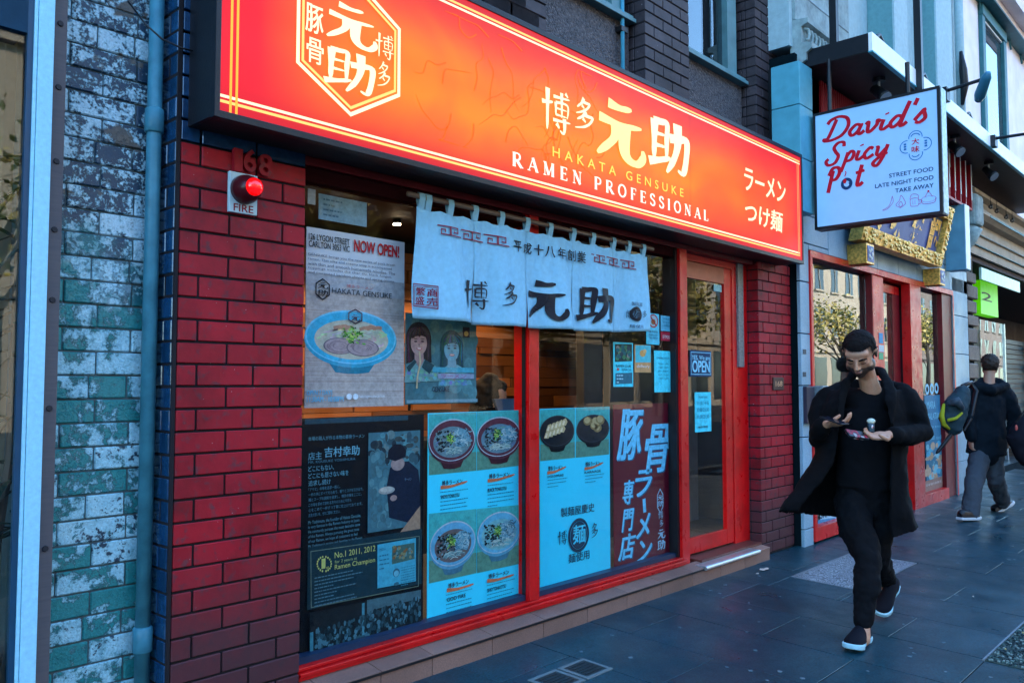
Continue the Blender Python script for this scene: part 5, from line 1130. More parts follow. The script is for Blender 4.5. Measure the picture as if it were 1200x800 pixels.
zrow = [DZT+.004, DZT+.3, DZT+.6, DZT+.9, DZT+1.2]
for r, (a, b) in enumerate(zip(zrow, zrow[1:])):
    x = GX0; first = None
    while x < GX1-.05:
        w = .62 if not (r % 2 and x == GX0) else .31; x2 = min(x+w, GX1)
        z_lo = a
        if x < DX0 and zj[-1] > a: 
            z_lo = max(a, zj[-1])
            if x2 > DX0 and z_lo < b: cl(DX0, x2, a, z_lo)
        if z_lo < b: cl(x, x2, z_lo, b)
        x = x2
q = MB(); q.box(6.722, GX0+.0, .02, .3, .05, 4.2, m_bk2); q.build('joint_channel', dv)
q = MB(); q.box(GX0+.012, 12.2, .4, 12, 0, 9, m_upb); q.build('shell', dv)
# red frames
rf = thing('shop_window', 'red-framed window and doorway of the granite shopfront behind the walking man', 'shop window', (9, 0, .1))
YR1 = YD2-.015; P_ = lambda px: FX(px, YR1, 470)
zb = .115
def bxs(name, x0, x1, y0, y1, z0, z1, m=m_redp, par=rf): q = MB(); q.box(x0, x1, y0, y1, z0, z1, m); return q.build(name, par, bevel=.003)
bxs('jamb', DX0, P_(955.5), YR1, .02, zb, DZT-.06); bxs('head', DX0, DX1, YR1, .12, DZT-.06, DZT)
X26, X40, X68, X82, X08 = P_(1028), P_(1040.5), P_(1069), P_(1082), P_(1108)
bxs('post', X26, X40, YR1+.02, .015, zb, DZT-.0605); bxs('shaded_side', X26-.012, X26-.002, YR1+.022, .015, zb, DZT-.061, m_redd)  # thin dark red sheet puts shade on the post's side face
bxs('post', X68+.02, X82, YR1, .0, .09, DZT-.0605); bxs('jamb', P_(1110), DX1, YR1+.03, .02, .09, DZT-.0605, m_redd); bxs('jamb', DX1-.05, DX1-.001, YR1-.004, YR1-.001, .09, DZT-.062)
bxs('base_rail', P_(955.5)+.001, X26-.001, YR1+.004, .1, zb, FZ(958, 618, YR1)); bxs('base_rail', X82+.001, P_(1110)-.001, YR1+.004, .1, .09, FZ(1084, 580, YR1))
zt2 = FZ(1041, 346, .1); bxs('transom', X40+.001, X68+.019, .02, .12, zt2, zt2+.09); bxs('head_infill', X40+.001, X68+.019, .06, .1, zt2+.091, DZT-.061, m_redd)
bxs('door_stile', X68-.2, X68+.019, .02, .05, .12, zt2-.001, m_redd); bxs('door_rail', X40+.001, X68-.201, .02, .05, .1, .3)
bxs('pane', P_(955.5)+.001, X26-.013, -.01, -.004, zb+.1, DZT-.062, m_glassd); bxs('pane', X40+.001, X68-.202, .03, .036, .301, zt2-.002, m_glassd); bxs('pane', X82+.001, P_(1110)-.001, -.01, -.004, .2, DZT-.062, m_glassd)
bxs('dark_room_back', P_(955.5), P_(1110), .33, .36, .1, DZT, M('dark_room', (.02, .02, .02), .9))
# posters low in those windows
t = thing('poster', 'blue and white poster low in the red-framed window behind the walking man', 'poster', (7.6, .02, .3)); board('sheet', t, 958.5, 979, 588, 617, (.35, .6, .75), -.016, .004); p = Pr(Y=-.017); p.tb('SRR', 961, 972, 597, 608, (.02, .05, .1), .03); p.ppoly([(958.5, 617.5), (958.5, 609), (979, 606), (979, 614)], (.08, .28, .5)); p.build('print', t)
t = thing('poster', 'tall blue food poster in the narrow red-framed window beside the man with the backpack', 'poster', (10.9, .015, .3)); board('sheet', t, 1083, 1108, 463, 579, (.04, .2, .34), -.016, .004); p = Pr(Y=-.017); LW = (.2, .55, .7)
p.tb('MARA', 1086, 1096, 470, 479, LW, .03); p.tb('MALATANG', 1086, 1104, 484, 492, LW, .03); p.tb('spicy soup', 1086, 1103, 499, 503, LW); p.tb('Schan', 1086, 1095, 509, 516, LW, .02); p.tb('noodle', 1097, 1104, 510, 515, LW, .02)
for k in range(60): p.pell(random.uniform(1085, 1106), random.uniform(520, 560), random.uniform(1.2, 3.2), random.uniform(2, 5), random.choice(((.08, .4, .6), (.4, .3, .2), (.5, .38, .28), (.05, .2, .3), (.2, .5, .6)))); p.lay -= .97
p.lay += 2; p.ppoly([(1083, 579), (1083, 564), (1108, 556), (1108, 571)], (.3, .2, .17)); p.tb('日本福乐麻辣烫', 1085, 1103, 567, 570, (.7, .65, .6))
p.build('print', t)
t = thing('sticker', 'row of pale oval stickers across the narrow red-framed window', 'sticker', (10.9, .0, 1.2))
for k in range(4):
    p = Pr(Y=-.012); p.pell(1086.5+k*5.5, 456-k*.6, 2.3, 6.5, (.3, .6, .75), ri=.5); p.build('oval', t)
for i, (x0, x1, y0, y1, col, lab) in enumerate(((1031.5, 1036, 390, 402, (.03, .25, .5), 'small blue sticker on the red post, uppermost of the three behind the man'), (1031, 1037, 404, 412, (.5, .55, .6), 'small white sticker on the red post, middle of the three behind the man'), (1031, 1036, 413, 421, (.1, .4, .2), 'small green and blue sticker on the red post, lowest of the three behind the man'))):
    t = thing('sticker', lab, 'sticker', (FX(1033, YR1), YR1, FZ(1033, y1, YR1))); board('sheet', t, x0, x1, y0, y1, col, YR1+.0165, .003)
# intercom box on the granite
ic = thing('intercom_box', 'grey steel intercom box with dark side plate on the narrow granite strip', 'intercom', (FX(950, -.1), -.12, FZ(945, 497, -.1)))
ya = YD2; B('dark_plate', ic, M('purple_grey_plate', (.035, .03, .05), .4), (FX(941, ya, 470), FX(949, ya, 470)+.02, ya-.035, ya-.001, FZ(941, 496, ya), FZ(941, 452.5, ya)), bevel=.004)
B('steel_box', ic, m_galv, (FX(950, ya, 470)+.02, FX(958, ya, 470)+.08, ya-.1, ya-.036+.035-.001, FZ(950, 482, ya), FZ(950, 452, ya)), bevel=.006)
B('white_strip', ic, m_white, (FX(950, ya, 470)+.03, FX(958, ya, 470)+.06, ya-.104, ya-.1005, FZ(950, 459, ya), FZ(950, 454, ya)))
for py, lab in ((412, 'small dark tag on the narrow granite strip, upper one'), (438.5, 'small dark tag on the narrow granite strip, lower one above the intercom')):
    q = MB(); u = FX(942.5, ya, py); z = FZ(942.5, py, ya); q.box(u-.03, u+.03, ya-.004, ya-.0005, z-.02, z+.02, M('dark_tag', (.03, .05, .07), .5)); q.build('wall_tag', label=lab, cat='tag')

# gilt plaque, leaning forward
gpq = thing('gilt_plaque', 'blue name board with carved gilt frame and gold characters below the hanging sign', 'plaque', (9, -.2, 2.75))
Ya = YD2-.05; pbl, pbr = F(994, 281, Ya), F(1090, 315, Ya); zbp = (pbl[1]+pbr[1])/2; TL = .24; hp = .64
m_gilt = M('carved_gilt', (.75, .45, .1), .35, .6, var=.7, scale=38, bump=1.0, bs=45)
m_plaq = M('ultramarine_board', (.03, .08, .3), .4, var=.25, scale=5)
q = MB(); y_ = lambda z, o=0: Ya-.02-(z-zbp)*TL-o
def slant(q, x0, x1, z0, z1, o0, o1, m): q.add([(x0, y_(z0, o0), z0), (x1, y_(z0, o0), z0), (x1, y_(z0, o1), z0), (x0, y_(z0, o1), z0), (x0, y_(z1, o0), z1), (x1, y_(z1, o0), z1), (x1, y_(z1, o1), z1), (x0, y_(z1, o1), z1)], [(0,1,2,3),(7,6,5,4),(4,5,1,0),(5,6,2,1),(6,7,3,2),(7,4,0,3)], m)
slant(q, pbl[0]+.1, pbr[0]-.1, zbp+.1, zbp+hp-.1, 0, .04, m_plaq); q.build('board', gpq)
for (x0, x1, z0, z1) in ((pbl[0], pbr[0], zbp, zbp+.13), (pbl[0], pbr[0], zbp+hp-.13, zbp+hp), (pbl[0], pbl[0]+.13, zbp+.131, zbp+hp-.131), (pbr[0]-.13, pbr[0], zbp+.131, zbp+hp-.131)):
    q = MB(); slant(q, x0, x1, z0, z1, -.02, .1, m_gilt); rd = random.Random(2)
    for k in range(int((x1-x0)*(z1-z0)*380)):
        x, z = rd.uniform(x0+.01, x1-.01), rd.uniform(z0+.01, z1-.01); q.ball((x, y_(z, .1), z), (rd.uniform(.015, .035), .014, rd.uniform(.012, .025)), m_gilt, nu=6, nv=4)
    q.build('frame', gpq)
n = 4
for k, ch in enumerate('大味楼記'):
    vs, fs = text_geo(ch, .05); xc_ = pbl[0]+.35+k*(pbr[0]-pbl[0]-.7)/3; q = MB(); s = .34
    for (off, mm) in ((.05, m_gilt),): q.add([(xc_+(x-.46)*s, y_(zbp+.2+z*s*1.0, off), zbp+.2+z*s*1.0) for x, z in vs], fs, mm)
    q.build('character', gpq)
for px in (1003, 1089):
    u = FX(px, Ya, 300); zc = zbp-.02; w_ = .09 if px < 1050 else .09; br = thing('plaque_bracket', 'gilt and blue carved bracket under the %s end of the blue plaque' % ('left' if px < 1050 else 'right'), 'bracket', (u, Ya, zc-.2), 'carved brackets under the plaque')
    B('block', br, m_gilt, (u-.09, u+.11, Ya-.13, YD2-.002, zc-.19, zc), bevel=.004); B('tile', br, m_plaq, (u-.07, u+.09, Ya-.134, Ya-.1305, zc-.17, zc-.02))
    q = MB()
    for a_ in range(5): q.ball((u+.01+.04*math.cos(a_*1.257), Ya-.136, zc-.095+.04*math.sin(a_*1.257)), (.02, .005, .02), M('tile_white', (.6, .62, .55), .4), nu=8, nv=5)
    q.build('flower', br)

# awning
YA = -.68; ax0 = 6.83; azt = FZ(1022, 37.5, YA); azb = FZ(1022, 58.5, YA); ax1 = 15.2
aw = thing('awning', 'flat projecting awning with white front fascia and dark soffit above the granite shopfront', 'awning', (10, -.3, azb))
B('front_fascia', aw, m_white, (ax0+.001, ax1, YA, YA+.03, azb, azt)); B('side_fascia', aw, m_black, (ax0-.0, ax0+.03, YA+.031, .2, azb+.002, azt-.002)); B('soffit', aw, M('dark_red_soffit', (.03, .012, .014), .5, var=.4), (ax0+.031, ax1, YA+.031, .2, azb+.02, azb+.05)); B('top', aw, m_galv, (ax0+.031, ax1, YA+.031, .2, azt-.03, azt-.004))
B('lip', aw, M('cyan_drip_edge', (.05, .4, .5), .3), (ax0, ax1, YA-.004, YA+.034, azb-.012, azb-.001))
for px, py0, lab in ((977.5, 50, 'left'), (1067, 90, 'right')):
    x = ax0+.42 if px < 1000 else FX(px, YA+.05, 60); y = -.25 if px < 1000 else YA-.02
    if px < 1000: x = ax0+.2; y = XP(px, 40, x)[0]
    q = MB(); w = .03; zl = azt if px < 1000 else 3.84; q.box(x-w, x+w, y-w, y+w, zl, 7, m_black); q.build('hanger_post', label='black steel hanger post above the awning, the %s one' % lab, cat='post', group='awning hanger posts')
# pale blue square column beside the awning
co = thing('column', 'pale blue boxed column between the dark brick pier and the hanging sign', 'column', (6.9, -.15, 2.6))
zc0, zc1 = FZ(935, 247, -.15), azb-.02
zz_ = [zc0+.0, zc0+.45, zc0+.9, zc1]
for a, b in zip(zz_, zz_[1:]): place(brick_mesh(.26, .25, round(b-a-.006, 3), M('bright_blue_panel', (.1, .38, .48), .4, var=.15), .004), 'panel', co, (FX(947, -.18, 200)+.0, -.05, (a+b)/2))
# dark red corrugated wall above the plaque
cw = thing('corrugated_cladding', 'dark red corrugated sheet wall under the awning', 'wall', (10, .0, 3.7))
m_cor = M('red_corrugated', (.3, .01, .015), .4, var=.2); pts = []
for k in range(int((12.0-7.2)/.05)): x = 7.2+k*.05; pts += [(x, -.1), (x+.02, -.1), (x+.027, -.07), (x+.043, -.07)]
nq = len(pts); q = MB(); q.add([(x, y, DZT+1.21) for x, y in pts]+[(x, y, azb) for x, y in pts], [(i, i+1, i+1+nq, i+nq) for i in range(nq-1)], m_cor); q.build('sheet', cw)
B('backing', cw, m_black, (7.0, 12.1, -.06, .2, DZT+1.21, azb))
# red louvre fins under the awning with pale edges
XL0, XL1 = 11.3, 12.1
lv = thing('louvre_screen', 'red vertical louvre fins with pale edges under the awning right of the hanging sign', 'screen', (11.7, -.3, 3.0))
ylf = -.28; z0_ = FZ(1125, 238, ylf)
xs = [FX(p_, ylf, 200) for p_ in (1106, 1112, 1118.5, 1125, 1131, 1137.5)]
for i, x in enumerate(xs):
    B('fin', lv, M('louvre_red', (.33, .006, .015), .4), (x, x+.03, ylf, -.11, z0_+.02, azb+.02)); B('pale_edge', lv, m_white, (x+.001, x+.029, ylf-.004, ylf-.0005, z0_+.12, z0_+.62))
for k in range(4): B('shelf_rail', lv, M('louvre_red', (.33, .006, .015), .4), (xs[0]-.25, xs[-1]+.03, ylf+.001+.04*k-.0, ylf+.03+.04*k, z0_-.01+.0*k, z0_+.019))
# boxed fin end below the louvres
bf = thing('boxed_fin', 'pale blue boxed fin hanging beside the cornice above the narrow window', 'column', (12, -.2, 2.6))
xbf = FX(1131, -.32, 280); yb0 = XP(1108, 280, xbf)[0]; B('box', bf, M('blue_grey_metal', (.12, .3, .4), .35, var=.15), (xbf, xbf+.2, -.32, max(-.1, min(.3, yb0)), FZ(1131, 315, -.32), z0_-.012), bevel=.004)
B('front_strip', bf, m_white, (xbf+.01, xbf+.19, -.326, -.3205, FZ(1131, 314, -.32), z0_-.013))
# spotlights
def spot(x, y, z, lab, s=1.0, mat_=None, yaw=0, tilt=.8):
    t = thing('spotlight', lab, 'lamp', (x, y, z)); m_ = mat_ or m_black
    q = MB(); q.cone((x, y, z), (0, 0, -1), .05*s, .05*s, .03*s, m_, 12); q.tube([(x, y, z-.03*s), (x, y, z-.1*s)], .01*s, m_alu, 6); q.build('mount', t)
    d = Vector((math.cos(yaw)*math.cos(tilt), math.sin(yaw)*math.cos(tilt), -math.sin(tilt))); c = Vector((x, y, z-.12*s)); q = MB()
    q.tube([c-d*.09*s, c-d*.07*s, c+d*.05*s, c+d*.09*s], [.02*s, .04*s, .05*s, .055*s], m_, 14); q.build('head', t, smooth=True); q = MB(); q.tube([c+d*.088*s, c+d*.094*s], [.05*s, .05*s], m_alu, 14); q.build('lens', t)
for (px, py, lab) in ((1118, 138, 'black spotlight under the awning, the one above the louvre fins'), (1158, 172, 'black spotlight under the awning, the one farther right'), (1030, 96, 'small dark spotlight in the shade under the left end of the awning')):
    zz = azb+.02; x_, z_ = F(px, py, YA+.2); spot(x_, YA+.2, azb+.018, lab, 1.1, yaw=-2.0)
for (p0, p1, lab) in (((1105, 108), (1152, 93), 'black arm holding a blue floodlight, crossing the pink wall'), ((1162, 163), (1202, 157), 'black arm above the white fascia at the right edge of the photo')):
    a_ = F(*p0, YA); x_ = a_[0]; e_ = XP(*p1, x_); t = thing('lamp_arm', lab, 'lamp', (x_, YA, a_[1])); q = MB(); q.tube([(x_, YA+.1, a_[1]-.02), (x_, YA, a_[1]), (x_, e_[0], e_[1])], .018, m_black, 8); q.build('arm', t)
    q = MB(); q.box(x_-.06, x_+.06, YA-.05, YA+.06, a_[1]-.1, a_[1]+.03, m_black); q.build('clamp', t)
    if p1[0] < 1190:
        q = MB(); d = Vector((.5, .3, -.35)).normalized(); c = Vector((x_, e_[0], e_[1]-.07)); q.tube([c-d*.16, c-d*.11, c+d*.1, c+d*.17], [.025, .045, .055, .035], M('floodlight_blue', (.03, .16, .25), .35), 12); q.build('floodlight', t, smooth=True)
        q = MB(); q.tube([(x_, e_[0], e_[1]), c], .015, m_black, 6); q.build('stem', t)
# bird-spike like hooks on the awning top
for i, (px, py) in enumerate(((1030, 36), (1082, 78), (1135, 127))):
    x_, z_ = F(px, py, YA+.08); q = MB(); q.tube([(x_-.1, YA+.08, azt), (x_-.09, YA+.08, azt+.08), (x_, YA+.08, azt+.12), (x_+.1, YA+.08, azt+.07)], .02, m_black, 7); q.build('hook', label='curved black hook on top of the awning, %s from the left' % ('first', 'second', 'third')[i], cat='hook', group='hooks on the awning', smooth=True)

# hanging sign
XH = 6.77; yh0, zh1 = XP(952, 134, XH); yh1, _ = XP(1098, 100, XH); zh0 = XP(955, 271, XH)[1]; zh0r = XP(1108, 248, XH)[1]; zh0 = (zh0+zh0r)/2; yh0 = (yh0+XP(955, 271, XH)[0])/2; yh1 = (yh1+XP(1108, 248, XH)[0])/2
hg = thing('hanging_sign', 'pale blue square hanging sign reading David\'s Spicy Pot in red script', 'sign', (XH, (yh0+yh1)/2, zh0))
fr = .022; D1 = .14
B('frame', hg, m_black, (XH, XH+D1, yh1, yh1+fr, zh0, zh1), (XH, XH+D1, yh0-fr, yh0, zh0, zh1), (XH, XH+D1, yh1+fr, yh0-fr, zh0, zh0+fr), (XH, XH+D1, yh1+fr, yh0-fr, zh1-fr, zh1))
B('face', hg, M('hanging_sign_face', (.2, .38, .58), .35, var=.05, bump=0, emit=(.16, .4, .85), es=.07), (XH+.006, XH+D1-.006, yh1+fr, yh0-fr, zh0+fr, zh1-fr))
B('side_cap', hg, M('side_cap_metal', (.25, .3, .32), .35, .4, var=.5, scale=30), (XH+.012, XH+D1-.004, yh1-.006, yh1-.0005, zh0+.01, zh1-.01))
SR, SN = (.55, .012, .03), (.012, .05, .14)
class HS(Pr): pass
def hs_print(name, fn):
    p = HS(X=XH+.0055, off=.0, step=.0007); fn(p); p.build(name, hg)
Uh = lambda f: -(yh0-fr)+f*((yh0-fr)-(yh1+fr)); Vh = lambda f: zh0+fr+f*(zh1-zh0-2*fr)
h_ = zh1-zh0
hs_print('lettering', lambda p: p.cursive("David's", Uh(.07), Vh(.755), h_*.185, SR, .16, .25, 1.08))
hs_print('lettering', lambda p: p.cursive('Spicy', Uh(.08), Vh(.535), h_*.175, SR, .16, .25, 1.0))
hs_print('lettering', lambda p: (p.cursive('P', Uh(.09), Vh(.3), h_*.19, SR, .16, .2, .75), p.cursive('t', Uh(.325), Vh(.31), h_*.19, SR, .16, .2, .8), p.ell(Uh(.265), Vh(.345), h_*.048, h_*.05, SN, ri=.5), p.stroke([(Uh(.285), Vh(.34)), (Uh(.31), Vh(.35))], h_*.02, SN), p.ell(Uh(.25), Vh(.37), h_*.014, h_*.02, SR), p.stroke([(Uh(.25), Vh(.41)), (Uh(.262), Vh(.44)), (Uh(.256), Vh(.455))], h_*.008, SR)))
hs_print('lettering', lambda p: [p.text(t, Uh(.96)-w, Uh(.96), Vh(v), Vh(v)+h_*.034, SN, .04) for t, w, v in (('STREET FOOD', h_*.33, .335), ('LATE NIGHT FOOD', h_*.44, .265), ('TAKE AWAY', h_*.285, .2))])
def crest(p):
    cu, cv, r = Uh(.83), Vh(.57), h_*.07; BLU = (.01, .16, .4)
    for dx, dy, a0 in ((0, 1, 0), (1, 0, -90), (0, -1, 180), (-1, 0, 90)): p.ell(cu+dx*r*.95, cv+dy*r*.95, r*.75, r*.75, BLU, 16, a0-10, a0+190, .88)
    p.ell(cu, cv+r*.9, r*.55, r*.5, BLU, 10, 20, 160, .8)
    p.text('大', cu-r*.42, cu+r*.42, cv+r*.1, cv+r*.8, SR, .03); p.text('味', cu-r*.42, cu+r*.42, cv-r*.8, cv-r*.08, SR, .03)
    for s in (-1, 1):
        for k in range(3): p.rect(cu+s*r*1.1-r*.14, cu+s*r*1.1+r*.14, cv-r*.35+k*r*.28, cv-r*.17+k*r*.28, BLU); p.lay -= .9
    p.ell(cu, cv-r*.9, r*.5, r*.45, BLU, 8, 210, 330, .8)
hs_print('crest', crest)
def icons(p):
    c1 = (.35, .12, .3); v = Vh(.07); s = h_*.055
    u = Uh(.58); p.stroke([(u+s, v+s*1.9), (u+s*1.1, v+s), (u+s*.3, v+s*.1), (u-s*.4, v), (u+s*.4, v+s*.4), (u+s*.8, v+s*1.1), (u+s, v+s*1.9)], .004, c1)
    u = Uh(.7); p.stroke([(u, v), (u-s*.6, v+s*.5), (u-s*.1, v+s*1.1), (u+s*.1, v+s*1.8), (u+s*.5, v+s*1.2), (u+s*.7, v+s*.5), (u, v)], .004, c1); p.stroke([(u, v+s*.1), (u-s*.2, v+s*.5), (u+s*.1, v+s*.9), (u+s*.3, v+s*.4), (u, v+s*.1)], .004, c1)
    u = Uh(.81); p.stroke([(u-s*.5, v), (u-s*.5, v+s), (u+s*.5, v+s), (u+s*.5, v), (u-s*.5, v)], .004, c1); p.stroke([(u+s*.5, v+s*.8), (u+s*.9, v+s*.7), (u+s*.8, v+s*.2), (u+s*.5, v+s*.2)], .004, c1); p.stroke([(u-s*.6, v+s*1.0), (u-s*.4, v+s*1.6), (u, v+s*1.7), (u+s*.5, v+s*1.5), (u+s*.6, v+s)], .004, c1)
    for k in (-.2, .1): p.stroke([(u+s*k, v+s*.2), (u+s*k, v+s*.8)], .003, c1)
    u = Uh(.92); p.ell(u, v+s*.7, s*1.0, s*.45, c1, 20, 0, 360, .92); p.stroke([(u-s, v+s*.7), (u-s*.7, v+s*.1), (u+s*.7, v+s*.1), (u+s, v+s*.7)], .004, c1); p.stroke([(u-s*.5, v+s*1.0), (u, v+s*1.7), (u+s*.5, v+s*1.0)], .004, c1); p.ell(u, v+s*1.8, s*.14, s*.14, SR)
hs_print('food_icons', icons)
for y in (yh0-.12, yh1+.25):
    q = MB(); q.tube([(XH+D1/2, y, zh1), (XH+D1/2, y, azb+.02 if y > YA else 4.0)], .018, m_black, 8); q.build('hanger_rod', hg)

# upper facade above the awning
uf = thing('teal_upper_wall', 'pale teal rendered upper wall with projecting fins above the awning', 'wall', (10, .1, azt))
B('wall', uf, m_teal2, (6.74, 12.3, -.02, .3, azt+.05, 9)); q = MB()
FX1 = FX(1016, -.02, 20); 
for p0, p1, p2 in ((1016, 1048, 1063), (1073, 1097, 1115)):
    x = FX(p0, -.02, 20); yf = XP(p1, 20, x)[0]; xe = FX(p2, yf, 20); B('fin', uf, m_teal, (x, xe, yf+.02, -.021, azt-.3, 9), bevel=.004); B('fin_face', uf, m_teal2, (x, xe, yf, yf+.0195, azt-.3, 9))  # darker sides put the fins' shade into the colour; fronts stay pale
# old cornice with dentils between brick pier and fins
cn = thing('stone_cornice', 'old grey stone cornice with a row of curled dentils above the awning', 'cornice', (7.4, -.05, 4.3))
m_os = M('old_stone', (.28, .36, .36), .8, var=.35, scale=12, bump=.6, bs=50)
xa_, xb_ = 6.8, FX(974, -.12, 30)
zc = FZ(950, 60, -.12)
q = MB(); prof = [(.0, zc-.3), (-.04, zc-.3), (-.06, zc-.16), (-.14, zc-.12), (-.14, zc-.06), (-.19, zc-.03), (-.19, zc+.02), (-.1, zc+.04), (-.1, zc+.18), (-.16, zc+.2), (-.16, zc+.24), (.0, zc+.26)]
q.prism(prof, xa_, xb_+.6, m_os, 'x'); q.build('moulding', cn)
k = 0; x = xa_+.04
while x < xb_+.5:
    q = MB(); q.tube([(x, -.105, zc+.17), (x+.02, -.135, zc+.16), (x+.035, -.14, zc+.12), (x+.02, -.14, zc+.07), (x+.0, -.125, zc+.065)], .014, m_os, 7); q.build('dentil', cn, smooth=True); x += .075
B('ashlar', cn, m_os, (xa_, xb_+.62, -.05, -.021, zc+.262, 6.2))
q = MB(); q.box(xa_, xb_+.6, -.054, -.051, zc+.52, zc+.53, m_bk2); q.build('joint_line', cn)

# third building: pink upper wall, cornice, rusticated pier, shopfront with green sign
X3 = GX1
tb = thing('pink_building', 'pale pink rendered upper storey with a tall dark teal window and iron wall ties', 'building', (14.5, .2, 3.2))
zco = FZ(1150, 240, -.05)
B('wall', tb, m_pink, (X3+.02, 30, .0, .4, zco+.05, 9)); B('shell', tb, m_upb, (X3+.02, 30, .401, 12, 3.4, 9))
q = MB(); x = FX(1124, -.1, 50); q.tube([(x, -.1, azt-.5), (x, -.1, 9)], .05, m_teal2, 14); q.build('drainpipe', tb, smooth=True)
q = MB(); x = FX(1129, -.1, 50); q.tube([(x, -.06, azt-.5), (x, -.06, 9)], .02, m_teal, 8); q.build('thin_pipe', tb, smooth=True)
q = MB(); x = FX(1126, -.14, 95); z = FZ(1126, 92, -.14); q.tube([(x, -.15, z+.35), (x, -.17, z+.1), (x+.05, -.17, z-.1), (x, -.15, z-.35)], [.02, .05, .05, .02], m_black, 10); q.build('vent_hood', tb, smooth=True)
wx0, wx1 = FX(1152, -.04, 100), FX(1180, -.04, 120); wzt = FZ(1152, 20, -.04); wzb = FZ(1152, 255, -.04)-.0
m_tw = M('dark_teal_moulding', (.03, .14, .16), .5, var=.2)
w3 = thing('tall_window', 'tall upstairs window with dark teal moulded surround in the pink wall', 'window', ((wx0+wx1)/2, -.02, 4))
wzs = FZ(1175, 226, -.04)
B('surround', w3, m_tw, (wx0, wx0+.16, -.06, .0, wzs, wzt), (wx1-.16, wx1, -.06, .0, wzs, wzt), (wx0, wx1, -.07, .0, wzt+.001, wzt+.16), bevel=.01)
B('inner_strip', w3, m_white, (wx0+.161, wx0+.2, -.03, .0, wzs, wzt-.03), (wx0+.161, wx1-.161, -.03, .0, wzt-.029, wzt)); B('pane', w3, m_glassd, (wx0+.2, wx1-.16, -.006, -.001, wzs, wzt-.03)); B('sill', w3, m_tw, (wx0-.15, wx1+.1, -.2, .0, wzs-.12, wzs-.001))
B('meeting_rail', w3, m_tw, (wx0+.2, wx1-.161, -.02, -.0065, wzt-1.9, wzt-1.8))
for i, (px, py) in enumerate(((1148, 7), (1166, 28), (1183, 48), (1196, 65))):
    x, z = F(px, py, -.02); q = MB(); q.tube([(x-.02, -.03, z+.14), (x-.045, -.03, z+.05), (x-.03, -.03, z-.06), (x+.03, -.03, z-.14)], .016, m_tw, 6); q.build('iron_tie', tb, smooth=True)
a_ = F(1172, 0, -.25); B('eaves_moulding', tb, m_pink, (X3+.02, 30, -.18, -.001, a_[1]+.0, a_[1]+.12), (X3+.02, 30, -.35, -.001, a_[1]+.121, a_[1]+.5)); B('eaves_line', tb, m_tw, (X3+.02, 30, -.2, -.001, a_[1]-.03, a_[1]-.001))
B('gutter', tb, M('rust_brown_gutter', (.12, .06, .05), .6), (X3+.02, 30, -.6, -.35, a_[1]+.5, a_[1]+.9))
# cornice above the third shopfront
c3 = thing('shop_cornice', 'long cream moulded cornice with a carved end block above the farthest shopfront', 'cornice', (16, -.1, 2.6))
YC = -.12; zq = FZ(1150, 262, YC); q = MB()
prof = [(.0, zq-.42), (-.05, zq-.42), (-.05, zq-.3), (-.08, zq-.29), (-.08, zq-.17), (-.11, zq-.16), (-.11, zq-.02), (-.2, zq), (-.26, zq+.05), (-.26, zq+.1), (-.12, zq+.14), (-.12, zq+.3), (-.2, zq+.33), (-.2, zq+.38), (.0, zq+.42)]
q.prism(prof, X3+.02, 30, m_cream, 'x'); q.build('moulding', c3)
for dz, w in ((-.3, .012), (-.16, .01), (.045, .03), (.12, .016), (.31, .014)):
    y = {-.3: -.083, -.16: -.113, .045: -.264, .12: -.2, .31: -.13}[dz]; B('dark_moulding', c3, m_tw, (X3+.5, 30, y, y+.03, zq+dz, zq+dz+w))
bx = FX(1143, -.3, 245); B('end_block', c3, m_os, (bx, bx+.34, -.32, .0, FZ(1143, 262, -.3), FZ(1143, 226, -.3)), bevel=.04)
q = MB(); zt_ = FZ(1143, 264, -.3); q.tube([(bx+.1, -.12, zt_), (bx+.1, -.27, zt_-.07), (bx+.1, -.2, zt_-.17), (bx+.1, -.1, zt_-.27), (bx+.1, -.14, zt_-.33)], [.1, .09, .08, .07, .04], m_os, 10); q.build('scroll_bracket', c3, smooth=True)
for i, (px, py) in enumerate(((1163, 244), (1170, 249), (1181, 256), (1188, 260))):
    x, z = F(px, py, -.22); q = MB(); q.ball((x, -.2, z+.02), (.05, .03, .03), m_bk2, nu=8, nv=6); q.ball((x+.045, -.2, z+.05), (.02, .018, .02), m_bk2, nu=6, nv=5); q.tube([(x-.04, -.2, z+.015), (x-.1, -.2, z-.0)], [.02, .006], m_bk2, 5); q.tube([(x, -.2, z), (x, -.2, zq+.4)], .005, m_bk2, 4)
    q.build('pigeon', label='small dark pigeon on the cornice, %s from the left' % ('first', 'second', 'third', 'fourth')[i], cat='pigeon', group='pigeons on the cornice', smooth=True)
# pier
pr3 = thing('rusticated_pier', 'brown rusticated stone pier between the granite wall and the farthest shopfront', 'pier', (13, -.05, .1))
px0, px1 = X3+.02, FX(1147, -.06, 440); B('core', pr3, m_joint, (px0, px1-.03, -.02, .4, .02, FZ(1140, 300, -.1)))
ys_ = [318, 333, 351, 368, 383, 403, 424, 445, 466, 487, 508, 530, 552, 574]
for i, (a, b) in enumerate(zip(ys_[1:], ys_)):
    z0, z1 = FZ(1140, a, -.08), FZ(1140, b, -.08); w = (px1-px0)*(1 if i % 2 else .85); place(brick_mesh(round(w, 2), .1, round(z1-z0-.035, 3), m_brown, .012), 'stone_block', pr3, (px0+w/2, -.03, (z0+z1)/2))
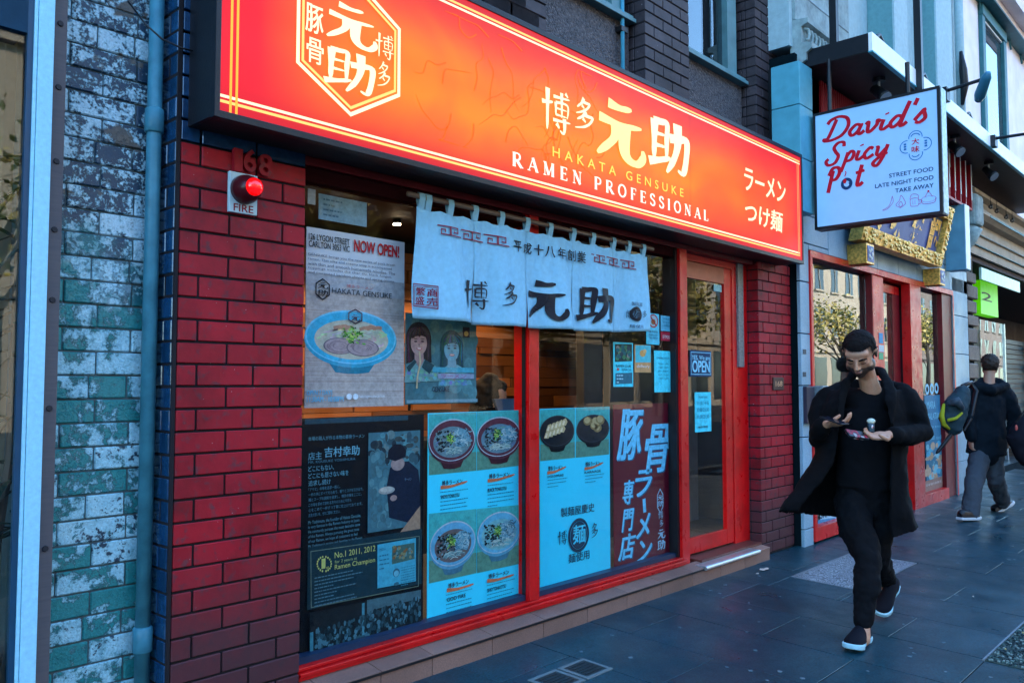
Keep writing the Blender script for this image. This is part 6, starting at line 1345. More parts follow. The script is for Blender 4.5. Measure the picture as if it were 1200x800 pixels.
# recessed shopfront
s3 = thing('far_shopfront', 'farthest shopfront with bright green box sign and dark shutters', 'shop window', (15, .4, .1))
B('jamb', s3, m_cream, (px1, px1+.07, .0, .3, .1, zq-.43)); B('ceiling', s3, M('shade_brown', (.07, .05, .05), .8), (px1+.08, 30, .0, 2.2, zq-.5, zq-.43))
B('back_wall', s3, m_brown, (px1+.08, 30, 2.2, 2.3, .1, zq-.5)); B('floor', s3, m_blst, (px1+.01, 30, .12, 2.2, .0, .1))
sx, sz = F(1168, 368, .5); xs3 = sx
gs = thing('box_sign', 'bright green box sign with a black figure 2 in the farthest shopfront', 'sign', (xs3, .5, sz))
ga, gb = FX(1149, .35, 340), FX(1169, .35, 340); gz0, gz1 = FZ(1149, 367, .35), FZ(1149, 328, .35)
B('box', gs, M('lime_green_face', (.12, .65, .01), .4, bump=0, emit=(.1, .6, .0), es=.08), (ga, gb, .35, .5, gz0, gz1)); p = Pr(Y=.348); p.tb('2', 1150, 1162, 341, 351, (.01, .03, .01), .04); p.build('figure', gs)
cpa, cpb = F(1150, 313, .0), F(1195, 330, .0); gc = thing('glass_canopy', 'pale green glass canopy blade over the farthest shop entrance', 'canopy', (cpa[0], .1, cpa[1]))
B('blade', gc, M('pale_green_glass', (.4, .6, .5), .2), (cpa[0], cpb[0], .0, .03, FZ(1150, 327, .0), cpa[1]))
fx0, fx1 = FX(1149, .6, 400), FX(1176, .6, 400); B('mirroring_pane', s3, m_glassd, (fx0, fx1, .6, .61, .3, gz0-.02)); B('window_back', s3, M('cream_painted_reflection', (.5, .42, .3), .9, var=.5, scale=6), (fx0, fx1, .9, .92, .3, gz0-.02))  # mottled cream sheet paints in the sunlit trees mirrored by the pane
B('window_frame', s3, m_alu, (fx1, fx1+.05, .58, .64, .1, gz0-.02), (fx0, fx1, .58, .62, .25, .299))
zsh = .3
while zsh < 2.2:
    B('shutter_slat', s3, M('shutter_grey', (.06, .09, .09), .5), (fx1+.06, fx1+1.6, .6, .64, zsh, zsh+.075)); zsh += .09
for i in range(6):
    for j in range(13):
        x = fx1+1.7+.5*i-(j % 2)*.25; place(brick_mesh(.48, .06, .16, m_brown, .01), 'stone_block', s3, (x+.24, .5, .2+.175*j))
# litter of colourful objects glimpsed behind
nx_ = thing('neighbour_building', 'plain brown stone building beyond the right edge of the photo', 'building', (40, .2, 0)); B('wall', nx_, m_brown, (30.02, 70, 0, 12, 0, 11)); 
lb = thing('neighbour_building', 'building that houses the shopfront at the left edge of the photo', 'building', (-6, .2, 0)); B('wall', lb, m_upb, (-14, 1.42, .51, 12, 4.21, 9), (-14, -3.01, 0, 12, 0, 4.2), (-3, 1.38, 3, 12, 0, 4.2), (-3, 1.38, .161, 3, 4.205, 4.35), (-14, 1.42, .161, .5, 4.36, 9))

# ================================================================== people
def fuse(mb, name, parent, mat, voxel=.008, smooth_it=6, label=None, mod=None, **kw):
    """one continuous surface out of overlapping closed pieces"""
    me = mb.mesh('tmp'); ob = bpy.data.objects.new('tmp', me); COL.objects.link(ob)
    r = ob.modifiers.new('r', 'REMESH'); r.mode = 'VOXEL'; r.voxel_size = voxel
    if mod:
        tx = bpy.data.textures.new('folds', 'CLOUDS'); tx.noise_scale = 1.0/mod[1]; tx.noise_depth = 2
    if smooth_it: s = ob.modifiers.new('s', 'SMOOTH'); s.factor = .5; s.iterations = smooth_it
    if mod: dm = ob.modifiers.new('d', 'DISPLACE'); dm.texture = tx; dm.texture_coords = 'LOCAL'; dm.strength = mod[0]*2.4; dm.mid_level = .5
    dg = bpy.context.evaluated_depsgraph_get(); m2 = bpy.data.meshes.new_from_object(ob.evaluated_get(dg)); bpy.data.objects.remove(ob)
    m2.transform(Matrix.Translation(-root_loc(parent)))
    m2.materials.clear(); m2.materials.append(mat); m2.name = name
    for p in m2.polygons: p.use_smooth = True
    o = bpy.data.objects.new(name, m2); COL.objects.link(o); o.parent = parent; tag(o, label); return o
def seg(mb, pts, rad, m, n=14):
    """tapered limb with rounded ends"""
    pts = [Vector(p) for p in pts]; mb.tube(pts, rad, m, n, up0=FRONT)
    for p, r in ((pts[0], rad[0]), (pts[-1], rad[-1])):
        rr = r if isinstance(r, (int, float)) else min(r); mb.ball(p, rr*.995, m, nu=12, nv=8)
def basis(f, up=Vector((0, 0, 1))):
    """columns: x = person's left, y = back, z = up, looking along f"""
    f = f.normalized(); x = (-f).cross(up).normalized()
    z = x.cross(-f).normalized(); return Matrix((x, -f, z)).transposed()
def head_geo(mb, c, B3, m, k=1.0):
    T = lambda x, y, z: c+B3@Vector((x*k, y*k, z*k))
    b = lambda p, r: mb.ball(T(*p), tuple(q*k for q in r), m, B3, 20, 14)
    b((0, .012, .03), (.074, .094, .082)); b((0, -.022, -.01), (.062, .068, .08)); b((0, -.035, -.055), (.05, .05, .052)); b((0, -.058, -.088), (.026, .024, .022))
    b((0, -.062, .036), (.058, .026, .03)); b((.034, -.052, -.018), (.022, .024, .024)); b((-.034, -.052, -.018), (.022, .024, .024))
    for s in (-1, 1): b((s*.03, -.087, .016), (.021, .007, .006)); b((s*.029, -.078, .001), (.014, .012, .009)); b((s*.052, -.02, -.055), (.02, .04, .03))
    mb.tube([T(0, -.083, .014), T(0, -.1, -.006), T(0, -.112, -.026), T(0, -.1, -.034)], [.008*k, .009*k, .0125*k, .009*k], m, 10)
    for s in (-1, 1): b((s*.012, -.097, -.029), (.008, .01, .007))
    b((0, -.088, -.05), (.023, .012, .0055)); b((0, -.086, -.06), (.02, .012, .006))
    for s in (-1, 1): b((s*.077, .008, .0), (.008, .017, .03)); b((s*.082, .015, .012), (.006, .012, .014))
def patch(body, name, mat, c, B3, test, off, k=1.0, parent=None, jit=0.0, inner=.002):
    """a shell grown from the faces of the body for hair or beard; test takes head coordinates"""
    rl = root_loc(body); me = body.data; Bi = B3.inverted(); keep = []; vin = {}
    for v in me.vertices:
        q = Bi@((v.co+rl)-c)/k
        if abs(q.x) < .12 and abs(q.y) < .14 and abs(q.z) < .14: vin[v.index] = test(q)
    for p in me.polygons:
        ds = [vin.get(i, 0) for i in p.vertices]
        if min(ds) > 0: keep.append(p)
    idx = {}; vs = []; fs = []
    for p in keep:
        f = []
        for i in p.vertices:
            if i not in idx:
                idx[i] = len(vs); v = me.vertices[i]; d = vin[i]; n = v.normal; j = noise.noise(v.co*90)*jit
                vs.append(v.co+n*(off*min(1, d)+j+.0008))
            f.append(idx[i])
        fs.append(tuple(f))
    m2 = bpy.data.meshes.new(name); m2.from_pydata(vs, [], fs); m2.materials.append(mat)
    for p in m2.polygons: p.use_smooth = True
    o = bpy.data.objects.new(name, m2); COL.objects.link(o); o.parent = parent; return o
def hand_geo(mb, w, d, pn, side, curl, m, k=1.0, thumb=.6):
    """w wrist, d towards the fingers, pn out of the palm, side towards the thumb"""
    d = d.normalized(); pn = (pn-d*pn.dot(d)).normalized(); side = (side-d*side.dot(d)-pn*side.dot(pn)).normalized()
    B3 = Matrix((side, pn, d)).transposed(); mb.ball(w+d*.05*k, (.041*k, .016*k, .052*k), m, B3, 14, 10); mb.ball(w+d*.01*k, (.027*k, .02*k, .03*k), m, B3, 12, 8)
    for i, (so, ln, r) in enumerate(((.029, .074, .0092), (.010, .082, .0096), (-.010, .076, .009), (-.028, .06, .0078))):
        p = w+d*(.088-.004*abs(i-1))*k+side*so*k; a = 0; P = [p-d*.02*k, p]
        for j, (f_, c_) in enumerate(((.44, .7), (.32, 1.0), (.24, .8))):
            a += curl[i]*c_; dirv = d*math.cos(a)+pn*math.sin(a); P.append(P[-1]+dirv*ln*f_*k)
        seg(mb, P, [r*1.05*k, r*1.05*k, r*k, r*.92*k, r*.8*k], m, 10)
    p = w+d*.025*k+side*.028*k; q1 = p+(side*.75+d*.7+pn*.25*thumb).normalized()*.036*k; q2 = q1+(d*.9+side*.15+pn*thumb).normalized()*.032*k; q3 = q2+(d*.8-side*.2+pn*thumb).normalized()*.024*k
    seg(mb, [p, q1, q2, q3], [.014*k, .0125*k, .011*k, .009*k], m, 10)
def fabric(name, col, rough=.85, bs=260, bump=.35, var=.2, sheen=0):
    if name in MC: return MC[name]
    m, t, p = nt(name); P_ = pos(t); a = nz(t, 9, 5, P_, .6, .5); b = nz(t, bs, 3, P_)
    c = mixc(t, col, ramp(t, [(.25, 1-var), (.75, 1+var)], a).outputs[0], 1.0, 'MULTIPLY'); L(t, c, p.inputs['Base Color']); p.inputs['Roughness'].default_value = rough; p.inputs['Specular IOR Level'].default_value = .12
    b1 = N(t, 'ShaderNodeBump'); b1.inputs['Strength'].default_value = bump; b1.inputs['Distance'].default_value = .012; L(t, a, b1.inputs['Height'])
    b2 = N(t, 'ShaderNodeBump'); b2.inputs['Strength'].default_value = .3; b2.inputs['Distance'].default_value = .001; L(t, b, b2.inputs['Height']); L(t, b1.outputs[0], b2.inputs['Normal']); L(t, b2.outputs[0], p.inputs['Normal'])
    if sheen: p.inputs['Sheen Weight'].default_value = sheen
    MC[name] = m; return m
def skin_mat(name, col, red, stub=False):
    m, t, p = nt(name); P_ = pos(t); n = nz(t, 45, 6, P_, .7); c = mixc(t, col, red, ramp(t, [(.35, 0), (.7, .8)], n).outputs[0]); 
    if stub:
        at = N(t, 'ShaderNodeAttribute'); at.attribute_name = 'stubble'; n9 = nz(t, 420, 3, P_); f9 = mixc(t, at.outputs['Fac'], ramp(t, [(.3, .82), (.6, 1)], n9).outputs[0], 1.0, 'MULTIPLY'); c = mixc(t, c, (.014, .009, .008), f9)
    L(t, c, p.inputs['Base Color']); p.inputs['Roughness'].default_value = .5
    p.inputs['Subsurface Weight'].default_value = .08; p.inputs['Subsurface Radius'].default_value = (.01, .004, .002); setb(t, p, nz(t, 400, 3, P_), .15, .0006); return m
def shoe(par, toe, heel, roll, up, m_up, m_sole, w=.045, name='shoe', h=.07):
    """slip-on: sole slab with rounded outline, upper shell on it"""
    toe, heel = Vector(toe), Vector(heel); ax = (toe-heel); ln = ax.length; ax.normalize(); up = (up-ax*up.dot(ax)).normalized(); sd = ax.cross(up)
    pr_ = [(0, .62), (.04, .8), (.15, .9), (.35, .82), (.55, .92), (.72, 1.08), (.85, 1.02), (.94, .8), (.985, .5), (1, .25)]
    out = [(t, k*w) for t, k in pr_]+[(t, -k*w*(.9 if .3 < t < .6 else 1)) for t, k in reversed(pr_)]
    q = MB(); n = len(out); lay = [(-.0, .97), (.006, 1.03), (.024, 1.03), (.028, .98)]; vs = []
    for hz_, s in lay:
        for t, x in out: vs.append(heel+ax*(ln*(.5+(t-.5)*s))+sd*x*s+up*(hz_+.012*max(0, t-.75)/.25))
    fs = [tuple(range(n-1, -1, -1)), tuple(3*n+i for i in range(n))]+[(j*n+i, j*n+(i+1) % n, (j+1)*n+(i+1) % n, (j+1)*n+i) for j in range(3) for i in range(n)]
    q.add(vs, fs, m_sole); o = q.build(name, par); 
    q = MB(); rings = []; N_ = 14
    prof = [(.015, .5, .05), (.06, .8, .075), (.16, .88, .078), (.3, .8, .076), (.42, .86, .072), (.55, .93, .06), (.68, 1.02, .05), (.8, 1.0, .042), (.9, .84, .034), (.97, .5, .024), (.99, .2, .012)]
    for t, k, hh in prof:
        rings.append([heel+ax*ln*t+sd*math.cos(math.pi*i/(N_-1))*k*w*.97+up*(.024+(hh*h/.07)*max(0, math.sin(math.pi*i/(N_-1)))**.75) for i in range(N_)])
    vs = [v for r in rings for v in r]; fs = [(j*N_+i, j*N_+i+1, (j+1)*N_+i+1, (j+1)*N_+i) for j in range(len(rings)-1) for i in range(N_-1)]+[tuple(range(N_))]
    q.add(vs, fs, m_up); u = q.build('upper', o if False else par, smooth=True); u.parent = o; return o
FRONT = Vector((-UX, -UY, 0)); UP = Vector((0, 0, 1)); RV = Vector((RX_, RY_, 0)); DV = Vector((UX, UY, 0))
m_skin = skin_mat('olive_skin', (.52, .28, .17), (.46, .19, .115), True); m_hair = M('black_hair', (.008, .006, .006), .8, spec=.12, bump=.8, bs=300, var=.5, scale=120); m_beard = M('dark_beard', (.02, .013, .011), .7, bump=.9, bs=350)
m_coat = fabric('black_wool_coat', (.0026, .003, .0042), .92); m_shirt = fabric('black_jersey', (.003, .0034, .005), .9); m_jean = fabric('black_denim', (.0032, .0038, .0055), .85, bump=.6)
m_shb = fabric('black_canvas', (.006, .007, .012), .85); m_sole = M('pale_blue_rubber_sole', (.35, .62, .72), .5, var=.05)

man = thing('person', 'bearded man in a long black coat walking along the pavement looking at his phone', 'person', (4.85, -1.25, GZ(-1.25)))
q = MB()
hc = AT(1007.5, 414, 4.70); hf = (-DV*.66-RV*.46-UP*.58); hf.normalize(); HB = basis(hf); hk = 1.1
head_geo(q, hc, HB, m_skin, hk)
nb_ = AT(1022, 462, 4.86); seg(q, [hc+HB@Vector((0, .03, -.03)), AT(1016, 440, 4.82), nb_], [.048, .05, .06], m_skin)
SR_, SL_ = AT(975, 467, 4.95), AT(1056, 466, 4.80); CH_ = AT(1017, 490, 4.88); PV = AT(1013, 578, 4.86)
seg(q, [SR_, AT(1017, 464, 4.93), SL_], [.042, .055, .042], m_skin); seg(q, [AT(1017, 474, 4.91), CH_, AT(1014, 540, 4.88), PV], [(.11, .07), (.12, .08), (.11, .075), (.12, .08)], m_skin, 20)
ER, WR = AT(962, 515, 4.86), AT(968, 497, 4.62); EL, WL = AT(1082, 508, 4.76), AT(1043, 509, 4.56)
seg(q, [SR_, ER, WR], [.045, .038, .024], m_skin); seg(q, [SL_, EL, WL], [.045, .038, .024], m_skin)
HR_, HL_ = AT(999, 585, 4.86), AT(1026, 585, 4.86); KR, AR = AT(1018, 655, 4.62), AT(1012, 734, 4.50); KL, AL = AT(1028, 655, 4.90), AT(1041, 692, 5.18)
seg(q, [HR_, AT(1003, 620, 4.75), KR, AR], [.066, .06, .048, .034], m_skin); seg(q, [HL_, AT(1029, 620, 4.9), KL, AT(1036, 672, 5.04), AL], [.066, .06, .046, .042, .034], m_skin)
# right hand holds the phone, left hand holds a red wallet
dR = AT(978, 495, 4.50)-WR; hand_geo(q, WR, dR*.7+RV*.1, UP*.8-DV*.1+RV*.3, -UP*.1+RV*-.6-DV*.6, (.5, .55, .6, .65), m_skin, 1.0)
dL = AT(1008, 513, 4.54)-WL; hand_geo(q, WL, dL, UP*.75-DV*.3+RV*.2, -DV*.5+UP*.5, (.35, .4, .45, .5), m_skin, 1.05)
seg(q, [AR, AT(1011, 748, 4.48)], [.034, .04], m_skin); seg(q, [AL, AT(1040, 700, 5.14)], [.034, .038], m_skin)
body = fuse(q, 'body', man, m_skin, .0048, 3)
def t_hair(v):
    if v.z < -.03 and v.y > -.03 and v.y < .06 and abs(v.x) > .06: return 0
    top = v.z-(.062 if v.y < -.045 else .062-(v.y+.045)*.9)
    side = (v.y+.005)*1.0 if abs(v.x) > .05 else 1
    f = max(0, min(1, (v.z-.052)/.012)) if v.y < -.02 else 1
    if abs(v.x) > .07 and v.z < .022: return 0
    if v.y < -.03: return max(0, min(1, (v.z-.058)/.025))
    if v.y < .0: return max(0, min(.7, (v.z-.015)/.07))
    return max(0, min(1, (v.z+.05)/.1))
hair = patch(body, 'hair', m_hair, hc, HB, t_hair, .009, hk, man, .0035)
def sm(a, b, x): t = max(0., min(1., (x-a)/(b-a))); return t*t*(3-2*t)
def t_beard(v):
    if v.z < -.13 or v.y > .05: return 0
    back = sm(-.045, -.005, v.y); lim = -.036+.052*back-.004*sm(.02, .04, abs(v.x))*(1-back)
    m = 1-sm(lim-.007, lim+.004, v.z)
    if v.y > .0: m *= 1-sm(.0, .03, v.y)*(1 if v.z < .0 else 0)
    m *= sm(-.125, -.1, v.z)
    if v.y < -.06: m *= 1-(1-sm(.014, .02, abs(v.x)))*sm(-.066, -.061, v.z)*(1-sm(-.05, -.046, v.z))
    return m
def t_fade(v):
    if v.y < -.045: return sm(.05, .062, v.z)
    return sm(-.005, .03, v.z-.02*(1 if v.y < 0 else -1)*min(1, abs(v.y)/.03))*(0 if abs(v.x) > .078 and v.z < .03 else 1)
rl = root_loc(body); at_ = body.data.attributes.new('stubble', 'FLOAT', 'POINT'); Bi = HB.inverted()
for v in body.data.vertices:
    q_ = Bi@((v.co+rl)-hc)/hk
    at_.data[v.index].value = max(t_beard(q_), .8*t_fade(q_)) if abs(q_.x) < .12 and abs(q_.y) < .14 and abs(q_.z) < .14 else 0
HT = lambda x, y, z: hc+HB@Vector((x*hk, y*hk, z*hk))
for s in (-1, 1):
    q = MB(); q.tube([HT(s*.014, -.0955, .018), HT(s*.032, -.0945, .024), HT(s*.05, -.079, .018)], [.0045, .0062, .0035], m_hair, 8); q.build('eyebrow', man, smooth=True)
    q = MB(); q.tube([HT(s*.018, -.0905, -.001), HT(s*.031, -.0918, -.004), HT(s*.044, -.083, -.001)], [.0016, .0022, .0014], m_hair, 6); q.build('eyelashes', man, smooth=True)
q = MB(); q.ball(HT(0, -.0975, -.0515), (.018, .004, .0035), M('lips', (.3, .12, .1), .45), HB, 12, 8); q.ball(HT(0, -.0965, -.0595), (.015, .004, .004), M('lips', (.3, .12, .1), .45), HB, 12, 8); q.build('lips', man, smooth=True)
# shirt
def wrinkle(a, s):
    return (a, s)
q = MB(); seg(q, [AT(1016, 482, 4.87), AT(1015, 510, 4.86), AT(1013, 545, 4.86), AT(1012, 571, 4.86)], [(.155, .115), (.16, .118), (.155, .118), (.165, .125)], m_shirt, 24); seg(q, [AT(988, 464, 4.93), AT(1000, 468, 4.89), AT(1017, 474, 4.86), AT(1036, 467, 4.86), AT(1048, 463, 4.86)], [.062, .07, .085, .07, .062], m_shirt)
fuse(q, 'shirt', man, m_shirt, .009, 5, mod=wrinkle(.008, 12))
# trousers
q = MB(); seg(q, [AT(1012, 562, 4.87), AT(1012, 586, 4.87)], [(.15, .11), (.15, .12)], m_jean, 20)
seg(q, [AT(998, 588, 4.85), AT(1003, 620, 4.75), AT(1018, 655, 4.62), AT(1016, 690, 4.55), AT(1012, 727, 4.505)], [.1, .094, .073, .066, .05], m_jean)
seg(q, [AT(1027, 588, 4.88), AT(1029, 620, 4.90), AT(1028, 655, 4.90), AT(1036, 672, 5.04), AT(1041, 683, 5.13)], [.1, .09, .071, .062, .05], m_jean)
fuse(q, 'trousers', man, m_jean, .009, 4, mod=wrinkle(.014, 13))
# coat: open sheet round the back, yoke and sleeves, thickened and fused
RG = [[(996,452,4.74),(984,455,4.80),(970,458,4.95),(985,451,5.08),(1017,447,5.08),(1048,450,5.0),(1062,457,4.82),(1048,456,4.72),(1036,453,4.70)],
      [(984,478,4.70),(968,480,4.78),(958,485,4.96),(976,488,5.12),(1015,488,5.12),(1052,488,5.04),(1070,486,4.82),(1058,486,4.70),(1044,480,4.66)],
      [(982,512,4.69),(966,515,4.78),(957,518,4.96),(976,518,5.12),(1015,518,5.12),(1050,518,5.04),(1068,514,4.82),(1060,514,4.70),(1046,514,4.66)],
      [(974,545,4.68),(952,545,4.76),(950,548,4.94),(975,550,5.12),(1013,550,5.12),(1046,550,5.05),(1063,546,4.84),(1060,547,4.70),(1045,548,4.66)],
      [(952,575,4.68),(930,574,4.74),(932,578,4.90),(965,582,5.14),(1012,582,5.16),(1046,582,5.08),(1065,580,4.86),(1064,582,4.70),(1045,585,4.66)],
      [(938,592,4.68),(918,592,4.72),(922,595,4.86),(960,600,5.16),(1012,604,5.18),(1046,608,5.1),(1068,602,4.88),(1069,606,4.70),(1045,614,4.66)],
      [(936,598,4.68),(914,599,4.72),(918,601,4.86),(958,603,5.16),(1012,612,5.2),(1046,622,5.12),(1072,617,4.88),(1074,621,4.72),(1048,631,4.66)]]
def sheet(q, RG, th, m, sub=5):
    rows = [[AT(*p) for p in r] for r in RG]
    def cr(P, n):
        Q = [P[0]]+P+[P[-1]]; o = []
        for i in range(1, len(Q)-2):
            for j in range(n):
                t = j/n; o.append(.5*((2*Q[i])+(-Q[i-1]+Q[i+1])*t+(2*Q[i-1]-5*Q[i]+4*Q[i+1]-Q[i+2])*t*t+(-Q[i-1]+3*Q[i]-3*Q[i+1]+Q[i+2])*t**3))
        o.append(P[-1]); return o
    rows = [cr(r, sub) for r in rows]; cols = [cr(list(c), 4) for c in zip(*rows)]; rows = [list(r) for r in zip(*cols)]
    n, k = len(rows[0]), len(rows); cen = [sum(r, Vector())/n for r in rows]; inn = [[p+(Vector((cen[j].x, cen[j].y, p.z))-p).normalized()*th for p in rows[j]] for j in range(k)]
    vs = [p for r in rows for p in r]+[p for r in inn for p in r]; o = n*k; fs = []
    for j in range(k-1):
        for i in range(n-1): a = j*n+i; fs += [(a, a+1, a+n+1, a+n), (o+a+n, o+a+n+1, o+a+1, o+a)]
        a = j*n; fs.append((a, a+n, o+a+n, o+a)); a = j*n+n-1; fs.append((a+n, a, o+a, o+a+n))
    for i in range(n-1): fs.append((i+1, i, o+i, o+i+1)); a = (k-1)*n+i; fs.append((a, a+1, o+a+1, o+a))
    q.add(vs, fs, m)
q = MB(); sheet(q, RG, .022, m_coat)
seg(q, [AT(974, 463, 4.96), AT(992, 458, 5.0), AT(1020, 455, 4.99), AT(1046, 458, 4.93), AT(1058, 462, 4.83)], [.062, .062, .055, .062, .062], m_coat)
seg(q, [AT(970, 466, 4.95), AT(961, 490, 4.92), AT(959, 513, 4.85), AT(961, 505, 4.72), AT(965, 499, 4.66)], [.072, .068, .062, .055, .05], m_coat)
seg(q, [AT(1061, 465, 4.81), AT(1073, 486, 4.78), AT(1081, 506, 4.75), AT(1064, 511, 4.66), AT(1048, 510, 4.58)], [.075, .072, .065, .057, .05], m_coat)
# lapels and collar
for P in ([(1001,437,4.86),(989,451,4.75),(986,470,4.70),(984,496,4.68)], [(1033,434,4.86),(1041,449,4.74),(1043,470,4.67),(1045,496,4.65)]): seg(q, [AT(*p) for p in P], [(.022, .016), (.034, .014), (.036, .012), (.014, .01)], m_coat)
seg(q, [AT(1001, 439, 4.87), AT(1008, 437, 4.97), AT(1024, 435, 4.97), AT(1034, 436, 4.88)], [.02, .027, .027, .022], m_coat)
fuse(q, 'coat', man, m_coat, .0085, 3, mod=wrinkle(.015, 8))
# shoes
shoe(man, AT(996, 763, 4.36), AT(1014, 748.5, 4.56), 0, UP+RV*-.1-DV*.15, m_shb, m_sole, .05)
shoe(man, AT(1030, 723, 4.98), AT(1047, 686, 5.16), 0, UP*.55-DV*.75-RV*.35, m_shb, m_sole, .05)
# things in his hands and pocket
pc = (AT(977, 495, 4.51)); ph = thing('phone', 'black phone held in the walking man\'s right hand', 'phone', pc); pd = (AT(987, 499, 4.44)-AT(962, 490, 4.56)).normalized(); pn_ = (UP*.85-DV*.25+RV*.15); pn_ = (pn_-pd*pn_.dot(pd)).normalized(); px_ = pd.cross(pn_)
def slabw(q, c, a, b, n, la, lb, ln, m):
    q.add([c+a*i*la+b*j*lb+n*k*ln for k in (-.5, .5) for i, j in ((-.5, -.5), (.5, -.5), (.5, .5), (-.5, .5))], [(3,2,1,0),(4,5,6,7),(0,1,5,4),(1,2,6,5),(2,3,7,6),(3,0,4,7)], m)
q = MB(); slabw(q, pc+pn_*.012, pd, px_, pn_, .145, .07, .008, m_bk2); q.build('case', ph, bevel=.003); q = MB(); slabw(q, pc+pn_*.0166, pd, px_, pn_, .135, .062, .001, M('phone_glass', (.01, .012, .02), .05, bump=0)); q.build('screen', ph)
wc = AT(1004, 509, 4.50); wl = thing('wallet', 'red and black patterned phone case held in the walking man\'s left hand', 'phone case', wc); wd = (AT(1018, 511, 4.53)-AT(992, 507, 4.49)).normalized(); wn2 = (UP*.75-DV*.6); wn2 = (wn2-wd*wn2.dot(wd)).normalized(); wx = wd.cross(wn2)
q = MB(); slabw(q, wc, wd, wx, wn2, .13, .06, .014, m_bk2); q.build('case', wl, bevel=.004); q = MB(); rd = random.Random(4)
for k in range(26): slabw(q, wc+wd*rd.uniform(-.055, .055)+wx*rd.uniform(-.022, .028)-wn2*0+(wx*0), wd, wx, wn2, rd.uniform(.008, .02), rd.uniform(.006, .014), .0165, M('red_pattern', (.35, .02, .04), .4) if rd.random() < .7 else M('pale_pattern', (.4, .35, .35), .4))
q.build('pattern', wl, kind='stuff')
bdg = thing('bottle', 'small bottle with pale green cap and round label poking up behind the man\'s left hand', 'bottle', AT(1022, 495, 4.60))
q = MB(); c0 = AT(1021, 506, 4.58); q.tube([c0, c0+UP*.045, c0+UP*.05], [.016, .017, .016], M('dark_label', (.05, .1, .14), .3), 16); q.build('neck', bdg, smooth=True)
q = MB(); q.ball(c0+UP*.06, (.023, .023, .016), M('pale_green_cap', (.55, .62, .5), .4), nu=18, nv=10); q.build('cap', bdg, smooth=True); q = MB(); q.ball(c0+UP*.03-DV*.016, (.011, .004, .011), M('white_dot', (.6, .6, .65), .4), nu=10, nv=6); q.ball(c0+UP*.027-DV*.018, (.007, .004, .006), M('red_dot', (.5, .05, .08), .4), nu=10, nv=6); q.build('round_label', bdg, smooth=True)

# man with backpack, seen from behind
p2 = thing('person', 'man seen from behind in a dark hooded jacket and grey trousers walking away', 'person', (9.75, -.7, GZ(-.7)))
m_jk = fabric('dark_navy_jacket', (.003, .007, .012), .8); m_tr = fabric('grey_trousers', (.05, .06, .075), .85, bump=.8); m_sk2 = skin_mat('fair_skin', (.42, .25, .18), (.4, .17, .12)); m_h2 = M('dark_brown_hair', (.03, .02, .016), .6, bump=.8, bs=200, var=.5, scale=60)
D2 = 8.75; q = MB(); h2 = AT(1160, 428, D2); B2 = basis((DV*.85+RV*.35)); head_geo(q, h2, B2, m_sk2, .98)
seg(q, [h2, AT(1159, 446, D2), AT(1158, 462, D2)], [.052, .055, .07], m_sk2); seg(q, [AT(1139, 458, D2), AT(1178, 460, D2)], [.06, .06], m_sk2); seg(q, [AT(1158, 465, D2), AT(1155, 525, D2)], [(.15, .1), (.14, .1)], m_sk2)
seg(q, [AT(1140, 458, D2), AT(1135, 490, D2), AT(1138, 515, D2-.05)], [.05, .04, .028], m_sk2); seg(q, [AT(1178, 460, D2), AT(1185, 492, D2+.05), AT(1183, 512, D2)], [.05, .04, .028], m_sk2)
hand_geo(q, AT(1183, 512, D2), -UP*.9+RV*-.1, -RV, DV*.6, (.5, .6, .7, .8), m_sk2); hand_geo(q, AT(1138, 515, D2-.05), -UP, RV, DV*.6, (.5, .6, .7, .8), m_sk2)
seg(q, [AT(1149, 530, D2), AT(1141, 568, 8.52), AT(1136, 604, 8.42)], [.065, .05, .036], m_sk2); seg(q, [AT(1163, 530, D2), AT(1167, 562, 8.78), AT(1175, 588, 9.06)], [.065, .05, .036], m_sk2)
b2 = fuse(q, 'body', p2, m_sk2, .0075, 2)
patch(b2, 'hair', m_h2, h2, B2, lambda v: max(0, min(1, (v.z+.06+(0 if v.y > .0 else v.y*2.2))/.03)) if not (v.y < -.02 and v.z < .045) and not (abs(v.x) > .068 and v.z < .025 and v.y < .04) else 0, .015, .98, p2, .012)
q = MB(); seg(q, [AT(1158, 466, D2), AT(1157, 490, D2), AT(1156, 532, D2)], [(.17, .12), (.185, .13), (.21, .14)], m_jk, 22); seg(q, [AT(1139, 461, D2), AT(1160, 456, D2), AT(1179, 462, D2)], [.085, .09, .085], m_jk)
seg(q, [AT(1138, 464, D2), AT(1134, 490, D2-.05), AT(1138, 512, D2-.08)], [.085, .075, .055], m_jk); seg(q, [AT(1181, 465, D2), AT(1189, 492, D2+.03), AT(1186, 513, D2)], [.085, .075, .055], m_jk)
seg(q, [AT(1143, 452, D2-.02), AT(1153, 447, D2+.08), AT(1168, 447, D2+.08), AT(1179, 452, D2-.02), AT(1162, 457, D2-.13), AT(1146, 453, D2-.06)], [.05, .05, .05, .05, .055, .05], m_jk)
fuse(q, 'jacket', p2, m_jk, .014, 4, mod=wrinkle(.014, 9))
q = MB(); seg(q, [AT(1149, 530, D2), AT(1141, 568, 8.52), AT(1137, 603, 8.42)], [.11, .088, .082], m_tr); seg(q, [AT(1163, 530, D2), AT(1167, 562, 8.78), AT(1175, 588, 9.05)], [.11, .088, .075], m_tr)
fuse(q, 'trousers', p2, m_tr, .012, 4, mod=wrinkle(.013, 12))
shoe(p2, AT(1147, 608.5, 8.45), AT(1124, 609, 8.3)+Vector((.0, .0, .0)), 0, UP, m_bk2, M('white_sole', (.5, .55, .6), .5), .05)
shoe(p2, AT(1187, 590, 9.2), AT(1166, 603, 9.02), 0, UP*.8-RV*.5, m_bk2, M('white_sole', (.5, .55, .6), .5), .05)
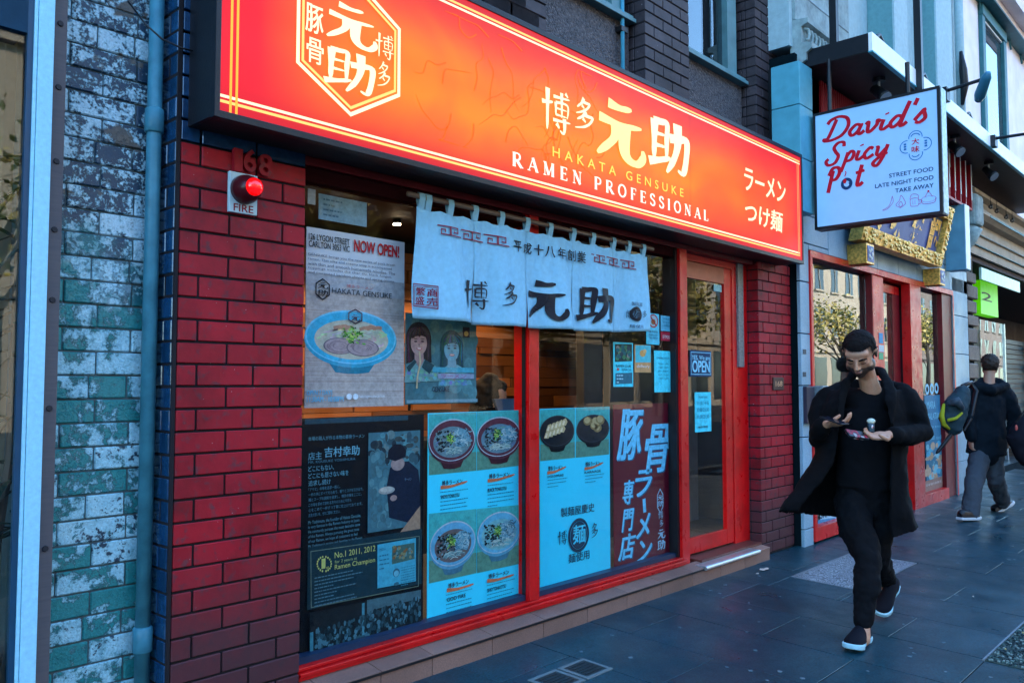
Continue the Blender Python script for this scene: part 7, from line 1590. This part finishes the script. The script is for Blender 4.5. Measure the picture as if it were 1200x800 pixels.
bp = thing('backpack', 'grey and yellow backpack slung on the left shoulder of the man in the hooded jacket', 'backpack', AT(1116, 508, D2-.2))
m_bp = fabric('slate_nylon', (.02, .045, .06), .6); m_yl = fabric('lime_yellow_nylon', (.3, .33, .02), .6)
q = MB(); D3 = D2-.24; seg(q, [AT(1128, 460, D3+.03), AT(1121, 475, D3), AT(1115, 492, D3), AT(1117, 500, D3)], [(.08, .08), (.125, .1), (.13, .105), (.11, .09)], m_bp, 18); fuse(q, 'body', bp, m_bp, .012, 4, mod=wrinkle(.01, 14))
q = MB(); seg(q, [AT(1106, 474, D3-.09), AT(1103.5, 487, D3-.1), AT(1106, 497, D3-.1), AT(1112, 502, D3-.08)], [.014, .025, .024, .014], m_yl); q.build('yellow_panel', bp, smooth=True)
q = MB(); seg(q, [AT(1112, 492, D3-.15), AT(1120, 490, D3-.14), AT(1127, 484, D3-.12)], [.018, .016, .012], m_yl); q.build('yellow_piping', bp, smooth=True)
q = MB(); seg(q, [AT(1113, 472, D3-.12), AT(1121, 470, D3-.14), AT(1127, 478, D3-.13)], [.03, .05, .03], M('slate_pocket', (.03, .05, .07), .5)); q.build('pocket', bp, smooth=True)
q = MB(); seg(q, [AT(1128, 452, D3+.06), AT(1138, 448, D2-.02), AT(1144, 458, D2-.12), AT(1138, 490, D2-.1), AT(1130, 504, D3)], [.022, .024, .024, .018, .014], m_bk2); q.build('strap', bp, smooth=True)
um = thing('umbrella', 'thin folded black umbrella sticking out below the backpack', 'umbrella', AT(1098, 520, D3)); q = MB(); q.tube([AT(1118, 503, D3), AT(1113, 511, D3-.03), AT(1099, 529, D3-.05), AT(1097, 531.5, D3-.05)], [.014, .022, .018, .006], m_bk2, 10); q.build('canopy_roll', um, smooth=True)
q = MB(); q.tube([AT(1097.2, 531.2, D3-.05), AT(1094, 535, D3-.055)], [.005, .004], m_alu, 6); q.build('tip', um, smooth=True)

# third pedestrian, mostly outside the right edge: dark coat and black shoulder bag
p3 = thing('person', 'pedestrian in dark clothes almost wholly cut off by the right edge of the photo', 'person', (9.6, -1.5, GZ(-1.5)))
D4 = 8.3; q = MB(); h3 = AT(1240, 415, D4); head_geo(q, h3, basis(DV), m_sk2, 1.0)
seg(q, [h3, AT(1240, 440, D4), AT(1240, 455, D4)], [.052, .055, .07], m_sk2); seg(q, [AT(1240, 460, D4), AT(1240, 530, D4)], [(.15, .1), (.14, .1)], m_sk2); seg(q, [AT(1222, 456, D4), AT(1258, 456, D4)], [.06, .06], m_sk2)
for x, dd in ((1219, 0), (1261, 0)): seg(q, [AT(x, 460, D4), AT(x, 492, D4), AT(x+2, 522, D4)], [.05, .04, .028], m_sk2); hand_geo(q, AT(x+2, 522, D4), -UP, RV*(1 if x < 1240 else -1), DV, (.5, .6, .7, .8), m_sk2)
seg(q, [AT(1232, 530, D4), AT(1230, 575, D4-.2), AT(1229, 618, D4-.25)], [.085, .055, .038], m_sk2); seg(q, [AT(1248, 530, D4), AT(1250, 575, D4+.1), AT(1252, 610, D4+.3)], [.085, .055, .038], m_sk2)
b3 = fuse(q, 'body', p3, m_sk2, .01, 2); patch(b3, 'hair', m_h2, h3, basis(DV), lambda v: max(0, min(1, (v.z+.05)/.03)) if not (v.y < -.02 and v.z < .045) else 0, .017, 1.0, p3, .004)
q = MB(); seg(q, [AT(1240, 466, D4), AT(1240, 545, D4)], [(.18, .13), (.2, .14)], m_jk, 20); seg(q, [AT(1222, 460, D4), AT(1258, 460, D4)], [.085, .085], m_jk)
for x in (1220, 1260): seg(q, [AT(x, 462, D4), AT(x, 492, D4), AT(x+2, 516, D4)], [.085, .07, .055], m_jk)
fuse(q, 'jacket', p3, m_jk, .016, 4)
q = MB(); seg(q, [AT(1232, 530, D4), AT(1230, 575, D4-.2), AT(1229, 612, D4-.25)], [.11, .085, .07], m_jean); seg(q, [AT(1248, 530, D4), AT(1250, 575, D4+.1), AT(1252, 606, D4+.28)], [.11, .085, .07], m_jean); fuse(q, 'trousers', p3, m_jean, .014, 4)
shoe(p3, AT(1230, 613, D4+.0), AT(1229, 623, D4-.25), 0, UP, m_bk2, m_bk2, .05); shoe(p3, AT(1252, 605, D4+.5), AT(1252, 612, D4+.25), 0, UP, m_bk2, m_bk2, .05)
bg_ = thing('shoulder_bag', 'black shoulder bag with a small red tag cut by the right edge of the photo', 'bag', AT(1200, 552, D4))
q = MB(); seg(q, [AT(1200, 494, D4), AT(1198, 512, D4), AT(1203, 538, D4)], [(.09, .07), (.16, .1), (.1, .08)], m_shb, 18); fuse(q, 'body', bg_, m_shb, .014, 4, mod=wrinkle(.008, 14))
q = MB(); seg(q, [AT(1192, 494, D4-.02), AT(1204, 478, D4), AT(1222, 452, D4-.02)], [.014, .014, .014], m_bk2); q.build('strap', bg_, smooth=True); q = MB(); c0 = AT(1191, 501, D4-.13); q.ball(c0, (.018, .012, .03), M('red_tag', (.5, .1, .08), .5), nu=8, nv=6); q.build('tag', bg_)

# diner inside
p4 = thing('person', 'dark-haired diner seated inside the shop above the left menu poster', 'person', (3.6, .7, .24))
q = MB(); D5 = 5.3; h4 = AT(577, 463, D5); B4 = basis(RV*.8-DV*.2-UP*.3); head_geo(q, h4, B4, m_sk2, .95); seg(q, [h4, AT(573, 486, D5)], [.05, .06], m_sk2); seg(q, [AT(557, 500, D5), AT(592, 500, D5)], [.07, .07], m_sk2); seg(q, [AT(573, 500, D5), AT(570, 600, D5)], [(.15, .1), (.16, .12)], m_sk2)
seg(q, [AT(592, 502, D5), AT(600, 545, D5-.1), AT(612, 540, D5-.3)], [.045, .04, .03], m_sk2); seg(q, [AT(557, 502, D5), AT(556, 550, D5), AT(575, 552, D5-.2)], [.045, .04, .03], m_sk2); seg(q, [AT(565, 605, D5), AT(600, 605, D5-.2), AT(600, 680, D5-.2)], [.08, .06, .04], m_sk2); seg(q, [AT(580, 605, D5), AT(615, 605, D5-.1), AT(615, 680, D5-.1)], [.08, .06, .04], m_sk2)
b4 = fuse(q, 'body', p4, m_sk2, .01, 2); q = MB(); m_dh = M('diner_hair', (.012, .009, .008), .7, bump=.8, bs=60)
q.ball(h4+B4@Vector((0, .03, .03)), (.1, .11, .1), m_dh, B4); q.ball(h4+B4@Vector((0, .06, -.06)), (.095, .07, .12), m_dh, B4); q.ball(h4+B4@Vector((.05, .02, -.04)), (.04, .06, .1), m_dh, B4); q.ball(h4+B4@Vector((-.05, .02, -.04)), (.04, .06, .1), m_dh, B4); fuse(q, 'hair', p4, m_dh, .012, 2, mod=(.02, 14))
q = MB(); seg(q, [AT(573, 496, D5), AT(570, 600, D5)], [(.18, .13), (.19, .14)], m_shirt, 18); seg(q, [AT(557, 500, D5), AT(592, 500, D5)], [.09, .09], m_shirt); seg(q, [AT(594, 502, D5), AT(601, 543, D5-.1)], [.08, .06], m_shirt); seg(q, [AT(555, 502, D5), AT(554, 546, D5)], [.08, .06], m_shirt); fuse(q, 'top', p4, m_shirt, .016, 4)
stl = thing('stool', 'dark stool under the seated diner inside the shop', 'stool', (3.6, .75, .24)); c0 = AT(572, 618, D5); q = MB(); q.cone((c0.x, c0.y, c0.z-.04), (0, 0, 1), .17, .17, .05, m_bk2); q.build('seat', stl)
q = MB(); q.tube([(c0.x, c0.y, c0.z-.04), (c0.x, c0.y, .26)], .025, m_alu, 10); q.build('stem', stl); q = MB(); q.cone((c0.x, c0.y, .24), (0, 0, 1), .2, .18, .02, m_bk2); q.build('foot', stl)
